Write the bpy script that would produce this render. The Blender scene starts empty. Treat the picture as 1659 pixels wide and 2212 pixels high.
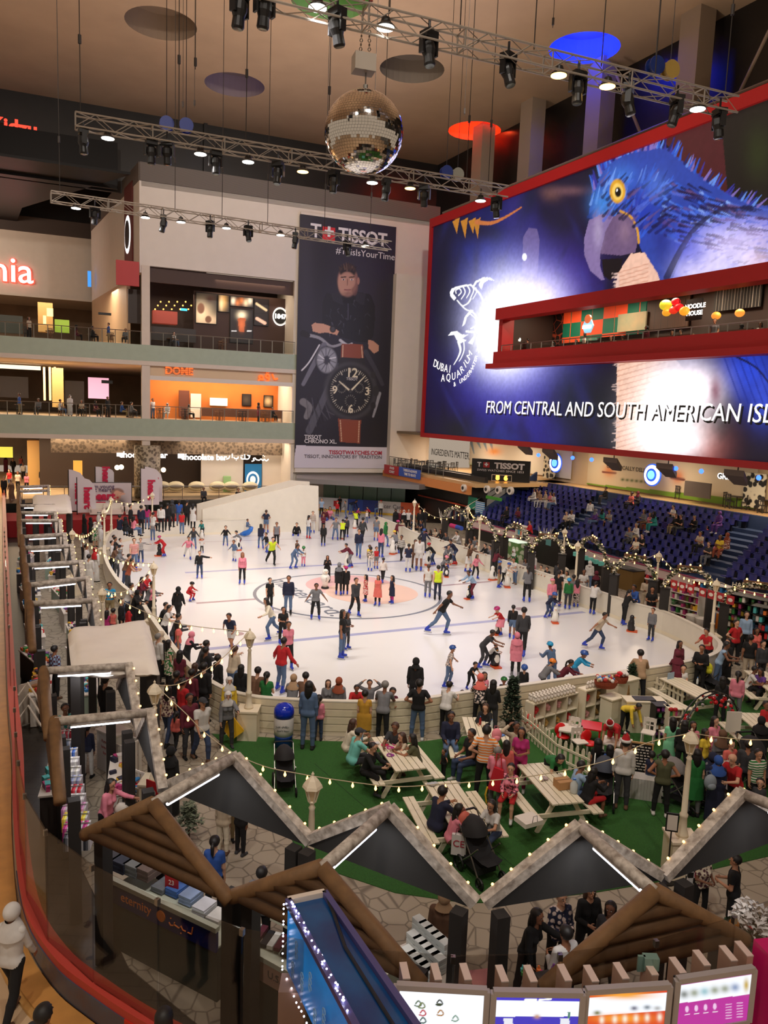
import bpy,math,random
import numpy as np
from mathutils import Vector,Matrix
from math import sin,cos,tan,radians,pi,sqrt,atan2,exp
random.seed(7)
SC=bpy.context.scene
COL=SC.collection
# ---------------------------------------------------------------- camera
F,CX,CY,H=1660.,829.5,1106.,9.2
PITCH,ROLL=radians(7.5),radians(-2.2)
_fw=np.array([0,cos(PITCH),-sin(PITCH)]);_up=np.array([0,sin(PITCH),cos(PITCH)]);_rt=np.array([1.,0,0])
_c,_s=cos(ROLL),sin(ROLL)
AR,AU=_c*_rt-_s*_up,_s*_rt+_c*_up
cd=bpy.data.cameras.new('camera');cam=bpy.data.objects.new('camera',cd);COL.objects.link(cam)
cd.sensor_fit='VERTICAL';cd.sensor_height=24;cd.sensor_width=18;cd.lens=F/2212*24
cd.clip_start=.05;cd.clip_end=500
cam.matrix_world=Matrix(((AR[0],AU[0],-_fw[0],0),(AR[1],AU[1],-_fw[1],0),(AR[2],AU[2],-_fw[2],H),(0,0,0,1)))
SC.camera=cam
# ---------------------------------------------------------------- world, exposure, big lights
SC.view_settings.view_transform='Standard';SC.view_settings.look='None'
SC.view_settings.exposure=0.0;SC.view_settings.gamma=1
try:SC.view_settings.use_curve_mapping=False
except Exception:pass
wd=bpy.data.worlds.new('world');SC.world=wd;wd.use_nodes=True
wd.node_tree.nodes['Background'].inputs[0].default_value=(1,.80,.62,1)
wd.node_tree.nodes['Background'].inputs[1].default_value=.40
cy=SC.cycles
cy.use_denoising=True
cy.max_bounces=5;cy.diffuse_bounces=3;cy.glossy_bounces=2;cy.transmission_bounces=3;cy.transparent_max_bounces=12
cy.sample_clamp_indirect=4;cy.caustics_reflective=False;cy.caustics_refractive=False
WARM,WHITE,COOL=(1,.78,.56),(1,.91,.81),(.85,.93,1)
def area(name,loc,size,power,col=WARM,rot=(0,0,0),sy=None,spread=180):
 l=bpy.data.lights.new(name,'AREA');l.energy=power;l.color=col;l.size=size;l.spread=radians(spread)
 l.shape='RECTANGLE';l.size_y=sy or size
 o=bpy.data.objects.new(name,l);o.location=loc;o.rotation_euler=rot;COL.objects.link(o);return o
def spot(name,loc,to,power,col=WHITE,ang=80,blend=.6,r=.15):
 l=bpy.data.lights.new(name,'SPOT');l.energy=power;l.color=col;l.spot_size=radians(ang);l.spot_blend=blend;l.shadow_soft_size=r
 o=bpy.data.objects.new(name,l);o.location=loc
 o.rotation_euler=(Vector(to)-Vector(loc)).to_track_quat('-Z','Y').to_euler();COL.objects.link(o);return o
def point(name,loc,power,col=WARM,r=.1):
 l=bpy.data.lights.new(name,'POINT');l.energy=power;l.color=col;l.shadow_soft_size=r
 o=bpy.data.objects.new(name,l);o.location=loc;COL.objects.link(o);return o
for i,(x,y,tx,ty,p)in enumerate(((-6,-4,-7,18,6800),(8,-4,6,14,5200),(0,6,0,30,4200),(-14,22,-22,60,9000),(4,34,-6,70,12000),(16,22,14,45,4500))):
 spot('hall_fill_spot',(x,y,30),(tx,ty,0 if i<3 else 14 if i<5 else 0),p,WHITE,95,.8,.5)  # unseen spots added high up to brighten the plaza, facade and stand
 # ---------------------------------------------------------------- pixel helpers (a pixel of the frame -> a point on a real plane)
def ray(px,py):
 return _fw+(px-CX)/F*AR-(py-CY)/F*AU
def G(px,py,z=0.):
 d=ray(px,py);t=(z-H)/d[2];return Vector((d[0]*t,d[1]*t,z))
def WP(px,py,a,b):
 tx,ty=b[0]-a[0],b[1]-a[1];nx,ny=ty,-tx
 d=ray(px,py);k=(nx*a[0]+ny*a[1])/(nx*d[0]+ny*d[1]);return Vector((d[0]*k,d[1]*k,H+d[2]*k))
def proj(p):
 d=np.array([p[0],p[1],p[2]-H]);z=d@_fw;return CX+F*(d@AR)/z,CY-F*(d@AU)/z
def hgt(x,y,yt,z=0.):
 g=G(x,y,z);lo,hi=-1.,8.
 for _ in range(24):
  m=(lo+hi)/2
  if proj((g.x,g.y,z+m))[1]>yt:lo=m
  else:hi=m
 return m
 # ---------------------------------------------------------------- materials
MATS={}
def s2l(c):return tuple(((x/255)/12.92 if x/255<.04045 else((x/255+.055)/1.055)**2.4)for x in c)
def mat(name,rgb=(128,128,128),rough=.6,metal=0.,emit=0.,noise=0.,nscale=8.,bump=0.,spec=.5,rgb2=None,kind=None,scale=1.,attr=None):
 if name in MATS:return MATS[name]
 m=bpy.data.materials.new(name);MATS[name]=m;m.use_nodes=True
 nt=m.node_tree;N=nt.nodes;L=nt.links;b=N['Principled BSDF']
 c=s2l(rgb)+(1,)
 b.inputs['Base Color'].default_value=c;b.inputs['Roughness'].default_value=rough;b.inputs['Metallic'].default_value=metal
 b.inputs['Specular IOR Level'].default_value=spec
 m.diffuse_color=c
 if emit:
  b.inputs['Emission Color'].default_value=c;b.inputs['Emission Strength'].default_value=emit
 if attr:
  a=N.new('ShaderNodeAttribute');a.attribute_name=attr
  L.new(a.outputs['Color'],b.inputs['Base Color'])
  if emit:
   L.new(a.outputs['Color'],b.inputs['Emission Color'])
   if name=='led_display':nt.links.remove(b.inputs['Base Color'].links[0])
 if kind or noise or bump:
  tc=N.new('ShaderNodeTexCoord')
  if kind=='wave' or kind=='wavez':
   t=N.new('ShaderNodeTexWave');t.inputs['Scale'].default_value=scale;t.bands_direction='Z' if kind=='wavez' else 'X';fo=t.outputs['Fac'];hard=True
  elif kind=='voronoi':
   t=N.new('ShaderNodeTexVoronoi');t.inputs['Scale'].default_value=scale;t.feature='DISTANCE_TO_EDGE';fo=t.outputs['Distance'];hard=True
  elif kind=='cells':
   t=N.new('ShaderNodeTexVoronoi');t.inputs['Scale'].default_value=scale;fo=t.outputs['Distance'];hard=True
  elif kind=='checker':
   t=N.new('ShaderNodeTexChecker');t.inputs['Scale'].default_value=scale;fo=t.outputs['Fac'];hard=False
  elif kind=='brick':
   t=N.new('ShaderNodeTexBrick');t.inputs['Scale'].default_value=scale;t.inputs['Mortar Size'].default_value=.012;fo=t.outputs['Fac'];hard=False
  else:
   t=N.new('ShaderNodeTexNoise');t.inputs['Scale'].default_value=nscale;t.inputs['Detail'].default_value=5;fo=t.outputs['Fac'];hard=False
  L.new(tc.outputs['Object'],t.inputs['Vector'])
  r2=s2l(rgb2)if rgb2 else tuple(x*(1-noise)for x in c[:3])
  if kind or noise:
   rp=N.new('ShaderNodeValToRGB');rp.color_ramp.elements[0].color=tuple(r2)+(1,);rp.color_ramp.elements[1].color=c
   if kind=='voronoi':p0,p1=.01,.05
   elif kind in('wave','wavez','cells'):p0,p1=.42,.55
   elif kind=='brick':p0,p1=1.,0.
   else:p0,p1=.3,.7
   if kind=='brick':
    rp.color_ramp.elements[0].color=c;rp.color_ramp.elements[1].color=tuple(r2)+(1,);p0,p1=.3,.7
   rp.color_ramp.elements[0].position=p0;rp.color_ramp.elements[1].position=p1
   L.new(fo,rp.inputs[0]);L.new(rp.outputs[0],b.inputs['Base Color'])
   if emit:L.new(rp.outputs[0],b.inputs['Emission Color'])
  if bump:
   bn=N.new('ShaderNodeBump');bn.inputs['Strength'].default_value=bump;bn.inputs['Distance'].default_value=.02
   L.new(fo,bn.inputs['Height']);L.new(bn.outputs[0],b.inputs['Normal'])
 return m
def glassmat(name,tint=(200,215,210),amt=.12,refl=.1):
 if name in MATS:return MATS[name]
 m=bpy.data.materials.new(name);MATS[name]=m;m.use_nodes=True;nt=m.node_tree;N=nt.nodes;L=nt.links
 N.remove(N['Principled BSDF']);o=N['Material Output']
 t=N.new('ShaderNodeBsdfTransparent');t.inputs[0].default_value=tuple(1-(1-x)*amt*2 for x in s2l(tint))+(1,)
 g=N.new('ShaderNodeBsdfGlossy');g.inputs['Roughness'].default_value=.03
 f=N.new('ShaderNodeLayerWeight');f.inputs[0].default_value=.5;pw=N.new('ShaderNodeMath');pw.operation='POWER';pw.inputs[1].default_value=4.;L.new(f.outputs['Facing'],pw.inputs[0])
 mx=N.new('ShaderNodeMixShader');mt=N.new('ShaderNodeMath');mt.operation='MULTIPLY_ADD';mt.inputs[1].default_value=.45;mt.inputs[2].default_value=refl*.08
 L.new(pw.outputs[0],mt.inputs[0]);L.new(mt.outputs[0],mx.inputs[0]);L.new(t.outputs[0],mx.inputs[1]);L.new(g.outputs[0],mx.inputs[2]);L.new(mx.outputs[0],o.inputs[0])
 return m
def emis(name,rgb,s,sample=False):
 if name in MATS:return MATS[name]
 m=mat(name,rgb,.5,0,s)
 if not sample:
  try:m.cycles.emission_sampling='NONE'
  except Exception:pass
 return m
 # ---------------------------------------------------------------- mesh helpers
def basis(d):
 d=Vector(d).normalized();a=Vector((0,0,1))if abs(d.z)<.9 else Vector((1,0,0))
 x=d.cross(a).normalized();return x,x.cross(d).normalized()if False else d.cross(x).normalized(),d
class MB:
 def __init__(s):s.v=[];s.f=[];s.m=[]
 def add(s,vs,fs,mi=0):
  o=len(s.v);s.v+=[tuple(v)for v in vs];s.f+=[tuple(i+o for i in f)for f in fs];s.m+=[mi]*len(fs);return s
 def box(s,c,sz,rz=0.,mi=0,M=None):
  hx,hy,hz=sz[0]/2,sz[1]/2,sz[2]/2;cr,sr=cos(rz),sin(rz);vs=[]
  for dz in(-hz,hz):
   for dx,dy in((-hx,-hy),(hx,-hy),(hx,hy),(-hx,hy)):
    p=Vector((dx,dy,dz))
    if M is not None:p=M@p
    else:p=Vector((p.x*cr-p.y*sr,p.x*sr+p.y*cr,p.z))
    vs.append(Vector(c)+p)
  return s.add(vs,[(3,2,1,0),(4,5,6,7),(0,1,5,4),(1,2,6,5),(2,3,7,6),(3,0,4,7)],mi)
 def beam(s,a,b,w,h=None,mi=0,up=(0,0,1)):
  a,b=Vector(a),Vector(b);h=h or w;d=(b-a).normalized();u=Vector(up)
  if abs(d.dot(u))>.97:u=Vector((1,0,0))
  x=d.cross(u).normalized();z=x.cross(d).normalized();vs=[]
  for p in(a,b):
   for i,j in((-1,-1),(1,-1),(1,1),(-1,1)):vs.append(p+x*i*w/2+z*j*h/2)
  return s.add(vs,[(3,2,1,0),(4,5,6,7),(0,1,5,4),(1,2,6,5),(2,3,7,6),(3,0,4,7)],mi)
 def cyl(s,a,b,r0,r1=None,n=12,mi=0,cap=True):
  a,b=Vector(a),Vector(b);r1=r0 if r1 is None else r1;x,y,d=basis(b-a);vs=[]
  for p,r in((a,r0),(b,r1)):
   for k in range(n):t=2*pi*k/n;vs.append(p+x*cos(t)*r+y*sin(t)*r)
  fs=[(k,(k+1)%n,n+(k+1)%n,n+k)for k in range(n)]
  if cap:fs+=[tuple(range(n-1,-1,-1)),tuple(range(n,2*n))]
  return s.add(vs,fs,mi)
 def tube(s,pts,r,n=6,mi=0,closed=False):
  pts=[Vector(p)for p in pts];m=len(pts);vs=[];px=None
  for i,p in enumerate(pts):
   a=pts[i-1]if(i or closed)else p;b=pts[(i+1)%m]if(i<m-1 or closed)else p
   d=(b-a).normalized()
   if px is None:x,y,_=basis(d)
   else:
    x=(px-d*px.dot(d)).normalized();y=d.cross(x)
   px=x;rr=r[i]if isinstance(r,(list,tuple))else r
   for k in range(n):t=2*pi*k/n;vs.append(p+x*cos(t)*rr+y*sin(t)*rr)
  fs=[]
  for i in range(m if closed else m-1):
   j=(i+1)%m
   for k in range(n):fs.append((i*n+k,i*n+(k+1)%n,j*n+(k+1)%n,j*n+k))
  if not closed:fs+=[tuple(range(n-1,-1,-1)),tuple(range((m-1)*n,m*n))]
  return s.add(vs,fs,mi)
 def lathe(s,prof,c=(0,0,0),n=16,mi=0,sx=1.,sy=1.,M=None):
  vs=[]
  for r,z in prof:
   for k in range(n):
    t=2*pi*k/n;p=Vector((r*cos(t)*sx,r*sin(t)*sy,z));vs.append(Vector(c)+(M@p if M is not None else p))
  m=len(prof);fs=[(i*n+k,i*n+(k+1)%n,(i+1)*n+(k+1)%n,(i+1)*n+k)for i in range(m-1)for k in range(n)]
  fs+=[tuple(range(n-1,-1,-1)),tuple(range((m-1)*n,m*n))]
  return s.add(vs,fs,mi)
 def ball(s,c,r,n=12,m=8,mi=0,M=None):
  rr=r if isinstance(r,(list,tuple))else(r,r,r)
  prof=[(max(sin(pi*i/m),1e-4),-cos(pi*i/m))for i in range(m+1)]
  vs=[]
  for a,z in prof:
   for k in range(n):
    t=2*pi*k/n;p=Vector((a*cos(t)*rr[0],a*sin(t)*rr[1],z*rr[2]));vs.append(Vector(c)+(M@p if M is not None else p))
  fs=[(i*n+k,i*n+(k+1)%n,(i+1)*n+(k+1)%n,(i+1)*n+k)for i in range(m)for k in range(n)]
  return s.add(vs,fs,mi)
 def prism(s,poly,d,mi=0):
  n=len(poly);d=Vector(d);a=[Vector(p)for p in poly];vs=a+[p+d for p in a]
  nr=Vector((0,0,0))
  for i in range(n):nr+=a[i].cross(a[(i+1)%n])
  fs=[tuple(range(n-1,-1,-1)),tuple(range(n,2*n))]+[(i,(i+1)%n,n+(i+1)%n,n+i)for i in range(n)]
  if nr.dot(d)<0:fs=[tuple(reversed(f))for f in fs]
  return s.add(vs,fs,mi)
 def wallpath(s,pts,z0,z1,th=.1,mi=0,closed=False):
  n=len(pts);P=[Vector((p[0],p[1],0))for p in pts];off=[]
  for i in range(n):
   a=P[i-1]if(i or closed)else P[i];b=P[(i+1)%n]if(i<n-1 or closed)else P[i]
   d=(b-a).normalized();off.append(Vector((-d.y,d.x,0))*th/2)
  vs=[]
  for p,o in zip(P,off):vs+=[p-o+Vector((0,0,z0)),p+o+Vector((0,0,z0)),p+o+Vector((0,0,z1)),p-o+Vector((0,0,z1))]
  fs=[]
  for i in range(n if closed else n-1):
   a,b=i*4,((i+1)%n)*4
   for k in range(4):fs.append((a+k,b+k,b+(k+1)%4,a+(k+1)%4))
  if not closed:fs+=[(0,1,2,3),tuple((n-1)*4+k for k in(3,2,1,0))]
  return s.add(vs,fs,mi)
 def mesh(s,name,mats,smooth=False):
  me=bpy.data.meshes.new(name);me.from_pydata(s.v,[],s.f)
  for m in(mats if isinstance(mats,(list,tuple))else[mats]):me.materials.append(m)
  if any(s.m):me.polygons.foreach_set('material_index',s.m)
  if smooth:me.polygons.foreach_set('use_smooth',[True]*len(s.f))
  me.update();return me
 def build(s,name,mats,parent=None,smooth=False,label=None,cat=None,group=None,kind=None):
  me=s.mesh(name,mats,smooth);o=bpy.data.objects.new(name,me);COL.objects.link(o)
  if parent is not None:o.parent=parent
  tag(o,label,cat,group,kind)
  if parent is None and kind!='structure' and s.v:
   a=np.array(s.v);c=Vector(((a[:,0].min()+a[:,0].max())/2,(a[:,1].min()+a[:,1].max())/2,a[:,2].min()))
   me.transform(Matrix.Translation(-c));o.location=c
  return o
def tag(o,label=None,cat=None,group=None,kind=None):
 if label:o['label']=label
 if cat:o['category']=cat
 if group:o['group']=group
 if kind:o['kind']=kind
 return o
def thing(name,label,cat,loc=(0,0,0),rz=0.,group=None):
 o=bpy.data.objects.new(name,None);o.empty_display_size=.1;COL.objects.link(o);o.location=loc;o.rotation_euler=(0,0,rz)
 return tag(o,label,cat,group)
def struct(name,mb,m,smooth=False):return mb.build(name,m,smooth=smooth,kind='structure')
def dup(root,loc=None,rz=None,label=None,group=None,scale=None):
 def cp(o,par):
  c=o.copy();COL.objects.link(c)
  if par is not None:c.parent=par
  for ch in o.children:cp(ch,c)
  return c
 r=cp(root,None)
 if loc is not None:r.location=loc
 if rz is not None:r.rotation_euler=(0,0,rz)
 if label:r['label']=label
 if group:r['group']=group
 if scale:r.scale=(scale,)*3
 return r
def text(s,size,m,parent,M,name='lettering',ext=.01,align='CENTER',bold=0.,label=None,shear=0.,width=None,cat=None):
 cu=bpy.data.curves.new(name,'FONT');cu.body=s;cu.size=size;cu.extrude=ext;cu.align_x=align;cu.align_y='CENTER';cu.offset=bold;cu.shear=shear;cu.resolution_u=3
 o=bpy.data.objects.new(name,cu);COL.objects.link(o)
 dg=bpy.context.evaluated_depsgraph_get();dg.update()
 me=bpy.data.meshes.new_from_object(o.evaluated_get(dg));bpy.data.objects.remove(o);bpy.data.curves.remove(cu)
 if width and len(me.vertices):
  xs=[v.co.x for v in me.vertices];w=max(xs)-min(xs)
  k=width/w;me.transform(Matrix.Diagonal((k,k if False else 1,1,1)))
 me.transform(M);me.materials.clear();me.materials.append(m);me.name=name
 o=bpy.data.objects.new(name,me);COL.objects.link(o)
 if parent is not None:o.parent=parent
 tag(o,label,cat);return o
def wallM(p,a,b,out=.03):
 """matrix putting text (xy plane) upright on the vertical plane through a->b, facing the camera side"""
 t=Vector((b[0]-a[0],b[1]-a[1],0)).normalized();n=Vector((t.y,-t.x,0));p=Vector(p)+n*out
 return Matrix(((t.x,0,n.x,p.x),(t.y,0,n.y,p.y),(0,1,0,p.z),(0,0,0,1)))
def spline(pts,k=6,closed=False):
 P=[np.array(p,float)for p in pts];n=len(P);out=[]
 for i in range(n if closed else n-1):
  p0=P[i-1]if(i or closed)else P[i];p1=P[i];p2=P[(i+1)%n];p3=P[(i+2)%n]if(i+2<n or closed)else P[-1]
  for j in range(k):
   t=j/k;out.append(tuple(.5*((2*p1)+(-p0+p2)*t+(2*p0-5*p1+4*p2-p3)*t*t+(-p0+3*p1-3*p2+p3)*t**3)))
 if not closed:out.append(tuple(P[-1]))
 return out
def slab(poly,z,th,mi=0,mb=None):
 mb=mb or MB();return mb.prism([(p[0],p[1],z-th)for p in poly],(0,0,th),mi)
A0=G(305,390,26.6);A1=G(655,440,26.6);UB=Vector((A1.x-A0.x,A1.y-A0.y,0)).normalized();WB=Vector((-UB.y,UB.x,0))
S0=G(935,480,24.9);S1=G(1659,195,24.9);VB=Vector((S1.x-S0.x,S1.y-S0.y,0)).normalized();NB=Vector((VB.y,-VB.x,0))
B0=Vector((A0.x,A0.y,0));C0=Vector((S0.x,S0.y,0))
def bw(s,z,o=0.):return B0+UB*s+WB*o+Vector((0,0,z))
def sw(s,z,o=0.):return C0+VB*s-NB*o+Vector((0,0,z))
# ================================================================= SETTING
M=mat
m_cream=M('painted_plaster_cream',(214,200,184),.8,noise=.05,nscale=1.5)
m_white=M('painted_plaster_white',(222,212,200),.75,noise=.04,nscale=1.2)
m_dark=M('black_panelling',(34,31,30),.35,noise=.3,nscale=.8)
m_gloss=M('black_gloss_panel',(20,18,18),.4,spec=.2)
m_band=M('grey_louvre',(112,103,96),.7,kind='wavez',rgb2=(92,84,78),scale=4)
m_fascia=M('pale_green_glass_fascia',(168,180,160),.25,noise=.08,nscale=2)
m_steel=M('brushed_steel',(150,148,142),.35,1.)
m_red=M('red_enamel',(166,20,26),.5)
m_rail_glass=glassmat('railing_glass',(190,205,195),.12)
m_ceil=M('ceiling_plaster',(190,160,130),.9,noise=.12,nscale=.35)
m_tile=M('dark_stone_tile',(58,52,46),.35,kind='brick',rgb2=(40,36,32),scale=.9)
m_flag=M('flagstone_paving',(158,146,128),.75,kind='voronoi',rgb2=(112,102,88),scale=2.6,bump=.3)
m_turf=M('artificial_turf',(46,98,34),.95,noise=.45,nscale=45,bump=.6)
m_ice=M('rink_ice',(232,230,228),.28,noise=.03,nscale=.5)
m_wallboard=M('rink_board_white',(224,216,200),.55,noise=.06,nscale=2)
m_walk=M('walkway_stone',(206,176,140),.4,noise=.12,nscale=1.5)
m_wood=M('honey_wood',(206,146,78),.35,noise=.25,nscale=3)
def slabpoly(name,poly,z,th,m):return struct(name,slab(poly,z,th),m)
RING=[(-34,68),(-30,60),(-17.7,35.4),(-10,20.1),(-7.8,15.85),(-6.4,13.),(-5.1,10.6),(-4.2,9.5),(-3.4,8.9),(-2.55,8.38),(-1.6,7.95),(-.6,7.68),(.5,7.58),(1.7,7.62),(3.,7.88),(4.3,8.4),(6,9.4),(8,11),(11,14),(16,20)]
RS=spline(RING,5)
def offs(path,d):
 out=[]
 for i,p in enumerate(path):
  a=path[max(i-1,0)];b=path[min(i+1,len(path)-1)];t=Vector((b[0]-a[0],b[1]-a[1])).normalized()
  out.append((p[0]-t.y*d,p[1]+t.x*d))
 return out
slabpoly('floor',[(-40,-6),(60,-6),(60,100),(-40,100)],-.02,.3,m_tile)
PL=[(-24,52),(-17.6,38),(-13.2,29.3),(-9.6,21.4),(-6.3,15.),(-3.9,11.5),(-1.5,9.6),(1.2,8.6),(4.,9.2),(7,11.5),(13,17),(19,28),(19,40),(13,54),(6,64),(-14,64)]
slabpoly('floor',PL,.0,.03,m_flag)
slabpoly('floor',[(-4.6,20.6),(-3.3,18.8),(-2.6,17.4),(-1.9,15.9),(-1.5,14.9),(-.9,14.4),(.5,13.72),(1.8,13.5),(2.7,13.55),(4.5,14.),(5.8,14.4),(8.6,15.5),(11.5,17.5),(13.6,20.4),(14.3,24),(13.2,25.5),(11,25),(7,22.8),(1,20.5),(-1.5,20.4)],.015,.02,m_turf)
mb=MB()
for a,b in(((680,1650),(790,1745)),((1370,1700),(1440,1790)),((1060,1830),(1120,1880))):mb.beam(G(*a,.017),G(*b,.017),.012,.004)
mb.build('turf_seam',M('seam_dark',(22,48,18),.9),kind='structure')
W1=[(300,1290),(262,1262),(236,1225),(226,1195),(228,1172),(240,1150),(271,1137),(330,1130),(450,1125),(563,1121),(687,1118)]
W2=[(815,1116),(860,1133),(895,1150),(940,1163),(987,1177),(1050,1198),(1121,1221),(1190,1243),(1255,1266),(1302,1280),(1366,1302),(1435,1321),(1504,1352),(1546,1379),(1556,1397),(1535,1416),(1449,1436),(1338,1452),(1250,1463),(1130,1480),(1000,1497),(900,1511),(800,1516),(690,1514),(610,1510),(545,1504),(485,1488),(430,1455),(388,1415),(352,1368),(325,1330),(305,1297)]
HW=1.03
w1=spline([tuple(G(*p,HW))[:2]for p in W1],4);w2=spline([tuple(G(*p,HW))[:2]for p in W2],4)
BOARDS=(w1,w2)
ext=[tuple(G(*p))[:2]for p in((690,1148),(686,1104),(780,1103),(874,1109),(880,1130))]
slabpoly('floor',[p for p in w2]+[p for p in w1]+ext,.035,.05,m_ice)
def wallgate(path,name):
 mb=MB();mb.wallpath(path,0,HW,.12);mb.wallpath(path,HW,HW+.035,.17);mb.wallpath(offs(path,0),.04,.2,.14,1)
 return mb.build(name,[m_wallboard,M('kick_strip',(226,214,190),.5)],label=None,kind='structure')
wallgate(w1,'wall_rink_far');wallgate(w2,'wall_rink_near')
mb=MB()
near=[p for p in w2 if p[1]<29 and p[0]<11.3]
for z in(.18,.4,.62,.84):
 mb.wallpath(offs(near,.075),z,z+.17,.025)
mb.build('trim_1',M('board_plank',(226,212,182),.6,noise=.08,nscale=4),kind='structure')
mi_line=M('ice_line_blue',(168,170,204),.3);mi_red=M('ice_line_red',(176,152,156),.3);mi_dk=M('ice_print_grey',(120,126,138),.3)
mb=MB()
for a,b,w,k in(((436,1403),(1262,1322),.3,0),((400,1237),(890,1211),.3,0),((424,1303),(552,1294),.25,1),((955,1265),(1060,1256),.25,1),((430,1171),(880,1156),.06,1),((800,1215),(960,1206),.08,0)):
 mb.beam(G(*a,.037),G(*b,.037),w,.004,k)
def ring(mb,c,r0,r1,z,mi,n=64):
 vs=[]
 for k in range(n):
  t=2*pi*k/n
  for r in(r0,r1):vs.append((c[0]+cos(t)*r,c[1]+sin(t)*r,z))
 mb.add(vs,[(2*k,2*k+1,2*((k+1)%n)+1,2*((k+1)%n))for k in range(n)],mi)
cc=G(752,1284);ring(mb,cc,4.55,4.72,.038,2)
for px,py in((512,1371),(1125,1317)):ring(mb,G(px,py),0,.28,.038,1,16)
mb.build('trim_2',[mi_line,mi_red,mi_dk],kind='structure')
def disc(c,r,z,m,n=48):
 mb=MB();mb.prism([(c[0]+cos(2*pi*k/n)*r,c[1]+sin(2*pi*k/n)*r,z-.004)for k in range(n)],(0,0,.004));return mb.build('trim_3',m,kind='structure')
disc(G(757,1265),2.35,.040,M('ice_disc_pink',(238,190,186),.3));disc(G(803,1281),2.35,.044,M('ice_disc_salmon',(242,204,184),.3))
a,b=G(597,1252,.042),G(735,1329,.042);d=(b-a);L_=d.length;d.normalize();n_=Vector((-d.y,d.x,0))
o=text('mastercard.',1.5,mi_dk,None,Matrix(((d.x,n_.x,0,(a.x+b.x)/2),(d.y,n_.y,0,(a.y+b.y)/2),(0,0,1,.045),(0,0,0,1))),'trim_4',.002,width=L_);o['kind']='structure'
# ----- raised ground-floor walkway outside the ring
outer=[(-60,70),(-60,-8),(30,-8),(30,22)]
slabpoly('floor',RS+[outer[3],outer[2],outer[1],outer[0]],1.3,.25,m_walk)
def band(path,d0,d1,z,th,name,m):
 a,b=offs(path,d0),offs(path,d1);vs=[]
 for p,q in zip(a,b):vs+=[(p[0],p[1],z-th),(q[0],q[1],z-th),(q[0],q[1],z),(p[0],p[1],z)]
 fs=[]
 for i in range(len(path)-1):
  for k in range(4):fs.append((i*4+k,i*4+(k+1)%4,i*4+4+(k+1)%4,i*4+4+k))
 mb=MB();mb.add(vs,fs);return struct(name,mb,m)
band(RS,-.42,-.10,1.37,.06,'trim_5',m_wood)
band(RS,-.50,-.42,1.345,.05,'trim_6',M('brass_strip',(220,178,110),.3,.6))
mb=MB();mb.wallpath(RS,-.02,1.68,.1);struct('wall_walkway',mb,M('walkway_edge_brown',(120,86,62),.6))
band(RS,-.07,.14,1.80,.12,'trim_7',M('red_rail',(186,62,52),.4))
k0=[i for i,p in enumerate(RS)if p[1]>9.35][-1]if False else 0
seg=[p for p in RS if p[1]<11.5 and p[0]<2]
pa=offs(seg,-.075)
i1=next(i for i,p in enumerate(pa)if p[0]>-3.1)
mb=MB();mb.wallpath(pa[:i1+1],1.37,1.69,.02);mb.build('trim_8',M('poster_wrap_blue',(48,92,120),.25,noise=.6,nscale=1.2,rgb2=(84,62,62)),kind='structure')
mb=MB();mb.wallpath(pa[i1:],1.37,1.69,.02);mb.build('trim_8',M('poster_wrap_red',(196,44,30),.25),kind='structure')
m_pane=glassmat('balustrade_glass',(170,160,150),.16,.35)
dense=spline(RING,24)
acc=[0.]
for p,q in zip(dense,dense[1:]):acc.append(acc[-1]+sqrt((p[0]-q[0])**2+(p[1]-q[1])**2))
def atlen(s):
 for i in range(len(acc)-1):
  if acc[i+1]>=s:
   t=(s-acc[i])/(acc[i+1]-acc[i]);return(dense[i][0]*(1-t)+dense[i+1][0]*t,dense[i][1]*(1-t)+dense[i+1][1]*t)
 return dense[-1]
s_start=acc[min(range(len(dense)),key=lambda i:(dense[i][0]+17)**2+(dense[i][1]-34)**2)]
s_gap0=acc[min(range(len(dense)),key=lambda i:abs(dense[i][0]+9.6)+abs(dense[i][1]-19.4))]
s_gap1=acc[min(range(len(dense)),key=lambda i:abs(dense[i][0]+8.0)+abs(dense[i][1]-16.3))]
s_end=acc[min(range(len(dense)),key=lambda i:(dense[i][0]-9)**2+(dense[i][1]-12)**2)]
s=s_start;npane=0
balus=thing('glass_balustrade','tall frameless glass balustrade curving along the red rail in the foreground','railing',(0,0,0))
while s<s_end:
 e=s+1.18
 if not(s_gap0<s<s_gap1):
  p,q=atlen(s+.012),atlen(e-.012)
  mb=MB();mb.wallpath([p,q],1.8,3.42,.02);mb.build('glass_pane',m_pane,balus)
  npane+=1
  if npane%1==0:
   c=MB();c.box((q[0],q[1],3.38),(.05,.05,.08),atan2(q[1]-p[1],q[0]-p[0]));c.build('clamp',m_steel,balus)
 s=e
st=thing('stair_handrail','pale metal stair handrail beside the beige stair side panel at far left','railing')
mb=MB()
for z in(.95,.62,.3):
 mb.tube([G(38,1503,1.3)+Vector((0,0,z-.95+.0)),G(60,1490,1.3)+Vector((0,0,z-.95+.2)),G(88,1510,1.3)+Vector((0,0,z-1.05))],.03,6)
mb.build('rail',m_cream,st)
mb=MB();mb.beam(G(38,1503,1.2)-Vector((0,0,1)),G(38,1503,1.2),.06);mb.build('post',m_cream,st)
mb=MB();a,b=G(40,1495,1.),G(92,1480,1.);mb.prism([(a.x,a.y,0),(b.x,b.y,0),(b.x,b.y,1.2),(a.x,a.y,1.2)],(.05,.1,0));struct('wall_stair',mb,m_cream)
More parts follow.
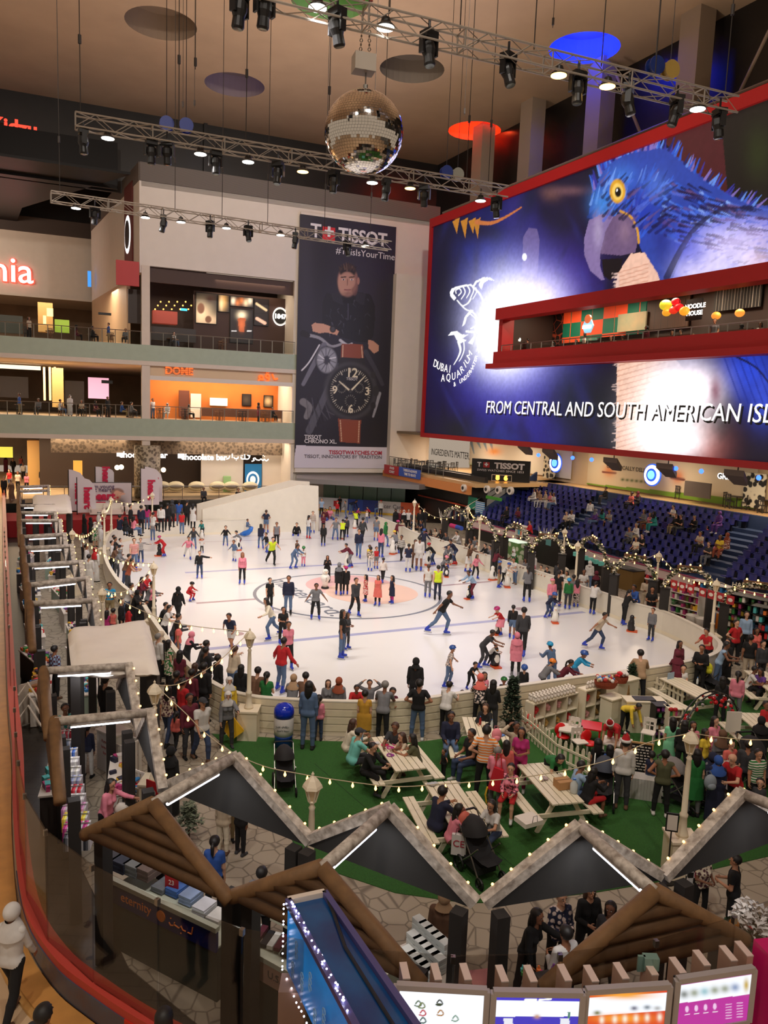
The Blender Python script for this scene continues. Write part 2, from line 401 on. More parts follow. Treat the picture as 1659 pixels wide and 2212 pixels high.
# ----- hall shell
ZC=33.8
holes=[(348,52,2.3),(507,184,2.3),(890,150,2.35),(1262,105,2.35),(1025,283,2.3),(712,0,2.4)]
hc=[(G(x,y,ZC),r)for x,y,r in holes]
mb=MB()
def cellgrid(x0,y0,x1,y1):
 cells=[(x0,y0,x1,y1)]
 for c,r in hc:
  R=r+.6;new=[]
  for a,b,cc_,d in cells:
   if c.x-R>=cc_ or c.x+R<=a or c.y-R>=d or c.y+R<=b:new.append((a,b,cc_,d));continue
   for q in[(max(u[0],a),max(u[1],b),min(u[2],cc_),min(u[3],d))for u in((a,b,cc_,c.y-R),(a,c.y+R,cc_,d),(a,c.y-R,c.x-R,c.y+R),(c.x+R,c.y-R,cc_,c.y+R))]:
    if q[2]>q[0]and q[3]>q[1]:new.append(q)
  cells=new
 return cells
def clipbox(q):return q
for a,b,c,d in cellgrid(-45,-12,60,100):
 mb.add([(a,b,ZC),(c,b,ZC),(c,d,ZC),(a,d,ZC)],[(3,2,1,0)])
for c,r in hc:
 n=32;R=r+.6;vs=[]
 for k in range(n):
  t=2*pi*k/n;m_=max(abs(cos(t)),abs(sin(t)));vs+=[(c.x+cos(t)*r,c.y+sin(t)*r,ZC),(c.x+cos(t)/m_*R,c.y+sin(t)/m_*R,ZC)]
 mb.add(vs,[(2*k,2*((k+1)%n),2*((k+1)%n)+1,2*k+1)for k in range(n)])
struct('ceiling',mb,m_ceil)
hcol=[((150,118,92),0),((70,66,110),.25),((120,104,88),0),((30,60,235),1.1),((240,74,34),.9),((60,110,50),.25)]
for i,(c,r)in enumerate(hc):
 mb=MB();n=32;vs=[]
 for k in range(n):
  t=2*pi*k/n;vs+=[(c.x+cos(t)*r,c.y+sin(t)*r,ZC),(c.x+cos(t)*r,c.y+sin(t)*r,ZC+1.6)]
 mb.add(vs,[(2*k,2*((k+1)%n),2*((k+1)%n)+1,2*k+1)for k in range(n)]+[tuple(2*k+1 for k in range(n))])
 mb.build('ceiling',M('ceiling_recess_%s'%'abcdef'[i],((136,114,94),(120,104,100),(116,104,92),(90,110,230),(230,110,80),(110,140,90))[i],.8),kind='structure')
 rgb,e=hcol[i]
 if e:point('recess_lamp',(c.x,c.y,ZC+.9),900*e,s2l(rgb),.3)
BK=6.5
mb=MB();mb.wallpath([tuple(bw(-40,0,BK))[:2],tuple(bw(40,0,BK))[:2]],27,ZC,.3);struct('wall_back',mb,m_dark)
mb=MB();mb.wallpath([tuple(sw(-16,0,7.5))[:2],tuple(sw(80,0,7.5))[:2]],20,ZC,.3);struct('wall_right',mb,m_dark)
mb=MB();mb.prism([bw(-.8,27,.3),bw(-40,27,.3),bw(-40,27,26),bw(-10.5,27,26),bw(-9.4,27,17)],(0,0,.2));struct('ceiling',mb,m_gloss)
mb=MB();mb.wallpath([tuple(bw(-40,0,5.2))[:2],tuple(bw(-1.5,0,4.6))[:2]],26.8,30.5,.3);struct('wall_left',mb,m_gloss)
mb=MB();mb.wallpath([tuple(bw(-55,0,24))[:2],tuple(bw(6,0,24))[:2]],19.7,26.1,.4);struct('wall_left',mb,m_cream)
mb=MB();mb.wallpath([tuple(bw(-55,0,23.7))[:2],tuple(bw(6,0,23.7))[:2]],26.1,27.6,.4);struct('wall_left',mb,M('dark_brown_band',(72,60,54),.7))
mb=MB();mb.wallpath([tuple(bw(-55,0,24.2))[:2],tuple(bw(8,0,24.2))[:2]],27.6,ZC,.4);struct('wall_left',mb,m_dark)
mb=MB();mb.wallpath([tuple(bw(6,0,6))[:2],tuple(bw(6,0,34))[:2]],1.3,ZC,.3);struct('wall_left',mb,m_dark)
mb=MB();mb.box(bw(-24,19.6,28),(62,10,.2),atan2(UB.y,UB.x));struct('ceiling',mb,m_cream)
mb=MB();mb.wallpath([tuple(bw(-55,0,32))[:2],tuple(bw(4,0,32))[:2]],1.3,19.6,.4);struct('wall_left',mb,M('corridor_wall_tan',(150,122,96),.7,noise=.3,nscale=.6))
# ----- far facade block
SL=0.;SR=26.4;rzB=atan2(UB.y,UB.x)
def bbox(mb,s0,s1,z0,z1,o0,o1,mi=0):
 return mb.box(bw((s0+s1)/2,(z0+z1)/2,(o0+o1)/2),(s1-s0,o1-o0,z1-z0),rzB,mi)
mb=MB();bbox(mb,0,SR,20.1,26.6,0,.4);bbox(mb,13.,SR,3.4,20.1,0,.4);bbox(mb,12.75,13.,1.3,20.1,0,8)
bbox(mb,21.9,25.6,3.6,21.5,-1.,0);bbox(mb,0,SR,26.2,26.6,0,6)
struct('wall_facade',mb,m_white)
mb=MB();bbox(mb,-.1,SR,26.6,28.,-.12,.3);struct('trim_9',mb,m_band)
fl=G(200,500,26.6);fd=Vector((fl.x-B0.x,fl.y-B0.y,0));FLn=fd.length;fd.normalize()
mb=MB();mb.wallpath([tuple(B0)[:2],(fl.x,fl.y)],19.5,26.6,.3);struct('wall_facade',mb,m_white)
mb=MB();mb.wallpath([tuple(B0)[:2],(fl.x,fl.y)],26.6,28.,.4);struct('trim_9',mb,m_band)
mb=MB();mb.wallpath([tuple(B0+fd*5)[:2],(fl.x,fl.y)],13.8,19.5,.3);struct('wall_facade',mb,M('shopfront_tan',(188,158,124),.6))
mb=MB();bbox(mb,0,.65,1.3,20.1,-.05,.6);struct('trim_10',mb,m_cream)
for z0,z1 in((12.5,13.8),(6.35,7.8)):
 mb=MB();bbox(mb,-30,13.1,z0,z1,-.06,.15);mb.build('trim_11',m_fascia,kind='structure')
 mb=MB();bbox(mb,-30,13.1,z0-.35,z0,-.12,.3);bbox(mb,-30,13.1,z0-.3,z0+.2,.3,34);mb.build('trim_12',m_cream,kind='structure')
 mb=MB();bbox(mb,-30,13.1,z0+.2,z1,.15,34);mb.build('floor',M('balcony_floor',(150,124,98),.4),kind='structure')
mb=MB();mb.prism([bw(-34,1.0,-4),bw(13,1.0,1.),bw(13,1.,10),bw(-34,1.,34)],(0,0,.35));struct('floor',mb,m_walk)
def bpx(px,py,o=0.):
 a=bw(0,0,o);b=bw(10,0,o);p=WP(px,py,a,b);return(p-Vector((a.x,a.y,0))).dot(UB),p.z
def brect(mb,x0,y0,x1,y1,o=0.,th=.08,mi=0):
 s0,z0=bpx(x0,y0,o);s1,z1=bpx(x1,y1,o)
 return bbox(mb,min(s0,s1),max(s0,s1),min(z0,z1),max(z0,z1),o-th,o,mi)
mb=MB();bbox(mb,.65,12.9,13.8,20.1,6,6.3);struct('wall_facade',mb,M('cafe_dark_brown',(46,30,24),.7))
mb=MB();bbox(mb,.65,12.9,18.9,20.05,.4,.6);bbox(mb,4.6,12.9,13.8,18.9,3.,3.2);struct('wall_facade',mb,M('cafe_brown_cladding',(72,46,36),.6,kind='wavez',rgb2=(60,38,30),scale=6))
mb=MB();bbox(mb,.65,12.9,7.8,12.2,5,5.3);struct('wall_facade',mb,M('restaurant_orange',(206,116,44),.7,noise=.12,nscale=1))
mb=MB();bbox(mb,.65,13,11.1,12.15,.2,.5);struct('trim_13',mb,M('restaurant_fascia',(214,186,150),.6))
mb=MB();bbox(mb,.65,13,11.0,11.35,-.02,.2);struct('trim_13',mb,m_white)
mb=MB();bbox(mb,-8,13,1.3,6,6.6,6.9);struct('wall_facade',mb,M('ground_shop_dark',(52,40,34),.5))
mb=MB();bbox(mb,5.4,9.2,1.3,4.7,3.4,3.6);bbox(mb,11,13,1.3,4.7,3.4,3.6);struct('wall_facade',mb,m_white)
mb=MB();bbox(mb,-7,12.6,4.75,5.9,2.4,2.7);struct('trim_14',mb,M('perforated_grey',(120,104,88),.5,kind='cells',rgb2=(84,72,60),scale=4))
mb=MB();bbox(mb,13,SR,-.1,3.5,.2,.5);struct('wall_facade',mb,m_white)
mb=MB();c=bw(.4,0,-.2);mb.cyl((c.x,c.y,1.3),(c.x,c.y,5.6),1.05,n=32);mb.build('trim_15',M('perforated_column',(170,156,130),.5,kind='cells',rgb2=(96,84,66),scale=4),smooth=True,kind='structure')
for s_,z_,o_,w_,p_,c_ in((2.5,18.6,3,4,160,WARM),(9,19.6,1.6,6,200,WARM),(6.5,12.,2.6,11,1000,WARM),(-8,12.,6,14,1500,(1,.83,.6)),(-8,19.2,10,14,1300,(1,.8,.6)),(-20,12.,6,12,900,WARM),(-7,5.9,3,12,900,(1,.76,.5)),(8,6.,2,9,520,WARM),(-18,5.9,6,14,1500,(1,.76,.5))):
 area('shop_downlight',bw(s_,z_,o_),w_,p_,c_,(0,0,rzB),sy=3)
area('corridor_fill',bw(-22,24.5,12),12,1500,(1,.8,.66),(radians(80),0,rzB),sy=2)  # unseen area lamp added to even out the light on the far-left wall
# ----- screen wall side: food court at +4 m, balcony in the screen, stand
rzS=atan2(VB.y,VB.x)
def sbox(mb,s0,s1,z0,z1,o0,o1,mi=0):
 return mb.box(sw((s0+s1)/2,(z0+z1)/2,(o0+o1)/2),(s1-s0,abs(o1-o0),z1-z0),rzS,mi)
def spx(px,py,o=0.):
 a=sw(0,0,o);b=sw(10,0,o);p=WP(px,py,a,b);return(p-Vector((a.x,a.y,0))).dot(VB),p.z
def srect(mb,x0,y0,x1,y1,o=0.,th=.08,mi=0):
 s0,z0=spx(x0,y0,o);s1,z1=spx(x1,y1,o)
 return sbox(mb,min(s0,s1),max(s0,s1),min(z0,z1),max(z0,z1),o-th,o,mi)
m_court=M('food_court_floor',(206,168,118),.35,noise=.1,nscale=1)
mb=MB();sbox(mb,-5.5,9.5,3.7,4.,-.7,8.6);sbox(mb,7.2,60,3.7,4.,6.65,8.6);struct('floor',mb,m_court)
mb=MB();sbox(mb,-5.5,60,4,7.2,8.5,8.8);struct('wall_court',mb,M('court_wall_tan',(206,182,146),.7,noise=.06,nscale=1))
mb=MB();sbox(mb,-5.5,60,7.2,7.4,.3,8.8);struct('ceiling',mb,M('court_ceiling',(120,104,84),.8))
for s_ in(-2,4,13,21,29,38):area('court_downlight',sw(s_,7.1,5.),1.5,260,WARM,(0,0,rzS),sy=3)
for px in(1040,1142,1284,1478):
 p=WP(px,400,sw(0,0,5.6),sw(10,0,5.6));mb=MB();mb.box((p.x,p.y,29),(1.5,1.3,10),rzS);mb.build('trim_16',M('column_grey',(150,132,114),.8),kind='structure')
 # ================================================================= PICTURES (colour-attribute grids: what is shown on screens and prints)
class Pic:
 """a flat picture lying on a real plane; paint in the picture's own plane using frame coordinates"""
 def __init__(s,P0,U,V,w,h,res,back=(20,20,24)):
  s.P0,s.U,s.V,s.w,s.h=Vector(P0),Vector(U),Vector(V),w,h
  s.nx,s.ny=max(int(w/res),2),max(int(h/res),2)
  a,b=np.meshgrid(np.linspace(0,w,s.nx+1),np.linspace(0,h,s.ny+1))
  s.P=np.array(P0)[None,None,:]+a[...,None]*np.array(U)+b[...,None]*np.array(V)
  d=s.P-np.array((0,0,H));z=d@_fw;s.X=CX+F*(d@AR)/z;s.Y=CY-F*(d@AU)/z
  s.C=np.zeros(s.X.shape+(3,));s.C[:]=s2l(back);s.rs=np.random.RandomState(3)
 def mix(s,mask,rgb,k=1.):
  c=np.array(s2l(rgb))*k;s.C+=(c-s.C)*mask[...,None]
 def poly(s,pts,rgb,a=1.,k=1.):
  x,y=s.X,s.Y;ins=np.zeros(x.shape,bool);n=len(pts)
  for i in range(n):
   x0,y0=pts[i];x1,y1=pts[(i+1)%n]
   if y0==y1:continue
   c=((y0>y)!=(y1>y))&(x<(x1-x0)*(y-y0)/(y1-y0)+x0);ins^=c
  s.mix(ins*a,rgb,k);return ins
 def blob(s,cx,cy_,rx,ry,rgb,a=1.,k=1.,rot=0.,hard=1.):
  dx,dy=s.X-cx,s.Y-cy_;c,t=cos(rot),sin(rot);u=(dx*c+dy*t)/rx;v=(-dx*t+dy*c)/ry
  s.mix(np.exp(-(u*u+v*v)**hard)*a,rgb,k)
 def ell(s,cx,cy_,rx,ry,rgb,a=1.,k=1.,rot=0.):s.blob(cx,cy_,rx,ry,rgb,a,k,rot,8.)
 def line(s,pts,w,rgb,a=1.,k=1.):
  """polyline; w may be (start, end)"""
  w0,w1=w if isinstance(w,tuple)else(w,w);n=len(pts)-1
  m=np.zeros(s.X.shape)
  for i in range(n):
   (x0,y0),(x1,y1)=pts[i],pts[i+1];dx,dy=x1-x0,y1-y0;l2=dx*dx+dy*dy or 1e-6
   t=np.clip(((s.X-x0)*dx+(s.Y-y0)*dy)/l2,0,1);d=np.hypot(s.X-x0-t*dx,s.Y-y0-t*dy)
   ww=(w0+(w1-w0)*(i+t)/n)/2;m=np.maximum(m,np.clip((ww-d)*1.2+.5,0,1))
  s.mix(m*a,rgb,k)
 def curve(s,pts,w,rgb,a=1.,k=1.):s.line([tuple(p)for p in spline(pts,5)],w,rgb,a,k)
 def noise(s,amt,cell=6):
  n=s.rs.rand(s.ny//cell+3,s.nx//cell+3);yy=np.arange(s.ny+1)/cell;xx=np.arange(s.nx+1)/cell
  y0,x0=yy.astype(int),xx.astype(int);fy,fx=(yy-y0)[:,None],(xx-x0)[None,:]
  v=n[y0][:,x0]*(1-fy)*(1-fx)+n[y0+1][:,x0]*fy*(1-fx)+n[y0][:,x0+1]*(1-fy)*fx+n[y0+1][:,x0+1]*fy*fx
  s.C*=(1+(v[...,None]-.5)*2*amt)
 def build(s,name,m,parent=None,hole=None,**kw):
  v=s.P.reshape(-1,3);nx,ny=s.nx,s.ny
  i=np.arange(ny)[:,None]*(nx+1)+np.arange(nx)[None,:];q=np.stack([i,i+1,i+nx+2,i+nx+1],-1).reshape(-1,4)
  if hole is not None:q=q[~hole(s)]
  me=bpy.data.meshes.new(name);me.from_pydata(v.tolist(),[],q.tolist())
  at=me.color_attributes.new('Col','FLOAT_COLOR','POINT');col=np.ones((len(v),4),np.float32);col[:,:3]=np.clip(s.C,0,4).reshape(-1,3)
  at.data.foreach_set('color',col.ravel());me.materials.append(m)
  o=bpy.data.objects.new(name,me);COL.objects.link(o)
  if parent is not None:o.parent=parent
  return tag(o,**kw)
def bpic(x0,y0,x1,y1,o,res,back=(20,20,24)):
 s0,z0=bpx(x0,y0,o);s1,z1=bpx(x1,y1,o);a,b=min(z0,z1),max(z0,z1)
 return Pic(bw(s0,a,o),UB,(0,0,1),s1-s0,b-a,res,back)
m_led=M('led_display',(20,20,20),.5,emit=1.,attr='Col');m_print=M('printed_vinyl',(20,20,20),.5,attr='Col');m_lightbox=M('backlit_print',(20,20,20),.4,emit=.8,attr='Col')
e_white=emis('sign_white_lit',(255,250,245),1.6);e_cap=emis('caption_white',(250,250,252),1.0);m_black=M('black_paint',(16,15,15),.5)
# ---------------- the giant screen
scr=thing('led_screen','giant red-framed screen on the right wall showing a blue parrot with a caption','screen')
SL_,Z0_,Z1_=37.5,7.1,24.85
p=Pic(sw(.35,Z0_+.35,-.12),VB,(0,0,1),SL_,Z1_-Z0_-.8,.055,(16,17,30))
B,Q,P_,L_n=p.blob,p.ell,p.poly,p.line
for a in((1130,640,120,170,(58,50,150),.55),(1060,560,90,110,(34,60,170),.7),(1215,600,90,90,(88,58,180),.7),(1095,800,120,130,(66,62,200),.85),(1150,930,100,60,(58,54,160),.75),(1060,950,70,40,(34,70,130),.6),(1230,860,50,110,(26,46,62),.8),(1290,900,50,110,(24,38,50),.9),(1230,440,70,120,(40,32,70),.8),(1120,470,34,90,(74,64,150),.6),(1245,740,60,50,(70,56,120),.6),(990,930,40,40,(20,34,30),.8),(960,640,30,200,(14,16,22),.8),(1190,420,22,16,(140,100,90),.6),(1230,412,46,10,(150,110,116),.6),(1040,500,60,26,(16,14,34),.8)):B(*a)
for k in range(90):
 x=945+random.random()*390;y=430+random.random()*520;B(x,y,4+random.random()*14,16+random.random()*50,random.choice([(22,34,44),(14,16,26),(16,18,30),(60,66,150),(20,40,40),(30,26,60)]),.3,1.,random.uniform(-.5,.5))
P_([(1128,590),(1130,512),(1142,492),(1160,494),(1166,520),(1160,600)],(150,130,170),.55)
for a in((1124,690,88,112,(120,120,255),.85,1.2),(1106,690,74,92,(255,255,255),1.,1.8),(1085,730,54,66,(255,255,255),1.,1.8),(1160,650,60,50,(235,225,255),.9,1.5)):B(*a)
Q(1133,555,5,8,(240,240,255),1,1.5)
for k,x in enumerate((985,1003,1020,1030)):P_([(x-8,478),(x+8,470),(x+2,505+k%2*10)],(200,140,60))
p.curve([(1030,480),(1060,482),(1090,470),(1126,448)],(10,3),(204,130,80))
P_([(1659,195),(1440,300),(1500,420),(1659,470)],(40,36,34));P_([(1430,300),(1555,225),(1572,420),(1510,400)],(96,44,50));B(1640,330,30,60,(60,70,40),.8);B(1600,420,30,30,(30,30,26),.8)
P_([(1272,470),(1276,425),(1290,390),(1318,350),(1350,330),(1390,318),(1432,312),(1470,345),(1520,385),(1560,412),(1620,440),(1700,450),(1700,610),(1440,622),(1405,580),(1385,540),(1372,500),(1330,450),(1290,480)],(62,88,178))
for k in range(330):
 t=random.random();x=1285+t*330+random.uniform(-20,20);y=395-90*sin(min(t*2.2,1.57))+t*150+random.random()*130
 if y<316+max(0,(x-1432))*.62:y=330+max(0,(x-1432))*.66
 a=radians(random.uniform(35,75)-t*25);l=random.uniform(18,42)
 L_n([(x,y),(x+cos(a)*l*.6,y-sin(a)*l)if t<.45 else(x+cos(a)*l,y+l*.4)],(6,1.5),random.choice([(60,110,215),(34,52,130),(110,150,235),(26,34,84),(120,90,140),(70,120,225),(150,180,245)]),.85)
B(1300,440,26,34,(80,150,225),.9);B(1345,385,34,30,(90,150,235),.7);B(1390,440,34,60,(44,74,190),.85)
P_([(1445,620),(1470,560),(1500,500),(1560,470),(1640,468),(1720,480),(1720,600)],(120,130,225))
for a in((1560,540,70,44,(214,206,250),.95,1.2),(1640,520,50,40,(206,190,236),.9),(1500,590,40,26,(230,220,250),.9,1.1),(1480,520,30,50,(60,84,210),.8),(1610,560,20,30,(250,240,255),.7,1.2)):B(*a)
for k in range(110):
 x=1470+random.random()*200;y=480+random.random()*120;L_n([(x,y),(x+12,y-random.uniform(2,8))],(5,1),random.choice([(150,150,235),(90,110,220),(225,220,250),(30,40,110)]),.55)
p.curve([(1440,600),(1470,540),(1505,490),(1560,452),(1640,446)],(14,5),(24,30,70),.8)
P_([(1272,476),(1262,515),(1262,550),(1275,585),(1300,606),(1306,604),(1296,575),(1297,545),(1322,515),(1330,470),(1300,462)],(150,130,176))
P_([(1296,548),(1308,500),(1325,468),(1348,456),(1368,478),(1378,520),(1372,545),(1340,552)],(128,104,140));B(1292,500,10,34,(190,174,206),.8);B(1350,500,14,26,(170,140,160),.6);P_([(1300,560),(1345,558),(1340,590),(1318,606),(1304,596)],(30,22,34));p.curve([(1340,456),(1362,468),(1376,494),(1380,524)],(5,5),(226,170,70))
Q(1334,413,17,26,(230,176,60));Q(1334,414,12,19,(250,214,120));Q(1335,415,7,11,(12,10,14));Q(1333,411,2,3,(255,255,255),1,1.4)
P_([(1327,640),(1335,590),(1362,548),(1392,545),(1420,590),(1432,625)],(236,196,176),1,1.1);P_([(1333,775),(1450,765),(1480,800),(1470,900),(1380,1010),(1330,985)],(238,200,178),1,1.1)
for k in range(22):
 y=780+k*11;L_n([(1333,y),(1452,y-34)],2.2,(214,156,130),.8)
for k in range(7):L_n([(1333,590+k*9),(1400,570+k*9)],2,(216,160,136),.8)
for k in range(44):y=random.choice([random.uniform(590,640),random.uniform(780,980)]);L_n([(1336,y),(1324+random.uniform(-3,4),y+random.uniform(-4,6))],(3,1),(236,206,196),.8)
P_([(1475,765),(1720,745),(1720,1040),(1380,1010),(1480,900)],(34,26,48))
for a in((1480,790,60,30,(60,60,140),.8),(1610,800,60,70,(50,90,225),.95),(1650,860,30,60,(80,110,240),.7),(1520,960,50,50,(190,110,100),.95),(1440,970,50,40,(240,210,220),.9,1.2),(1560,900,24,50,(40,20,34),.9)):B(*a)
for a in((1455,860,66,70,(255,250,252),1,1.7),(1500,840,50,44,(255,240,245),1,1.6),(1430,930,60,50,(255,248,250),1,1.6),(1545,845,12,30,(150,90,110),.8),(1480,950,40,30,(255,250,252),.9,1.4)):B(*a)
for k in range(8):L_n([(1560+k*16,760),(1600+k*16,870)],3,(24,50,150),.6)
p.curve([(1590,770),(1640,800),(1680,860)],(5,3),(14,20,50),.9)
for k in range(150):
 t=random.random();x=1300+t*340;y=372+t*80+random.random()*110;a=radians(60-t*40);l=random.uniform(20,46);L_n([(x,y),(x+cos(a)*l,y-sin(a)*l*(.7 if t<.4 else-.3))],(7,2),random.choice([(24,30,76),(20,24,60),(60,40,90),(96,120,214),(120,96,150)]),.7)
Q(1334,413,17,26,(230,176,60));Q(1334,414,12,19,(250,214,120));Q(1335,415,7,11,(12,10,14));Q(1333,411,2,3,(255,255,255),1,1.4)
cr=spline([(1283,402),(1306,354),(1348,326),(1400,314),(1440,314),(1500,364),(1570,408),(1640,440)],12)
for k in range(120):
 i=random.randrange(len(cr));x,y=cr[i];u=i/len(cr);a=radians(115-u*90+random.uniform(-14,14));l=random.uniform(10,26);L_n([(x,y+8),(x+cos(a)*l,y-sin(a)*l)],(6,1.5),random.choice([(60,110,214),(120,160,236),(70,70,170),(34,50,120),(150,130,200)]),.9)
for a in((1590,530,60,40,(216,204,244),.7,1.15),(1540,575,60,26,(232,222,250),.7,1.15),(1640,570,30,30,(240,214,226),.7,1.1),(1500,545,26,30,(150,150,236),.6),(1430,520,20,50,(40,50,140),.6),(1415,400,30,30,(110,150,235),.5)):B(*a)
p.C=np.where(p.C<1,np.maximum(p.C,0)**1.22*1.0,p.C)
wh=(252,252,255);Z_=lambda L_:[(620+x/3.352,440+y/3.352)for x,y in L_]
for L_ in([(1340,600),(1365,560),(1420,533),(1470,533),(1510,560),(1460,552),(1425,575),(1408,622),(1385,590),(1400,560),(1375,572),(1355,605)],[(1178,640),(1190,616),(1230,598),(1332,580),(1334,594),(1250,608),(1215,622),(1202,650),(1226,682),(1210,702),(1183,670)],[(1268,890),(1285,820),(1330,766),(1354,772),(1304,822),(1290,872)],[(1165,957),(1190,925),(1230,922),(1268,948),(1314,948),(1272,976),(1304,990),(1250,1014),(1228,985),(1208,948)],[(1310,1010),(1350,960),(1352,925),(1366,950),(1345,1020)]):P_(Z_(L_),wh,1,1.15)
for L_,w in(([(1225,650),(1222,628),(1248,615),(1262,640),(1242,664)],(2.2,2.6)),([(1270,595),(1290,640),(1262,690)],(3,2)),([(1302,590),(1324,632),(1300,682)],(3.4,2)),([(1334,590),(1352,625),(1328,684)],(3.4,2)),([(1366,610),(1372,640),(1345,690)],(3,1.6)),([(1240,710),(1270,738),(1308,722),(1330,690)],(2,4)),([(1350,605),(1400,660),(1426,740),(1412,830),(1370,920),(1300,925)],(4,5)),([(1232,700),(1290,762),(1350,790),(1382,850),(1362,905)],(2.5,4.5)),([(1330,800),(1366,836),(1368,880),(1330,905)],(2,3)),([(1242,1000),(1256,1060),(1240,1110),(1208,1165)],(6,1.5)),([(1280,1000),(1282,1060),(1262,1115),(1246,1140)],(3,1.5))):p.curve(Z_(L_),w,wh,1,1.15)
p.noise(.10,3)
cS=[spx(1091,675)[0],spx(1085,785)[1],spx(1091,676)[1]]
ss0,zz0,zz1=cS[0],12.95,16.5
def hole(q):
 cx=(np.arange(q.nx)+.5)/q.nx*q.w+.35;cz=(np.arange(q.ny)+.5)/q.ny*q.h+Z0_+.35
 return((cx[None,:]>ss0)&(cz[:,None]>zz0)&(cz[:,None]<zz1)).reshape(-1)
p.build('picture',m_led,scr,hole)
mb=MB();e=-.3
sbox(mb,0,SL_+.7,Z0_,Z0_+.36,e,.4);sbox(mb,0,SL_+.7,Z1_-.45,Z1_+.25,e,.4);sbox(mb,0,.36,Z0_,Z1_,e,.4);mb.build('outer_frame',m_red,scr)
mb=MB();sbox(mb,ss0-.1,SL_+.7,zz1-.55,zz1+.25,-.75,.3);sbox(mb,ss0-.1,SL_+.7,zz0-.1,zz0+.75,-.75,.3);sbox(mb,ss0-.1,ss0+.35,zz0,zz1,-.4,.6)
sbox(mb,ss0-.5,SL_+.7,zz0-.45,zz0-.1,-1.1,.3);mb.build('balcony_frame',m_red,scr)
mb=MB();sbox(mb,.3,ss0-.2,Z0_+.1,Z1_,-.02,.35);sbox(mb,ss0-.3,SL_+.5,Z0_+.1,zz0-.2,-.02,.35);sbox(mb,ss0-.3,SL_+.5,zz1+.2,Z1_,-.02,.35);mb.build('screen_housing',m_black,scr)
def slet(t,size,x,y,m,**k):
 s_,z_=spx(x,y,-.12);return text(t,size,m,scr,wallM(sw(s_,z_,-.12),sw(0,0),sw(1,0),k.pop('out',.04)),'caption',.005,**k)
s0_,z0_=spx(1050,884,-.12);s1_,_=spx(1659,897,-.12)
full='FROM CENTRAL AND SOUTH AMERICAN ISLANDS'
for dx,dz,m_,o_ in((.12,-.12,m_black,.02),(0,0,e_cap,.05)):
 a=WP(1050,884,sw(0,0,-.12),sw(9,0,-.12));text(full,1.3,m_,scr,wallM(Vector((a.x,a.y,9.72+dz))+VB*dx,sw(0,0),sw(1,0),o_),'caption',.005,align='LEFT',bold=0,shear=.08,width=(spx(1652,900,-.12)[0]-spx(1050,884,-.12)[0])*1.15)
def arc_text(t,pts,size,m,parent,plane,name='lettering'):
 L_=spline(pts,8);d=[0]
 for q,r in zip(L_,L_[1:]):d.append(d[-1]+sqrt((q[0]-r[0])**2+(q[1]-r[1])**2))
 for i,ch in enumerate(t):
  if ch==' ':continue
  s_=(i+.5)/len(t)*d[-1];k=max(j for j in range(len(d))if d[j]<=s_);k=min(k,len(L_)-2)
  u=(s_-d[k])/(d[k+1]-d[k]+1e-9);x=L_[k][0]*(1-u)+L_[k+1][0]*u;y=L_[k][1]*(1-u)+L_[k+1][1]*u
  A=WP(L_[k][0],L_[k][1],*plane);Bq=WP(L_[k+1][0],L_[k+1][1],*plane);c=WP(x,y,*plane)
  Mx=wallM(c,*plane,.05);t_=Vector(Mx.col[0][:3]);dv=Bq-A;an=atan2(dv.z,dv.dot(t_))
  text(ch,size,m,parent,Mx@Matrix.Rotation(an,4,'Z'),name,.005)
pl=(sw(0,0,-.12),sw(10,0,-.12))
arc_text('DUBAI',[(938,784),(955,794),(977,799)],.9,e_cap,scr,pl,'emblem_letter')
arc_text('AQUARIUM',[(952,818),(985,812),(1005,790),(1018,762)],.85,e_cap,scr,pl,'emblem_letter')
arc_text('& UNDERWATER ZOO',[(980,832),(1008,815),(1026,785),(1037,740)],.52,e_cap,scr,pl,'emblem_letter')
area('screen_glow',sw(14,16,-1.0),24,1500,(.62,.66,1),(radians(90),0,atan2(NB.y,NB.x)-pi/2),sy=14)
# ---------------- tall watch advertisement
ban=thing('advertising_banner','tall dark watch banner with a man in a leather jacket on the cream wall','banner')
q0=bpic(648,462,836,1012,-.28,.05,(36,33,44))
B,Q,P_,L_n,Cv=q0.blob,q0.ell,q0.poly,q0.line,q0.curve
for a in((700,560,60,90,(24,20,32),.8),(790,620,70,120,(52,48,66),.7),(690,900,60,80,(40,38,50),.7),(660,600,20,140,(58,54,72),.5),(800,920,40,60,(28,26,34),.8)):B(*a)
P_([(732,640),(705,632),(697,652),(696,700),(706,716),(735,728),(770,738),(795,740),(806,728),(810,690),(810,660),(800,636),(770,630),(760,640)],(26,24,32))
for k in range(46):
 x=700+random.random()*104;y=640+random.random()*85;L_n([(x,y),(x+random.uniform(-6,6),y+random.uniform(3,12))],(1.6,.6),random.choice([(86,84,100),(60,58,72),(12,10,16)]),.7)
P_([(715,634),(735,630),(742,660),(720,650)],(40,38,48));P_([(770,632),(790,634),(786,660),(768,650)],(40,38,48));L_n([(752,640),(752,690)],2,(70,68,84));P_([(738,622),(768,622),(764,655),(742,655)],(20,18,24))
Q(751,607,22,34,(176,128,112));Q(742,612,12,26,(196,150,130),.7);Q(766,615,8,24,(120,80,76),.7);Q(751,585,19,16,(34,26,28));[L_n([(736+k*2.3,584-k%3*3),(732+k*2.6,566+abs(k-7)*1.4+k%2*3)],(4,1.5),random.choice([(40,30,30),(96,72,62),(64,46,42)]))for k in range(15)];Q(750,607,18,20,(188,142,124),.95);Q(774,607,3,8,(170,120,106))
for x in(742,760):L_n([(x-5,599),(x+5,598)],2.4,(40,26,26));Q(x,604,3.4,1.8,(230,220,220));Q(x,604,1.6,1.8,(20,20,30))
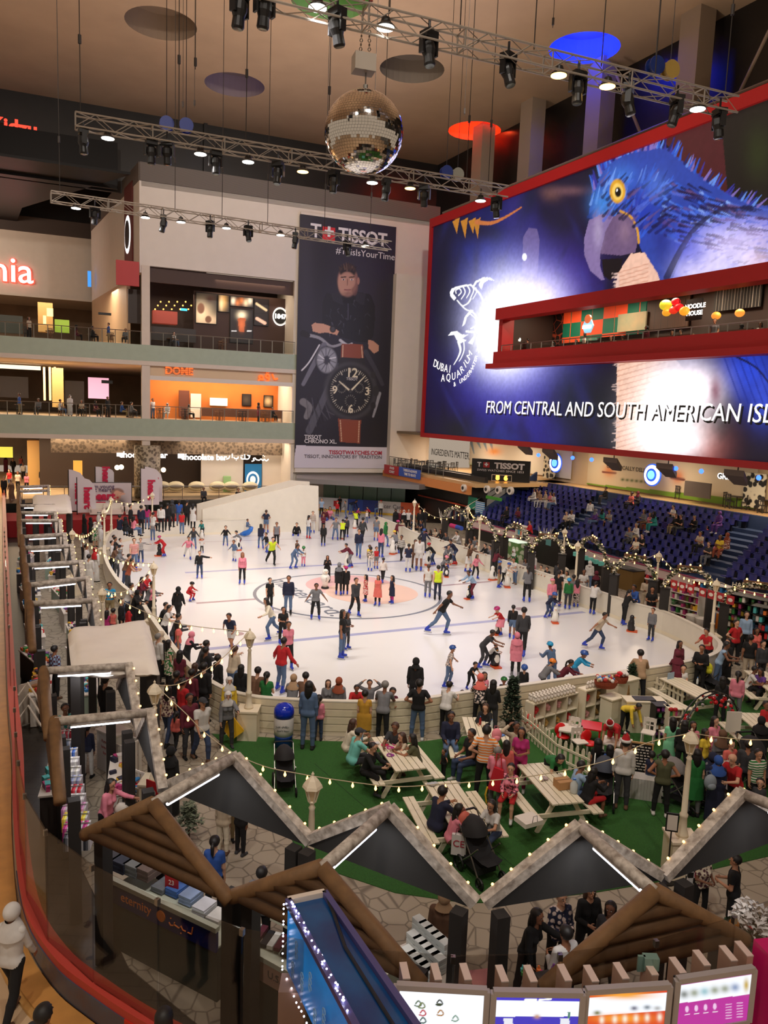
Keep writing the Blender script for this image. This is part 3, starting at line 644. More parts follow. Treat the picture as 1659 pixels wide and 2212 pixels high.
L_n([(751,603),(750,616)],2,(140,96,84));L_n([(744,626),(757,626)],2.4,(130,74,74));B(751,634,12,5,(110,78,72),.5)
P_([(673,702),(680,697),(700,700),(722,708),(732,716),(728,724),(705,718),(690,720),(676,716)],(206,156,132));Q(719,711,7,8,(28,26,30));Q(719,711,4.5,5.5,(70,68,74));P_([(795,734),(806,736),(818,746),(818,758),(808,764),(796,752)],(196,144,122))
for pts,w,c in(([(655,722),(690,730),(715,748),(740,742)],(7,5),(150,150,160)),([(700,745),(676,790),(655,830)],(12,8),(110,110,124)),([(690,745),(668,782),(652,800)],(3,3),(214,214,224)),([(730,790),(700,860),(668,930)],(12,16),(84,84,96)),([(655,868),(668,880),(662,900)],(16,12),(120,118,124)),([(790,760),(812,800),(826,830)],(10,8),(60,58,70)),([(655,720),(664,724)],(14,12),(30,28,34)),([(820,850),(812,880),(806,900)],(7,4),(150,150,160)),([(735,735),(750,745),(760,742)],(6,4),(190,190,200))):Cv(pts,w,c)
Q(706,778,25,31,(36,36,44));Q(706,778,22,28,(150,152,164));Q(706,778,8,10,(60,60,70))
for k in range(26):
 a=k*.97;L_n([(706+cos(a)*6,778+sin(a)*8),(706+cos(a+.2)*20,778+sin(a+.2)*25)],1.4,random.choice([(240,240,250),(90,90,104),(60,60,70)]),.7)
for k in range(14):L_n([(662+k*4,860+k%3*14),(668+k*5,930-k*3)],2,random.choice([(60,58,68),(92,90,100),(20,18,24)]),.6)
P_([(738,742),(784,744),(786,776),(736,774)],(140,72,54));P_([(730,904),(780,908),(778,958),(734,955)],(140,70,50))
for x0,y0,x1,y1 in((741,746,740,772),(781,748,783,772),(735,908,738,952),(776,910,774,954)):[L_n([(x0+(x1-x0)*t,y0+(y1-y0)*t),(x0+(x1-x0)*(t+.06),y0+(y1-y0)*(t+.06))],1.8,(226,190,160))for t in np.arange(0,1,.12)]
P_([(732,772),(788,774),(800,900),(722,900)],(38,36,40));Q(757,844,56,61,(84,82,88));Q(757,844,53,58,(46,44,50));Q(757,844,48,53,(22,21,25));Q(757,844,46,51,(32,31,36))
Q(812,845,7,12,(48,46,50));Q(806,810,6,8,(48,46,50));Q(806,876,6,8,(40,38,42))
for k in range(60):
 a=k*pi/30;r0=.78 if k%5==0 else .86;L_n([(757+sin(a)*46*r0,844-cos(a)*51*r0),(757+sin(a)*43,844-cos(a)*48)],1.8 if k%5==0 else .9,(214,206,190))
for cx_,cy_,r in((738,838,10),(776,838,10),(757,866,12)):
 Q(cx_,cy_,r,r*1.1,(34,33,38))
 for k in range(16):a=k*pi/8;L_n([(cx_+sin(a)*r*.8,cy_-cos(a)*r*.88),(cx_+sin(a)*r,cy_-cos(a)*r*1.1)],.9,(170,165,155),.8)
L_n([(757,845),(733,824)],(4,2),(236,226,200));L_n([(757,845),(789,812)],(4,1.6),(236,226,200));Q(757,845,4,4,(60,58,60))
P_([(640,962),(840,967),(840,1020),(630,1020)],(214,208,220))
q0.build('banner_print',m_print,ban)
mb=MB();s0,z1=bpx(656,462,-.2);s1,z0=bpx(827,1019,-.2);bbox(mb,s0-.25,s1+.35,z0-.1,z1+.15,-.22,-.12);mb.build('banner_backing',m_white,ban)
def blet(t,size,x,y,m,parent,o=-.28,**k):
 s_,z_=bpx(x,y,o);return text(t,size,m,parent,wallM(bw(s_,z_,o),B0,B0+UB,k.pop('out',.04)),k.pop('name','lettering'),.01,**k)
m_ltext=M('print_white',(226,222,226),.6);m_rtext=M('print_crimson',(176,40,66),.6)
blet('T',1.6,682,500,m_ltext,ban,bold=.03);mb=MB();brect(mb,697,489,723,521,-.3,.04);mb.build('red_square',M('print_red',(206,34,44),.5),ban);blet('+',1.6,710,503,m_ltext,ban,bold=.06,out=.09)
blet('TISSOT',1.55,784,514,m_ltext,ban,bold=.04,width=bpx(838,514)[0]-bpx(733,505)[0]);blet('#ThisIsYourTime',.8,790,549,m_ltext,ban)
for t,x,y,s_ in(('12',760,806,1.05),('9',723,843,.9),('3',793,846,.9),('6',757,884,.95)):blet(t,s_*1.1,x,y,M('print_lume',(230,220,196),.6),ban,bold=.02)
blet('TISSOT',.35,760,819,m_ltext,ban);blet('TISSOT',.5,657,944,m_ltext,ban,align='LEFT',bold=.01);blet('CHRONO XL.',.5,657,953,m_ltext,ban,align='LEFT',bold=.01)
blet('TISSOTWATCHES.COM',.5,825,979,m_rtext,ban,align='RIGHT',bold=.01);blet('TISSOT, INNOVATORS BY TRADITION',.44,825,988,M('print_grey',(90,84,96),.6),ban,align='RIGHT')
# ---------------- signs on the far facade
def sign(name,label):return thing(name,label,'sign')
def lozenge(cx,cy_,rx,ry,m,parent,o=-.1,n=28,th=.06,name='sign_disc',bpxf=None,boxw=None):
 s_,z_=bpx(cx,cy_,o);sa,_=bpx(cx+rx,cy_,o);_,za=bpx(cx,cy_-ry,o);RX,RY=abs(sa-s_),abs(za-z_)
 mb=MB();mb.prism([bw(s_+cos(2*pi*k/n)*RX,z_+sin(2*pi*k/n)*RY,o-th)for k in range(n)],WB*th);return mb.build(name,m,parent),s_,z_,RX
g=sign('round_sign','round lit emblem on the dark brown cafe wall beside the banner')
lozenge(605,684,16,20,e_white,g,2.9);lozenge(605,684,13,16,m_black,g,2.82,name='sign_face');blet('1847',.55,605,684,e_white,g,o=2.75,bold=.03);lozenge(605,684,15,19,emis('sign_soft',(210,210,205),.8),g,2.86,name='sign_ring')
g=sign('round_sign','tall oval lit emblem seen edge-on, high on the corner of the white block')
a=B0+fd*1.0;mb=MB();ff=[B0,B0+fd*10];c=WP(283,508,*ff);tdir=fd
mb.prism([c+fd*cos(2*pi*k/28)*1.15+Vector((0,0,sin(2*pi*k/28)*1.55))+Vector((fd.y,-fd.x,0))*(-.3)for k in range(28)],Vector((fd.y,-fd.x,0))*.1);mb.build('sign_disc',e_white,g)
mb=MB();mb.prism([c+fd*cos(2*pi*k/28)*.8+Vector((0,0,sin(2*pi*k/28)*1.15))+Vector((fd.y,-fd.x,0))*(-.36)for k in range(28)],Vector((fd.y,-fd.x,0))*.1);mb.build('sign_face',m_black,g)
mb=MB();q=WP(286,500,*ff);mb.box(WP(284,505,*ff)-Vector((fd.y,-fd.x,0))*.22,(3.,.12,7.8),atan2(fd.y,fd.x));mb.build('sign_panel',M('maroon_panel',(104,44,40),.6),g)
g=sign('wall_lettering','red lit lettering ending in zania on the far left wall')
o_=23.7;blet('KidZania',3.6,73,590,emis('sign_red_lit',(255,66,46),1.6),g,o=o_,align='RIGHT',bold=.10);blet('KidZania',3.6,73,590,e_white,g,o=o_,align='RIGHT',bold=.02,out=.2)
g=sign('wall_lettering','small red reflection of the lit lettering in the glossy black panel at top left')
blet('Kidzu',1.5,30,275,MATS['sign_red_lit'],g,o=4.8,bold=.05);blet('Bhu',.9,62,291,MATS['sign_red_lit'],g,o=4.8,bold=.03)  # mirrored lettering modelled as glowing letters in front of the gloss panel
g=sign('wall_lettering','orange lit Latin lettering on the restaurant fascia, left of the Arabic one');m_os=emis('sign_orange_lit',(236,106,40),1.0)
blet('DÔME',.8,387,802,m_os,g,o=.1,bold=.03);mb=MB()
for k in range(3):s_,z_=bpx(387,798+k*4,.1);bbox(mb,s_-1.15+k*.1,s_+1.15-k*.1,z_-.02,z_+.02,.04,.09)
mb.build('sign_bars',M('sign_brown',(120,70,40),.6),g)
g=sign('wall_lettering','orange lit Arabic lettering on the restaurant fascia, near the banner');
mb=MB()
def stroke(mb,pts,r,o=.06):
 L_=[]
 for x,y in spline(pts,4):s_,z_=bpx(x,y,o);L_.append(bw(s_,z_,o))
 mb.tube(L_,r,5)
for pts in([(600,818),(593,819),(590,812),(588,808)],[(582,812),(577,808),(574,814),(580,817),(582,813),(580,822),(572,826)],[(570,820),(563,819),(560,813),(566,812),(568,818),(560,820),(558,828)],[(576,804),(577,804)],[(580,804),(581,804)]):stroke(mb,pts,.09)
mb.build('lettering',m_os,g)
def arabic(mb,x0,y0,x1,y1,o,n=7,r=.05,seed=1):
 w=(x1-x0);sl=(y1-y0)/w;Y=lambda x,d:y0+(x-x0)*sl+d
 X=lambda f:x0+f*w
 for pts in([(1,-1),(.95,3),(.9,0),(.87,3),(.82,0),(.78,3),(.7,2)],[(.7,2),(.68,-1),(.64,1),(.66,4),(.60,7)],[(.56,-6),(.54,0),(.5,3),(.44,3)],[(.5,-6),(.56,-3)],[(.44,3),(.43,-7)],[(.43,3),(.36,3),(.35,-1)],[(.28,-1),(.27,3),(.2,4),(.18,1)],[(.23,7),(.24,7)],[(.14,3),(.14,-6)],[(.08,-1),(.06,4),(0,7)],[(.9,-6),(.91,-6)],[(.87,-8),(.88,-8)],[(.38,-4),(.39,-4)],[(.35,-4),(.355,-4)]):
  stroke(mb,[(X(f),Y(X(f),d))for f,d in pts],r,o)
for(x,w_,lbl)in((430,100,'lit chocolate bar lettering right of the round perforated column'),(300,60,'lit chocolate bar lettering partly behind the round perforated column')):
 g=sign('shop_sign',lbl)
 blet('chocolate bar',.72,441 if x==430 else 310,988 if x==430 else 983,e_white,g,o=2.3,bold=.02)
 mb=MB();arabic(mb,489,985,580,993,2.3)if x==430 else brect(mb,252,978,268,986,2.35);mb.build('lettering',e_white,g)
 if x==430:mb=MB();brect(mb,384,980,398,990,2.35);mb.build('sign_block',e_white,g)
g=sign('shop_sign','blue panel with a round white crest beside the chocolate bar entrance');mb=MB();brect(mb,529,1002,564,1062,3.3);mb.build('panel',M('panel_blue',(28,108,156),.5,emit=.25),g);lozenge(546,1036,14,18,M('crest_white',(226,232,236),.5,emit=.5),g,3.15);lozenge(546,1036,10,13,M('panel_blue2',(38,110,160),.5,emit=.3),g,3.05,name='crest_ring');lozenge(546,1036,6,8,MATS['crest_white'],g,2.95,name='crest_centre')
def poster(label,x0,y0,x1,y1,o,fn,name='poster',cat='poster',m=None,res=.06,back=(30,22,20)):
 q=bpic(x0,y0,x1,y1,o-.12,res,back);fn(q,x0,y0,x1,y1);g=thing(name,label,cat);q.build('print',m or m_lightbox,g)
 mb=MB();brect(mb,x0-1.5,y0-1.5,x1+1.5,y1+1.5,o,.06);mb.build('poster_frame',m_black,g);return g
def f1(q,a,b,c,d):
 q.blob(a+12,d-20,20,26,(236,206,160));q.blob(c-12,d-8,18,12,(214,180,140));q.ell(a+10,b+34,8,12,(120,76,50));q.ell(a+26,d-10,7,8,(110,70,46));q.blob(a+30,b+14,10,8,(60,36,28))
poster('poster of a cream and chocolate roll, leftmost on the brown cafe wall',424,632,467,700,2.95,f1)
poster('small poster of a yellow cone shape between the roll and cup posters',472,637,494,674,2.95,lambda q,a,b,c,d:(q.blob(a+10,b+16,8,16,(206,160,96)),q.blob(a+6,b+20,4,14,(230,200,150))))
poster('wide poster of small desserts above the sundae poster',498,640,546,664,2.95,lambda q,a,b,c,d:[q.blob(a+6+k*9,b+10+k%2*4,5,7,random.choice([(230,200,160),(190,110,60),(240,224,196)]))for k in range(5)])
poster('tall poster of an ice cream sundae on the brown cafe wall',498,667,544,742,2.95,lambda q,a,b,c,d:(q.blob(a+24,b+14,9,8,(244,226,190),1,1.1),q.poly([(a+15,b+20),(a+33,b+20),(a+29,b+50),(a+19,b+50)],(160,76,40)),q.blob(a+24,b+34,6,12,(206,110,60),.7),q.line([(a+3,b+48),(a+12,b+48)],2,(230,230,230)),q.line([(a+36,b+48),(a+45,b+48)],2,(230,230,230))))
poster('narrow poster of a dessert stick, rightmost on the brown cafe wall',550,646,578,704,2.95,lambda q,a,b,c,d:(q.line([(a+4,b+10),(c-3,b+24)],5,(206,180,140)),q.line([(a+5,b+42),(c-6,b+52)],7,(220,176,150)),q.line([(a+1,b+31),(c-1,b+31)],2,(20,14,12))))
for k,(x0,x1,l)in enumerate(((524,541,'left'),(571,588,'right'))):
 poster('small dark-framed picture, %s of the two on the orange wall'%l,x0,852+k*3,x1,876+k*3,4.95,lambda q,a,b,c,d:q.blob(a+8,b+12,7,8,(226,196,150)if k else(70,60,50)),'framed_picture','picture',m_print)
g=poster('white party hall poster of a woman in a hat between the feather flags',197,1043,284,1095,-6.0,lambda q,a,b,c,d:(q.mix(np.ones(q.X.shape),(206,196,200)),q.ell(a+56,b+20,15,9,(150,116,104)),q.ell(a+56,b+28,9,12,(226,176,150)),q.ell(a+57,b+32,3,2,(206,20,40)),q.blob(a+62,d-6,14,16,(60,44,40)),q.line([(a+60,b+20),(a+72,b+24),(a+60,b+26)],3,(220,170,146))),'billboard','billboard',m_print,.05)
m_heart=M('print_magenta',(196,24,70),.6);m_purp=M('print_violet',(70,40,90),.6)
blet('heart',.8,222,1072,m_heart,g,o=-6.15,bold=.04);blet("I'm young",.42,222,1051,m_purp,g,o=-6.15);blet('at heart',.42,220,1058,m_purp,g,o=-6.15);blet('107.1 FM',.28,226,1080,m_purp,g,o=-6.15)
mb=MB();brect(mb,208,1084,228,1089,-6.14,.03);mb.build('print_bar',m_heart,g)
def flag(x,yb,xt,yt,w,label,o):
 s_,zb=bpx(x,yb,o);_,zt=bpx(xt,yt,o);g=thing('feather_flag',label,'flag',group=None)
 hh=zt-zb;W_=w;pts=[]
 for t in np.linspace(0,1,12):pts.append((0,t))
 prof=[(0,.0),(W_,.0),(W_,.62),(W_*.92,.78),(W_*.66,.92),(W_*.2,.99),(0,1.)]
 mb=MB();mb.prism([bw(s_+a_,zb+.15+b_*(hh-.15),o)for a_,b_ in prof],WB*.03);mb.build('sail',M('flag_white',(214,206,210),.7),g)
 mb=MB();mb.tube([bw(s_-.04,zb,o),bw(s_-.04,zb+hh*.99,o)],.03,6);mb.build('pole',m_black,g)
 Mx=wallM(bw(s_+W_*.55,zb+hh*.45,o),B0,B0+UB,.05)@Matrix.Rotation(radians(-90),4,'Z');text('heart',.7,m_heart,g,Mx,'lettering',.005,bold=.04)
 return g
flag(150,1108,148,1014,1.15,'white feather flag furthest left, beside the stall roofs',-8);flag(168,1112,164,1030,1.2,'white feather flag just right of the furthest left one',-9)
flag(207,1046,207,1008,1.3,'white feather flag standing behind the billboard',-5);flag(305,1095,303,1012,1.3,'white feather flag right of the billboard, before the column',-7);flag(313,1088,312,1008,1.3,'white feather flag rearmost beside the perforated column',-5.5)
# ================================================================= RIGGING
m_alu=M('truss_aluminium',(176,168,158),.4,.6);m_blackm=M('black_metal',(20,19,20),.4)
e_lampw=emis('lamp_face_white',(255,252,240),7.);e_lampa=emis('lamp_face_amber',(255,196,110),6.)
m_cable=M('steel_cable',(50,44,40),.6)
TZ=17.5
def truss(name,label,a,b):
 a,b=Vector(a),Vector(b);d=(b-a);n=int(d.length/.55);d.normalize();w=Vector((-d.y,d.x,0))*.2;h=Vector((0,0,.2))
 t=thing(name,label,'truss',(a+b)/2);I=Matrix.Translation(-(a+b)/2)
 for i,j in((1,1),(1,-1),(-1,1),(-1,-1)):
  mb=MB();o=w*i+h*j-(a+b)/2;mb.cyl(a+o,b+o,.026,n=6);mb.build('chord',m_alu,t)
 mb=MB();st=(b-a)/n
 for k in range(n):
  p,q=a+st*k-(a+b)/2,a+st*(k+1)-(a+b)/2;m_=(p+q)/2;f=1 if k%2 else-1
  for u,v in((w,h),(-w,h)):mb.cyl(p+u+v*f,q+u-v*f,.013,n=4,cap=False)
  for v in(h,-h):mb.cyl(p+w*f+v,q-w*f+v,.013,n=4,cap=False)
  if k%4==0:
   for u,v,x,y in((w,h,w,-h),(-w,h,-w,-h),(w,h,-w,h),(w,-h,-w,-h)):mb.cyl(p+u+v,p+x+y,.022,n=4,cap=False)
 mb.build('lattice',m_alu,t);return a,b
T1=(G(560,-17,TZ),G(1582,231,TZ));T2=(G(163,261,TZ),G(1092,416,TZ));T3=(G(110,425,TZ),G(842,532,TZ))
for T,l in((T1,'aluminium lighting truss nearest the camera, running off the top edge'),(T2,'aluminium lighting truss passing behind the mirror ball'),(T3,'aluminium lighting truss furthest back, in front of the watch banner')):truss('lighting_truss',l,*T)
def tp(T,px,py):return WP(px,py,T[0],T[1])
def flood(T,px,py,warm,label,e=1.):
 p=tp(T,px,py);z0=TZ
 t=thing('flood_lamp',label,'lamp',p,0,'flood lamps on the trusses')
 mb=MB();mb.lathe([(.05,.22),(.09,.2),(.12,.1),(.2,.03),(.21,0)],n=16);hs_=mb.build('housing',m_blackm,t)
 mb=MB();mb.prism([(cos(2*pi*k/16)*.19,sin(2*pi*k/16)*.19,-.012)for k in range(16)],(0,0,.01));mb.build('lens',e_lampa if warm else e_lampw,hs_)
 mb=MB();mb.cyl((0,0,.2),(0,0,max(z0-p.z,.25)),.02,n=6);mb.build('hanger',m_blackm,t)
 spot('flood_light',(p.x,p.y,p.z-.06),(p.x*.55+(1.0 if T is T1 else-1),p.y+(9 if T is T1 else 10 if T is T2 else 8),0),FLP*e,(1,.82,.6)if warm else(1,.96,.92),95,.8,.2)
FLP=1500
k_=['leftmost','second from the left','third from the left','fourth from the left','fifth from the left','sixth from the left','seventh from the left','eighth from the left','ninth from the left']
for T,nm,L_ in((T1,'nearest',((686,17,0),(833,60,0),(1207,163,1),(1312,187,1),(1507,236,0))),(T2,'middle',((233,299,0),(433,333,0),(536,350,0),(654,371,1),(804,395,0),(886,407,1),(1038,434,0))),(T3,'furthest',((164,450,0),(314,470,0),(391,480,0),(489,493,0),(606,508,0),(789,531,0)))):
 for i,(x,y,w_)in enumerate(L_):flood(T,x,y,w_,'%s flood lamp under the %s truss, %s'%('amber' if w_ else 'white',nm,k_[i]),.5 if w_ else 1.)
for x,y in((-12,38),(0,24),(8,40),(-4,52),(-22,30),(18,30),(-10,12)):spot('ceiling_fill_spot',(x,y,19.5),(x*1.1,y+4,ZC),2600,(1,.84,.68),150,1.,.6)  # unseen upward spots added to lift the dark ceiling
def mover(T,px,py,label,s=1.):
 p=tp(T,px,py);t=thing('moving_head_light',label,'stage light',(p.x,p.y,p.z),random.uniform(0,3),'moving head lights on the trusses')
 z=max(TZ-.22-p.z,.3);r=random.uniform(-.35,.35)
 mb=MB();mb.box((0,0,z-.08),(.34,.26,.16));mb.cyl((0,0,z-.05),(0,0,z+.26),.03,n=6);mb.build('base',m_blackm,t)
 mb=MB();mb.box((-.2,0,z-.3),(.05,.14,.36));mb.box((.2,0,z-.3),(.05,.14,.36));mb.box((0,0,z-.16),(.44,.14,.05));mb.build('yoke',m_blackm,t)
 R_=Matrix.Rotation(r,3,'X');mb=MB();mb.lathe([(.08,.22),(.15,.15),(.16,0),(.12,-.12),(.13,-.3),(.11,-.34)],(0,0,z-.4),14,M=R_);mb.build('head',m_blackm,t)
 mb=MB();mb.lathe([(.1,-.345),(.02,-.35)],(0,0,z-.4),14,M=R_);mb.build('lens',M('lens_glass',(120,130,130),.1,.3),t)
for T,nm,L_ in((T1,'nearest',((571,12),(517,12),(728,52),(926,100),(1097,146),(1248,184),(1357,210),(1461,235),(1553,262))),(T2,'middle',((180,300),(327,324),(361,325),(466,347),(600,371),(721,390),(834,410),(916,424),(1072,445))),(T3,'furthest',((205,462),(353,480),(454,492),(536,502),(638,517),(750,534)))):
 for i,(x,y)in enumerate(L_):mover(T,x,y,'black moving head light under the %s truss, %s'%(nm,k_[i]))
n=0
for T,xs in((T1,(928,1085,1240,1372,1559,790)),(T2,(172,351,483,657,783,988,1045)),(T3,(126,345,443,543,676,790))):
 for x in xs:
  a,b=T;u0,u1=proj(a)[0],proj(b)[0];p=tp(T,x,300);p=a+(b-a)*((x-u0)/(u1-u0))if True else p
  mb=MB();mb.cyl((0,0,0),(0,0,ZC-TZ-.2),.014,n=4);mb.cyl((0,0,2.),(0,0,2.25),.05,n=6)
  o=mb.build('hanging_cable',m_cable,thing('rigging_cable','thin dark rigging cable from the ceiling to the %s truss, %s'%('nearest' if T is T1 else 'middle' if T is T2 else 'furthest',k_[sorted(xs).index(x)]),'cable',(p.x,p.y,TZ+.2),0,'rigging cables'))
for x,y0,y1,z0 in((420,0,232,24.),(395,30,235,24),(422,170,150,20),(1003,0,250,24),(1194,0,60,24)):
 p=G(x,y1,z0);mb=MB();mb.cyl((0,0,0),(0,0,ZC-z0),.012,n=4);mb.cyl((0,0,.1),(0,0,.35),.05,n=6);mb.build('rigging_cable',m_cable,None,label='loose thin dark cable dangling from the ceiling, %s'%{395:'leftmost',420:'second from the left',422:'third from the left',1003:'just right of the mirror ball',1194:'rightmost, before the blue ceiling recess'}[x],cat='cable',group='loose cables').location=p
def reel(px,py,z,rgb,label):
 p=G(px,py,z);t=thing('cable_reel',label,'reel',p,radians(20))
 mb=MB();mb.cyl((0,-.12,0),(0,-.08,0),.24,n=20);mb.cyl((0,.08,0),(0,.12,0),.24,n=20);mb.cyl((0,-.1,0),(0,.1,0),.18,n=14);mb.build('drum',M('reel_%d'%rgb[2],rgb,.4),t)
 mb=MB();mb.cyl((0,0,.2),(0,0,ZC-z),.012,n=4);mb.build('cable',m_cable,t)
for a in((402,272,18.6,(24,50,150),'blue cable reel hanging above the middle truss at left'),(360,268,18.6,(190,180,150),'pale cable reel hanging beside the blue one at left'),(1415,143,18.8,(20,44,110),'blue cable reel hanging before the grey column at top right'),(1447,152,18.8,(170,140,70),'yellowish cable reel hanging at top right'),(964,372,18.6,(22,48,130),'blue cable reel hanging right of the mirror ball'),(988,377,18.6,(150,150,140),'grey cable reel hanging right of the mirror ball')):reel(*a)
t=thing('catwalk','grey tubular service catwalk running just above the red screen frame','catwalk')
a,b=sw(-.8,26.0,1.4),sw(40,26.0,1.4)
mb=MB();mb.tube([a,b],.09,6);mb.tube([a+NB*-1.1-Vector((0,0,.5)),b+NB*-1.1-Vector((0,0,.5))],.06,6);mb.build('rail',M('catwalk_grey',(140,126,112),.5,.3),t)
mb=MB()
for k in range(52):q=a+VB*(.5+k*.78);mb.beam(q,q-NB*1.1-Vector((0,0,.5)),.05)
mb.build('rungs',M('catwalk_dark',(70,62,56),.6),t)
for px,py,l in((1330,190,'grey diagonal brace leaning on a column at top right'),(1659,100,'grey diagonal brace at the top right edge')):
 p=WP(px,py,sw(0,0,4),sw(9,0,4));s_=1 if px<1400 else-1;mb=MB();mb.cyl(p+Vector((0,0,.8)),p+VB*s_*2.6*(1 if s_>0 else 1)-Vector((0,0,3.6)),.1,n=8);mb.build('diagonal_brace',M('column_grey2',(140,124,108),.7),None,label=l,cat='brace')
bp=G(786,287,16.);t=thing('mirror_ball','large silver mirror ball hanging from chains in front of the trusses','mirror ball',bp)
def mirror_tiles(r,n,m_):
 mb=MB()
 rs=random.Random(2)
 for i in range(m_):
  t0,t1=pi*i/m_,pi*(i+1)/m_;nn=max(int(n*sin((t0+t1)/2)),6)
  for k in range(nn):
   p0,p1=2*pi*k/nn,2*pi*(k+.93)/nn;t1_=t0+(t1-t0)*.93
   vs=[Vector((sin(a)*cos(b),sin(a)*sin(b),cos(a)))*r for a,b in((t0,p0),(t1_,p0),(t1_,p1),(t0,p1))]
   c=(vs[0]+vs[2])/2;nn_=c.normalized();tlt=Vector((rs.uniform(-1,1),rs.uniform(-1,1),rs.uniform(-1,1)))*.02
   vs=[v+nn_*((v-c).dot(tlt)*1.2)for v in vs];mb.add(vs,[(0,1,2,3)])
 return mb
RB=85/1660*((bp-Vector((0,0,H))).dot(Vector(_fw)))
mirror_tiles(RB,84,44).build('mirror_tiles',M('mirror',(225,220,212),.04,1.),t)
mb=MB();mb.ball((0,0,0),RB*.985,32,20);mb.build('core',M('ball_core',(60,56,52),.5,.5),t,smooth=True)
mb=MB();mb.cyl((0,0,RB-.05),(0,0,RB+.14),.06,n=10);mb.cyl((0,0,RB+.1),(0,0,RB+.42),.02,n=6);mb.build('stem',m_steel,t)
mb=MB();mb.box((-.06,0,RB+.62),(.52,.4,.4),.3);mb.build('motor_box',M('motor_grey',(168,156,142),.5),t)
for dx in(-.12,.1):
 mb=MB()
 for k in range(13):mb.tube([(dx*(1-k/30)-.03+cos(a)*(.035 if k%2 else .012),sin(a)*(.012 if k%2 else .035),RB+.86+k*.1+sin(a)*0+cos(a)*0+(.05*sin(a*1)))for a in[j*pi/3 for j in range(7)]],.012,4)
 mb.build('chain',m_steel,t)
mb=MB();mb.cyl((-.02,0,RB+2.1),(-.02,0,ZC-bp.z),.02,n=5);mb.cyl((-.12,0,RB+2.05),(-.12,0,RB+2.35),.04,n=6,mi=1);mb.cyl((.08,0,RB+2.05),(.08,0,RB+2.35),.04,n=6,mi=1);mb.build('suspension',[m_cable,M('hook_red',(150,60,40),.5)],t)
# ================================================================= PEOPLE
def surfnets(D,o,h):
 S=D<0;nx,ny,nz=D.shape
 acc=np.zeros((nx-1,ny-1,nz-1,3));cnt=np.zeros((nx-1,ny-1,nz-1))
 for ax in range(3):
  for u in(0,1):
   for v in(0,1):
    sl=[slice(0,-1)]*3;a1,a2=[k for k in range(3)if k!=ax]
    def rng(off,e):return slice(off,(e-1+off))
    i0=[None]*3;i0[ax]=slice(0,D.shape[ax]-1);i0[a1]=slice(u,D.shape[a1]-1+u);i0[a2]=slice(v,D.shape[a2]-1+v)
    i1=list(i0);i1[ax]=slice(1,D.shape[ax])
    d0,d1=D[tuple(i0)],D[tuple(i1)];m=(d0<0)!=(d1<0)
    t=np.where(m,d0/np.where(m,d0-d1,1),0);p=[0,0,0]
    acc[...,ax]+=np.where(m,t,0);acc[...,a1]+=m*u;acc[...,a2]+=m*v;cnt+=m
 act=cnt>0;idx=-np.ones(cnt.shape,int);idx[act]=np.arange(act.sum())
 I=np.argwhere(act);V=(I+acc[act]/cnt[act][:,None])*h+o
 F_=[]
 for ax in range(3):
  a1,a2=(ax+1)%3,(ax+2)%3
  i0=[slice(1,-1)]*3;i0[ax]=slice(0,D.shape[ax]-1);i1=list(i0);i1[ax]=slice(1,D.shape[ax])
  s0,s1=S[tuple(i0)],S[tuple(i1)];e=np.argwhere(s0!=s1);flip=s0[tuple(e.T)]
  c=e.copy();c[:,a1]+=1;c[:,a2]+=1;cl=[]
  for u,v in((0,0),(1,0),(1,1),(0,1)):
   q=c.copy();q[:,a1]-=u;q[:,a2]-=v;cl.append(idx[tuple(q.T)])
  q=np.stack(cl,1);q[~flip]=q[~flip][:,::-1];F_.append(q)
 return V,np.concatenate(F_)
def vn(v):v=Vector(v);return v.normalized()
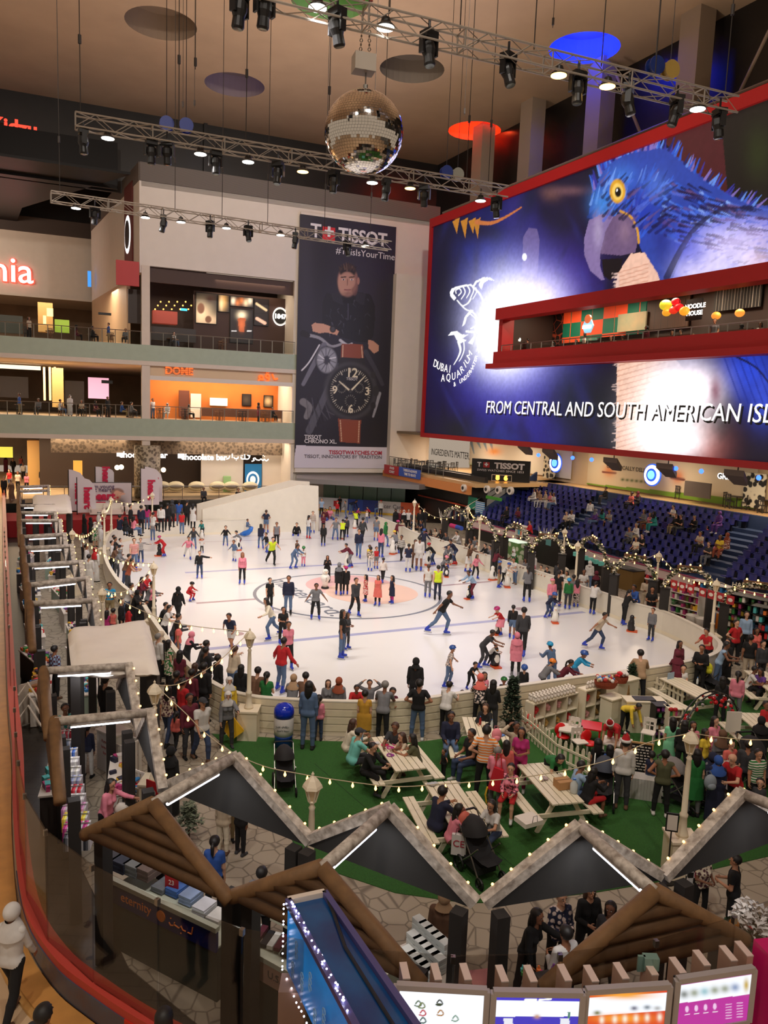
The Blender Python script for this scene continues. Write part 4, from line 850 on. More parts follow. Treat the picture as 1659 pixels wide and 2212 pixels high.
POSE=dict(stand=dict(lean=0,A=((.13,.02,-1),(.04,.18,-1)),B=((.13,.0,-1),(.02,.12,-1)),L=((.05,.03,-1),(.02,-.04,-1)),R=((.06,-.02,-1),(.02,-.03,-1))),idle=dict(lean=2,A=((.16,-.05,-1),(-.1,.5,-.8)),B=((.13,.0,-1),(.02,.15,-1)),L=((.1,.12,-1),(.04,-.1,-1)),R=((.05,-.02,-1),(.0,-.03,-1))),akimbo=dict(lean=-2,A=((.62,-.2,-.8),(-.75,.35,-.45)),B=((.62,-.2,-.8),(-.75,.35,-.45)),L=((.12,.05,-1),(.06,-.04,-1)),R=((.1,0,-1),(.04,-.03,-1))),cross=dict(lean=2,A=((.2,.2,-1),(-1,.5,.12)),B=((.2,.2,-1),(-1,.42,-.02)),L=((.07,.03,-1),(.02,-.04,-1)),R=((.08,0,-1),(.02,-.03,-1))),walk=dict(lean=4,A=((.12,-.38,-1),(.04,.05,-1)),B=((.12,.35,-1),(-.05,.65,-1)),L=((.03,.42,-1),(0,0,-1)),R=((.03,-.25,-1),(0,-.6,-1))),glide=dict(lean=12,A=((.62,.12,-.85),(.5,.5,-.6)),B=((.55,.0,-.9),(.55,.3,-.7)),L=((.14,.3,-1),(.06,-.2,-1)),R=((.14,-.05,-1),(.06,-.3,-1))),stride=dict(lean=26,A=((.5,.5,-.7),(.1,1,-.3)),B=((.5,-.6,-.6),(.35,-.5,-.7)),L=((.05,.62,-.9),(0,-.22,-1)),R=((.22,-.42,-.9),(.12,-.85,-.8))),push=dict(lean=38,A=((.12,.8,-.65),(0,1,-.25)),B=((.12,.8,-.65),(0,1,-.25)),L=((.1,.5,-.9),(.0,-.3,-1)),R=((.12,.12,-1),(.03,-.42,-1))),lean=dict(lean=20,A=((.28,.55,-.8),(-.35,1,.05)),B=((.28,.55,-.8),(-.35,1,.0)),L=((.06,.12,-1),(.02,-.1,-1)),R=((.08,-.12,-1),(.02,-.12,-1))),phone=dict(lean=2,A=((.22,.5,-.8),(-.35,.75,.75)),B=((.22,.5,-.8),(-.35,.75,.7)),L=((.06,.05,-1),(.02,-.05,-1)),R=((.08,-.03,-1),(.02,-.04,-1))),up=dict(lean=0,A=((.85,.1,.5),(-.75,.12,.7)),B=((.85,.1,.5),(-.75,.12,.7)),L=((.08,.05,-1),(.02,-.05,-1)),R=((.08,-.03,-1),(.02,-.04,-1))),point=dict(lean=3,A=((1,.3,-.15),(1,.5,.02)),B=((.25,0,-1),(.1,.2,-1)),L=((.1,.05,-1),(.03,-.05,-1)),R=((.09,-.03,-1),(.03,-.04,-1))),reach=dict(lean=14,A=((.2,.9,-.3),(.0,1,.02)),B=((.15,.1,-1),(.02,.25,-1)),L=((.08,.15,-1),(.03,-.1,-1)),R=((.08,-.12,-1),(.03,-.14,-1))),hold=dict(lean=3,A=((.2,.1,-1),(-.5,.9,.1)),B=((.2,.1,-1),(-.5,.9,.05)),L=((.07,.06,-1),(.02,-.05,-1)),R=((.08,-.03,-1),(.02,-.04,-1))),bend=dict(lean=72,A=((.1,.35,-1),(0,.4,-1)),B=((.1,.25,-1),(0,.3,-1)),L=((.08,.1,-1),(.02,-.12,-1)),R=((.1,.02,-1),(.02,-.1,-1))),crouch=dict(lean=30,A=((.25,.6,-.7),(-.1,1,-.2)),B=((.25,.6,-.7),(-.1,1,-.2)),L=((.25,1,-.25),(0,-.35,-1)),R=((.25,1,-.35),(0,-.4,-1))),sit=dict(lean=4,seat=.45,A=((.12,.3,-1),(-.25,1,-.15)),B=((.12,.3,-1),(-.25,1,-.25)),L=((.1,1,-.03),(.02,.12,-1)),R=((.12,1,-.03),(.02,.02,-1))),sittable=dict(lean=17,seat=.45,A=((.2,.7,-.65),(-.4,1,.1)),B=((.2,.7,-.65),(-.4,1,.06)),L=((.12,1,-.03),(.02,.1,-1)),R=((.14,1,-.03),(.02,-.05,-1))),sitphone=dict(lean=10,seat=.45,A=((.15,.3,-1),(-.45,.8,.35)),B=((.15,.3,-1),(-.45,.8,.35)),L=((.1,1,-.03),(.02,.12,-1)),R=((.12,1,-.03),(.02,.02,-1))),floor=dict(lean=10,seat=.02,A=((.35,.2,-.9),(.1,.6,-.7)),B=((.35,-.3,-.9),(.2,.1,-1)),L=((.22,1,.12),(.05,1,-.3)),R=((.22,1,.25),(.05,1,-.5))))
BODY={}
def rotx(v,a):return Vector((v[0],v[1]*cos(a)-v[2]*sin(a),v[1]*sin(a)+v[2]*cos(a)))
def body(pose,typ,lod):
 key=(pose,typ,lod)
 if key in BODY:return BODY[key]
 q=POSE[pose];h=(.0135,.021,.032)[lod]
 sw_,hw_,hs,th={'m':(.170,.086,1.04,1.),'w':(.150,.094,1.02,.9),'k':(.146,.082,1.32,.95)}[typ]
 fat={'m':1.,'w':.93,'k':1.02}[typ]
 pr=[]
 def cap(a,b,ra,rb,rg,k=.03):pr.append((Vector(a),Vector(b),ra,rb,rg,k))
 ln=-radians(q['lean']);T=lambda x,y,z:rotx((x,y,z),-ln)
 pel=Vector((0,0,0));nk=T(0,.01,.50)
 shs=T(0,.0,.445)
 hp=radians(q['lean'])*.55
 hc_=nk+rotx((0,-.012,.165 if typ!='k' else .18),hp)
 cap(T(-.05,0,.08),T(-.065,0,.34),.095*fat,.102*fat,2);cap(T(.05,0,.08),T(.065,0,.34),.095*fat,.102*fat,2)
 cap(T(-sw_*.72,.005,.43),T(sw_*.72,.005,.43),.058,.058,2,.05)
 cap((-.06,0,-.01),(.06,0,-.01),.115*fat,.115*fat,3,.04)
 if typ=='w':
  for s_ in(-1,1):cap(T(.065*s_,-.075,.30),T(.065*s_,-.08,.295),.055,.055,2,.03)
 cap(nk-T(0,0,.06),nk+(hc_-nk)*.6,.058,.05,1,.02)
 R_=Matrix.Rotation(hp,3,'X')
 def hpnt(x,y,z):return hc_+R_@(Vector((x,y,z))*hs)
 cap(hpnt(0,.018,.022),hpnt(0,-.006,.035),.088*hs,.08*hs,0,.02);cap(hpnt(0,-.012,-.03),hpnt(0,-.03,-.07),.07*hs,.045*hs,0,.03)
 if lod<2:
  cap(hpnt(0,-.09,.01),hpnt(0,-.104,-.022),.009*hs,.014*hs,0,.012);cap(hpnt(-.02,-.082,-.052),hpnt(.02,-.082,-.052),.01*hs,.01*hs,0,.01)
  cap(hpnt(0,-.07,-.088),hpnt(0,-.072,-.092),.02*hs,.02*hs,0,.015)
  cap(hpnt(-.04,-.072,.03),hpnt(.04,-.072,.03),.012*hs,.012*hs,0,.012)
  for s_ in(-1,1):cap(hpnt(.086*s_,.012,.012),hpnt(.082*s_,.008,-.025),.013*hs,.01*hs,0,.01)
 J={}
 for s_,arm,leg in((1,'A','L'),(-1,'B','R')):
  sh=T(sw_*s_,.005,.44);u,f=q[arm];m=1 if typ!='k' else .92
  ua=vn((u[0]*s_,-u[1],u[2]));fa=vn((f[0]*s_,-f[1],f[2]))
  el=sh+ua*.285*m;wr=el+fa*.245*m;ra=(.05,.041,.039,.027)if typ=='m' else(.042,.035,.033,.024)
  cap(sh,el,ra[0],ra[1],4);cap(el,wr,ra[2],ra[3],5,.02)
  down=Vector((0,0,-1));side=fa.cross(Vector((s_*1.,0,0))if abs(fa.x)<.8 else Vector((0,1,0))).normalized()
  spread=side;pn=fa.cross(spread).normalized()*(-s_)
  if pn.x*s_>0 and abs(pn.x)>.3:pn=-pn
  pc=wr+fa*.045;hd=1. if lod==0 else 1.1
  for o_ in(-.022,0,.022):cap(wr+fa*.012+spread*o_*.6,wr+fa*.085+spread*o_,.015*hd,.0135*hd,6,.012)
  if lod<2:
   for o_,l_ in((-.031,.034),(-.0105,.041),(.0105,.039),(.030,.031)):
    k0=wr+fa*.088+spread*o_;k1=k0+(fa*.85+pn*.35).normalized()*l_;k2=k1+(fa*.45+pn*.9).normalized()*l_*.85
    cap(k0,k1,.0088*hd,.008*hd,6,.004);cap(k1,k2,.008*hd,.007*hd,6,.004)
   tb=wr+fa*.03-spread*.028;t1=tb+(fa*.6-spread*.75+pn*.25).normalized()*.042;t2=t1+(fa*.9-spread*.1+pn*.35).normalized()*.032
   cap(tb,t1,.0115*hd,.0098*hd,6,.006);cap(t1,t2,.0098*hd,.008*hd,6,.004)
  else:cap(wr+fa*.09,wr+fa*.15+pn*.02,.022,.014,6,.01)
  hip=Vector((hw_*s_,0,-.02));a_,b_=q[leg]
  tv=vn((a_[0]*s_,-a_[1],a_[2]));sv=vn((b_[0]*s_,-b_[1],b_[2]))
  kn=hip+tv*.425;an=kn+sv*.405
  cap(hip,kn,.088*fat,.056*fat,7,.035);cap(kn,kn+(an-kn)*.35,.055*fat,.056*fat,8,.02);cap(kn+(an-kn)*.35,an,.055*fat,.036,8,.02)
  fd_=vn((.12*s_,-1,0))
  if pose=='floor':fd_=vn((.2*s_,-.3,1))
  dz=Vector((0,0,-.045))if pose!='floor' else Vector((0,-.03,0))
  hl=an+dz-fd_*.035;to=an+dz+fd_*.13;cap(an,hl,.036,.033,9,.02);cap(hl,to,.036,.03,9,.02)
  J[s_]=(hip,kn,an,to,hl,fd_)
 P0=np.array([list(p[0])for p in pr]);P1=np.array([list(p[1])for p in pr]);RA=np.array([p[2]for p in pr]);RB_=np.array([p[3]for p in pr])
 rm=np.maximum(RA,RB_)[:,None];lo=np.minimum(P0-rm,P1-rm).min(0)-3*h;hi=np.maximum(P0+rm,P1+rm).max(0)+3*h
 n=np.ceil((hi-lo)/h).astype(int)+1;D=np.full(tuple(n),.5,np.float32)
 for a,b,ra,rb,rg,k in pr:
  r=max(ra,rb)+k+2*h;l0=np.floor((np.minimum(a,b)-r-lo)/h).astype(int);h0=np.ceil((np.maximum(a,b)+r-lo)/h).astype(int)+1
  l0=np.maximum(l0,0);h0=np.minimum(h0,n);g=[lo[i]+np.arange(l0[i],h0[i])*h for i in range(3)]
  X,Y,Z=np.meshgrid(*g,indexing='ij');ab=np.array(b-a);l2=max(ab@ab,1e-9)
  t=np.clip(((X-a[0])*ab[0]+(Y-a[1])*ab[1]+(Z-a[2])*ab[2])/l2,0,1)
  d=np.sqrt((X-a[0]-t*ab[0])**2+(Y-a[1]-t*ab[1])**2+(Z-a[2]-t*ab[2])**2)-(ra+(rb-ra)*t)
  s_=D[l0[0]:h0[0],l0[1]:h0[1],l0[2]:h0[2]];hh=np.clip(.5+.5*(s_-d)/k,0,1)
  s_[...]=s_*(1-hh)+d*hh-k*hh*(1-hh)
 V,Q=surfnets(D,lo,h)
 best=np.full(len(V),9.);reg=np.zeros(len(V),int);tt=np.zeros(len(V));side=np.zeros(len(V),int)
 for a,b,ra,rb,rg,k in pr:
  a_,ab=np.array(a),np.array(b-a);t=np.clip(((V-a_)@ab)/max(ab@ab,1e-9),0,1);d=np.linalg.norm(V-a_-t[:,None]*ab,axis=1)-(ra+(rb-ra)*t)
  m=d<best;best[m]=d[m];reg[m]=rg;tt[m]=t[m];side[m]=1 if(a.x+b.x)>0 else-1
 nrm=np.zeros_like(V);c_=V[Q];fn=np.cross(c_[:,2]-c_[:,0],c_[:,3]-c_[:,1])
 for k in range(4):np.add.at(nrm,Q[:,k],fn)
 nrm/=np.linalg.norm(nrm,axis=1)[:,None]+1e-9
 for s_ in(1,-1):
  hip,kn,an,to,hl,fd_=J[s_];m=(reg==8)&(side==s_);ab=np.array(an-kn);tt[m]=np.clip(((V[m]-np.array(kn))@ab)/(ab@ab),0,1)
 low=V[:,2].min();lift=-low
 if 'seat' in q:lift=q['seat']+.10*fat
 V[:,2]+=lift;off=Vector((0,0,lift))
 J={s_:tuple((x+off if i<5 else x)for i,x in enumerate(j))for s_,j in J.items()}
 top=V[:,2].max()
 B_=dict(V=V,Q=Q,reg=reg,t=tt,N=nrm,side=side,J=J,head=hc_+off,hrot=hp,hs=hs,top=top,pelz=lift,key=key,g={},T=T,nk=nk+off,fat=fat,lean=q['lean'],sit='seat' in q)
 me=bpy.data.meshes.new('person_body');me.from_pydata(V.tolist(),[],Q.tolist());me.polygons.foreach_set('use_smooth',[True]*len(Q));me.materials.append(None);B_['mesh']=me
 BODY[key]=B_;return B_
def submesh(V,Q,keep,name):
 q=Q[keep];u,inv=np.unique(q,return_inverse=True);me=bpy.data.meshes.new(name);me.from_pydata(V[u].tolist(),[],inv.reshape(q.shape).tolist())
 me.polygons.foreach_set('use_smooth',[True]*len(q));me.materials.append(None);return me
def skirt(B_,z1,z0,flare,name,ns=9,n=20,minr=.13):
 V=B_['V'];m=np.isin(B_['reg'],(2,3,7,8,9));P=V[m];vs=[];rx=ry=0;prof=[]
 for i in range(ns):
  z=z1+(z0-z1)*i/(ns-1);s_=P[np.abs(P[:,2]-z)<.05]
  if len(s_)<4:s_=P[np.abs(P[:,2]-z)<.12]
  if len(s_)<4:continue
  x0,x1,y0,y1=s_[:,0].min(),s_[:,0].max(),s_[:,1].min(),s_[:,1].max()
  rx=max((x1-x0)/2*1.06+.02,rx*.98,minr*.8);ry=max((y1-y0)/2*1.08+.02,ry*.98,minr*.7);f=1+flare*i/(ns-1)
  prof.append(((x0+x1)/2,(y0+y1)/2,z,rx*f,ry*f))
 vs=[]
 for i,(cx,cy_,z,a,b)in enumerate(prof):
  for k in range(n):
   t=2*pi*k/n;w=1+.05*sin(t*6)*(i/ns);vs.append((cx+cos(t)*a*w,cy_+sin(t)*b*w,z))
 fs=[(i*n+k,(i+1)*n+k,(i+1)*n+(k+1)%n,i*n+(k+1)%n)for i in range(len(prof)-1)for k in range(n)]
 return vs,fs
def garment(B_,g):
 """g: tee, long, vest, dress..., trousers, shorts, skirt, shoeL..."""
 if g in B_['g']:return B_['g'][g]
 V,Q,reg,t,N,side=B_['V'],B_['Q'],B_['reg'],B_['t'],B_['N'],B_['side'];f=lambda m:m[Q].sum(1)>=3
 fat=B_['fat'];pz=B_['pelz'];add=None;off=.016
 if g in('tee','long','vest','jacket','robe','dress','tunic','coat','longdress'):
  m=(reg==2)|(reg==3)if B_['sit']or B_['lean']>50 else(reg==2)|((reg==3)&(V[:,2]>pz-.06))
  if g=='tee':m|=(reg==4)&(t<.62)
  elif g in('dress','tunic'):m|=(reg==4)&(t<.5)
  elif g=='vest':m|=(reg==4)&(t<.12)
  else:m|=(reg==4)|((reg==5)&(t<.93))
  off={'jacket':.022,'coat':.024,'robe':.02,'longdress':.018}.get(g,.015)
  if not B_['sit']and B_['lean']<50:
   if g=='robe':add=skirt(B_,pz+.06,.06,.12,g,minr=.2)
   elif g=='longdress':add=skirt(B_,pz+.08,.10,.25,g,minr=.19)
   elif g=='dress':add=skirt(B_,pz+.06,pz*.50,.28,g)
   elif g=='tunic':add=skirt(B_,pz+.08,pz*.55,.12,g)
   elif g=='coat':add=skirt(B_,pz+.08,pz*.66,.1,g)
  elif g in('robe','longdress'):m|=np.isin(reg,(7,8))&((reg==7)|(t<.9))
  elif g in('dress','tunic','coat'):m|=(reg==7)&(t<.7)
 elif g=='trousers':m=(reg==3)|(reg==7)|((reg==8)&(t<.93));off=.011
 elif g=='baggy':m=(reg==3)|(reg==7)|((reg==8)&(t<.96));off=.022
 elif g=='shorts':m=(reg==3)|((reg==7)&(t<.72));off=.018
 elif g=='skirt':
  m=(reg==3);off=.014
  if not B_['sit']:add=skirt(B_,pz+.03,pz*.55,.3,g)
  else:m|=(reg==7)
 elif g[:4]=='shoe':m=((reg==9)|((reg==8)&(t>.92)))&(side==int(g[4:]));off=.008
 elif g[:5]=='skate':m=((reg==9)|((reg==8)&(t>.66)))&(side==int(g[5:]));off=.014
 elif g[:5]=='glove':m=(reg==6)
 me=submesh(V+N*off,Q,f(m),g)
 if add or g[:5]=='skate':
  vs=[tuple(v.co)for v in me.vertices];fs=[tuple(p.vertices)for p in me.polygons];mi=[0]*len(fs)
  if add:fs+=[tuple(i+len(vs)for i in q)for q in add[1]];mi+=[0]*len(add[1]);vs+=add[0]
  else:
   hip,kn,an,to,hl,fd_=B_['J'][int(g[5:])];b=MB();c=(to+hl)/2;MB_=b;b.box((c.x,c.y,c.z-.06),(.03,.27,.02),atan2(-fd_.x,fd_.y)*-1 if False else atan2(fd_.y,fd_.x)+pi/2);b.box((c.x,c.y,c.z-.082),(.012,.31,.045),atan2(fd_.y,fd_.x)+pi/2)
   B_['g']['blade'+g[5:]]=b.mesh('blade',M('skate_blade',(196,196,200),.2,.9))
  me=bpy.data.meshes.new(g);me.from_pydata(vs,[],fs);me.materials.append(None)
  me.polygons.foreach_set('use_smooth',[x==0 for x in mi])
 B_['g'][g]=me;return me
HEADS={}
def headgear(kind):
 if kind in HEADS:return HEADS[kind]
 mb=MB()
 def dome(rx,ry,rz,keep,c=(0,0,0),n=20,m=14,mi=0):
  vs=[];fs=[]
  for i in range(m+1):
   for k in range(n):
    a,b=pi*i/m,2*pi*k/n;vs.append((c[0]+sin(a)*cos(b)*rx,c[1]+sin(a)*sin(b)*ry,c[2]+cos(a)*rz))
  for i in range(m):
   for k in range(n):
    f=(i*n+k,(i+1)*n+k,(i+1)*n+(k+1)%n,i*n+(k+1)%n);x,y,z=[sum(vs[j][q]for j in f)/4 for q in range(3)]
    if keep(x-c[0],y-c[1],z-c[2]):fs.append(f)
  mb.add(vs,fs,mi)
 hair=lambda x,y,z:z>.05-(y+.05)*1.25 and z>-.085
 if kind in('short','long','bun','tail','curly','bald'):
  c=(0,.010,.026);r=(.102,.116,.106)if kind!='curly' else(.118,.13,.122)
  dome(*r,hair,c)
  if kind=='long':mb.ball((0,.075,-.12),(.092,.055,.2),14,10);mb.ball((.075,.02,-.06),(.03,.05,.12),8,6);mb.ball((-.075,.02,-.06),(.03,.05,.12),8,6)
  if kind=='bun':mb.ball((0,.115,.05),.048,10,8)
  if kind=='tail':mb.ball((0,.118,.03),.03,8,6);mb.tube([(0,.12,.03),(0,.15,-.04),(0,.14,-.16),(0,.12,-.24)],[.03,.036,.03,.012],8)
 elif kind in('hijab','hood','ghutra'):
  r=(.108,.124,.122);dome(*r,lambda x,y,z:not(y<-.045 and abs(x)<.068 and-.09<z<.062),(0,.008,.018),26,18)
  L_={'hijab':-.30,'hood':-.17,'ghutra':-.42}[kind];pr=[(.078,.085,-.06),(.1,.105,-.12),(.165,.125,-.19),(.205,.14,-.25),(.2,.145,L_)]if kind!='hood' else[(.08,.09,-.06),(.115,.115,-.12),(.15,.13,-.17)]
  vs=[];n=20
  for a,b,z in pr:
   for k in range(n):t=2*pi*k/n;vs.append((cos(t)*a,.02+sin(t)*b*(1 if sin(t)>0 or kind!='ghutra' else .8),z-(.04*sin(t)if kind=='hijab' else 0)))
  mb.add(vs,[(i*n+k,(i+1)*n+k,(i+1)*n+(k+1)%n,i*n+(k+1)%n)for i in range(len(pr)-1)for k in range(n)])
  if kind=='ghutra':
   for z in(.075,.095):mb.tube([(cos(t)*.098,.012+sin(t)*.11,z)for t in[2*pi*k/16 for k in range(16)]],.011,6,1,True)
 elif kind=='cap':
  dome(.104,.118,.108,lambda x,y,z:z>.035,(0,.008,.02));mb.prism([(-.07,-.09,.055),(-.06,-.16,.05),(0,-.185,.045),(.06,-.16,.05),(.07,-.09,.055)],(0,0,.008));dome(.101,.113,.1,lambda x,y,z:z>-.06 and y>.02 and z<.04,(0,.01,.02),mi=1)
 elif kind=='helmet':
  dome(.122,.142,.12,lambda x,y,z:z>-.01-(y)*.2,(0,.005,.035),24,16)
  for x in(-.05,0,.05):mb.ball((x,-.02,.148-abs(x)*.3),(.012,.07,.012),8,6,1)
 elif kind=='santa':
  mb.lathe([(.098,.0),(.09,.06),(.06,.13),(.025,.19)],(0,.01,.05),14);mb.lathe([(.1,-.02),(.118,0),(.118,.035),(.1,.05)],(0,.01,.045),14,1);mb.ball((.03,.04,.25),.03,8,6,1)
 me=mb.mesh(kind,[None,None],True);HEADS[kind]=me;return me
CW=dict(black=(20,19,21),white=(212,208,204),navy=(28,32,58),blue=(46,84,160),red=(186,30,36),maroon=(98,26,44),green=(34,112,52),grey=(116,116,120),charcoal=(56,56,60),brown=(104,74,54),tan=(172,140,108),beige=(198,180,156),cream=(226,214,192),pink=(226,132,150),coral=(224,108,98),orange=(230,130,44),yellow=(228,196,60),lime=(206,226,40),teal=(40,134,130),aqua=(120,200,190),cyan=(40,150,200),purple=(96,56,130),magenta=(176,40,110),denim=(86,108,142),khaki=(150,132,98),olive=(84,84,58),gold=(200,150,50),mint=(130,206,160),lightblue=(150,176,206),rust=(150,74,48))
GT=dict(tee='tee',shirt='long',polo='tee',sweater='long',hoodie='jacket',jacket='jacket',coat='coat',vest='vest',tank='vest',robe='robe',abaya='robe',kandura='robe',dress='dress',gown='longdress',tunic='tunic',kurta='tunic',waistcoat='vest',jeans='trousers',trousers='trousers',leggings='trousers',joggers='baggy',salwar='baggy',shorts='shorts',skirt='skirt')
SKIN=[(186,134,104),(160,108,80),(206,158,130),(128,84,62),(214,172,148)]
def cloth(words):
 w=words.split();g=w[-1];col=next((x for x in w[:-1]if x in CW),'grey');pat=next((x for x in w[:-1]if x in('striped','floral','checked','patterned')),None)
 c=CW[col]
 if g in('jeans',)and col=='blue':c=(52,66,96)
 nm='cloth_%s%s'%(col+('_denim' if g=='jeans' else ''),'_'+pat if pat else '')
 if pat=='striped':m=M(nm,c,.85,kind='wavez',rgb2=(214,206,196)if sum(c)<420 else(60,50,50),scale=5)
 elif pat:m=M(nm,c,.85,kind='cells' if pat!='checked' else 'checker',rgb2=(220,200,190)if sum(c)<400 else(90,50,60),scale=14)
 else:m=M(nm,c,.88,noise=.16,nscale=7)
 return GT.get(g,g),m
HC=dict(b=('hair_black',(22,17,16)),n=('hair_brown',(66,42,30)),g=('hair_grey',(120,116,112)),r=('hair_copper',(150,84,52)))
ACT=dict(stand='standing',idle='standing',akimbo='standing hands on hips',cross='standing arms folded',walk='walking',glide='gliding',stride='striding',push='bending forward',lean='leaning',phone='holding up a phone',up='hands raised to head',point='arm out sideways',reach='reaching out',hold='holding something',bend='bent right over',crouch='crouching',sit='sitting',sittable='sitting',sitphone='sitting',floor='sitting down')
PEOPLE=[]
degrees_stand=degrees_balc=math.degrees(atan2(NB.y,NB.x))+90
def setmat(o,*ms):
 for i,m in enumerate(ms):
  if i<len(o.material_slots)and m is not None:o.material_slots[i].link='OBJECT';o.material_slots[i].material=m
def person(px,yf,yh,pose,face,top,bottom,hair='short b',zone='',z0=0.,skates=False,hh=None,shoes=None,skin=None,typ=None):
 kind,hcol=(hair.split()+['b'])[:2]
 fem=kind in('long','bun','tail','hijab');t_=typ or('w' if fem else 'm')
 sk=.058 if skates else 0.
 nom=1.14 if POSE[pose].get('seat')is not None and pose!='floor' else None
 if yf is not None:H_=hgt(px,yf,yh,z0);g=G(px,yf,z0)
 else:H_=None
 tp_=body(pose,t_,2)['top']
 if H_ is None:
  s_=(hh or 1.68)/1.72;g=G(px,yh,z0+(tp_ if pose not in('x',)else 1)*s_)
 else:s_=min(max(H_/tp_,.45),1.16)
 if hh and H_ is not None:pass
 if s_*1.72<1.36 and typ is None:t_='k'
 if POSE[pose].get('seat')and pose!='floor':s_=min(max(s_,.62),1.05)
 d=(Vector((g.x,g.y,z0))-Vector((0,0,H))).length;lod=0 if d<27 else 1 if d<47 else 2
 B_=body(pose,t_,lod);rs=random.Random(int(px*7+yh*3))
 o=bpy.data.objects.new('person',B_['mesh']);COL.objects.link(o);sc=skin or SKIN[rs.randrange(4)]
 o.location=(g.x,g.y,z0+(sk*s_ if not B_['sit']else 0));o.rotation_euler=(0,0,radians(face));o.scale=(s_,)*3
 if B_['sit']and s_<1:o.location.z+=B_['pelz']*(1-s_)*.9 if pose!='floor' else 0
 setmat(o,M('skin_%d'%sc[0],sc,.6))
 def ch(name,me,*ms):
  c=bpy.data.objects.new(name,me);COL.objects.link(c);c.parent=o;setmat(c,*ms);return c
 tg,tm=cloth(top)
 ch(tg if False else top.split()[-1],garment(B_,tg),tm)
 if bottom:
  bg,bm=cloth(bottom);ch(bottom.split()[-1],garment(B_,bg),bm)
 if skates:
  m=M('skate_boot_blue',(30,56,172),.4)if skates is True else cloth(skates+' tee')[1]
  for s2 in(1,-1):sk_=ch('ice_skate',garment(B_,'skate%d'%s2),m);bl=bpy.data.objects.new('blade',B_['g']['blade%d'%s2]);COL.objects.link(bl);bl.parent=sk_
 else:
  m=cloth((shoes or rs.choice(['black','black','charcoal','white','brown']))+' tee')[1]
  for s2 in(1,-1):ch('shoe',garment(B_,'shoe%d'%s2),m)
 nm={'hijab':'headscarf','ghutra':'headscarf','hood':'hood','cap':'cap','helmet':'helmet','santa':'santa_hat'}.get(kind,'hair')
 if kind!='bald':
  if nm=='hair':ms=(M(*HC.get(hcol,HC['b']),.55),)
  elif kind=='helmet':ms=(M('helmet_'+hcol,CW.get(hcol,(40,90,200)),.25),m_black)
  elif kind=='santa':ms=(cloth('red tee')[1],cloth('white tee')[1])
  else:ms=(cloth(hcol+' tee')[1]if hcol in CW else cloth('black tee')[1],MATS.get('black_paint')if kind=='ghutra' else M(*HC['b'],.55))
  c=ch(nm,headgear(kind),*ms);c.matrix_local=Matrix.Translation(B_['head'])@Matrix.Rotation(B_['hrot'],4,'X')@Matrix.Scale(B_['hs'],4)
  if kind in('helmet','santa')and lod<2:
   c=ch('hair',headgear('short'),M(*HC['b'],.55));c.matrix_local=Matrix.Translation(B_['head'])@Matrix.Rotation(B_['hrot'],4,'X')@Matrix.Scale(B_['hs']*.99,4)
 if lod==0:
  if 'eyes' not in HEADS:
   mb=MB()
   for x in(-.031,.031):mb.ball((x,-.083,.008),(.013,.007,.008),8,6,0);mb.ball((x,-.088,.008),(.006,.004,.007),8,6,1);mb.box((x,-.086,.03),(.03,.008,.006),0,1)
   HEADS['eyes']=mb.mesh('eyes',[M('eye_white',(220,214,208),.3),M('eye_dark',(24,16,14),.3)])
  c=ch('eyes',HEADS['eyes']);c.matrix_local=Matrix.Translation(B_['head'])@Matrix.Rotation(B_['hrot'],4,'X')@Matrix.Scale(B_['hs'],4)
 who='child' if t_=='k' else 'person'
 hd={'helmet':' with %s helmet'%hcol,'hijab':' with %s headscarf'%hcol,'ghutra':' with %s headscarf'%hcol,'cap':' with %s cap'%hcol,'hood':' with %s hood'%hcol,'santa':' with red santa hat','long':' with long hair','tail':' with ponytail'}.get(kind,'')
 lab='%s%s in %s%s, %s %s'%(who,hd,top,' and '+bottom if bottom else '',ACT[pose],zone)
 o['label']=lab;o['category']='person';PEOPLE.append((o,px,yh,zone));return o
def crowd(zone,z0,skates,rows,group=None):
 for r in rows.strip().split('\n'):
  r=r.strip()
  if not r or r[0]=='#':continue
  a,*rest=r.split('|');f=a.split();px=float(f[0]);yf=None if f[1]=='-' else float(f[1]);yh=float(f[2]);pose=f[3];face=float(f[4]);hh=float(f[5])if len(f)>5 else None
  top=rest[0].strip();bot=rest[1].strip()if len(rest)>1 else '';hr=rest[2].strip()if len(rest)>2 and rest[2].strip()else 'short b';sk=skates
  if len(rest)>3 and rest[3].strip():sk=rest[3].strip()if skates else False
  o=person(px,yf,yh,pose,face,top,bot,hr,zone,z0,sk,hh)
  if group:o['group']=group
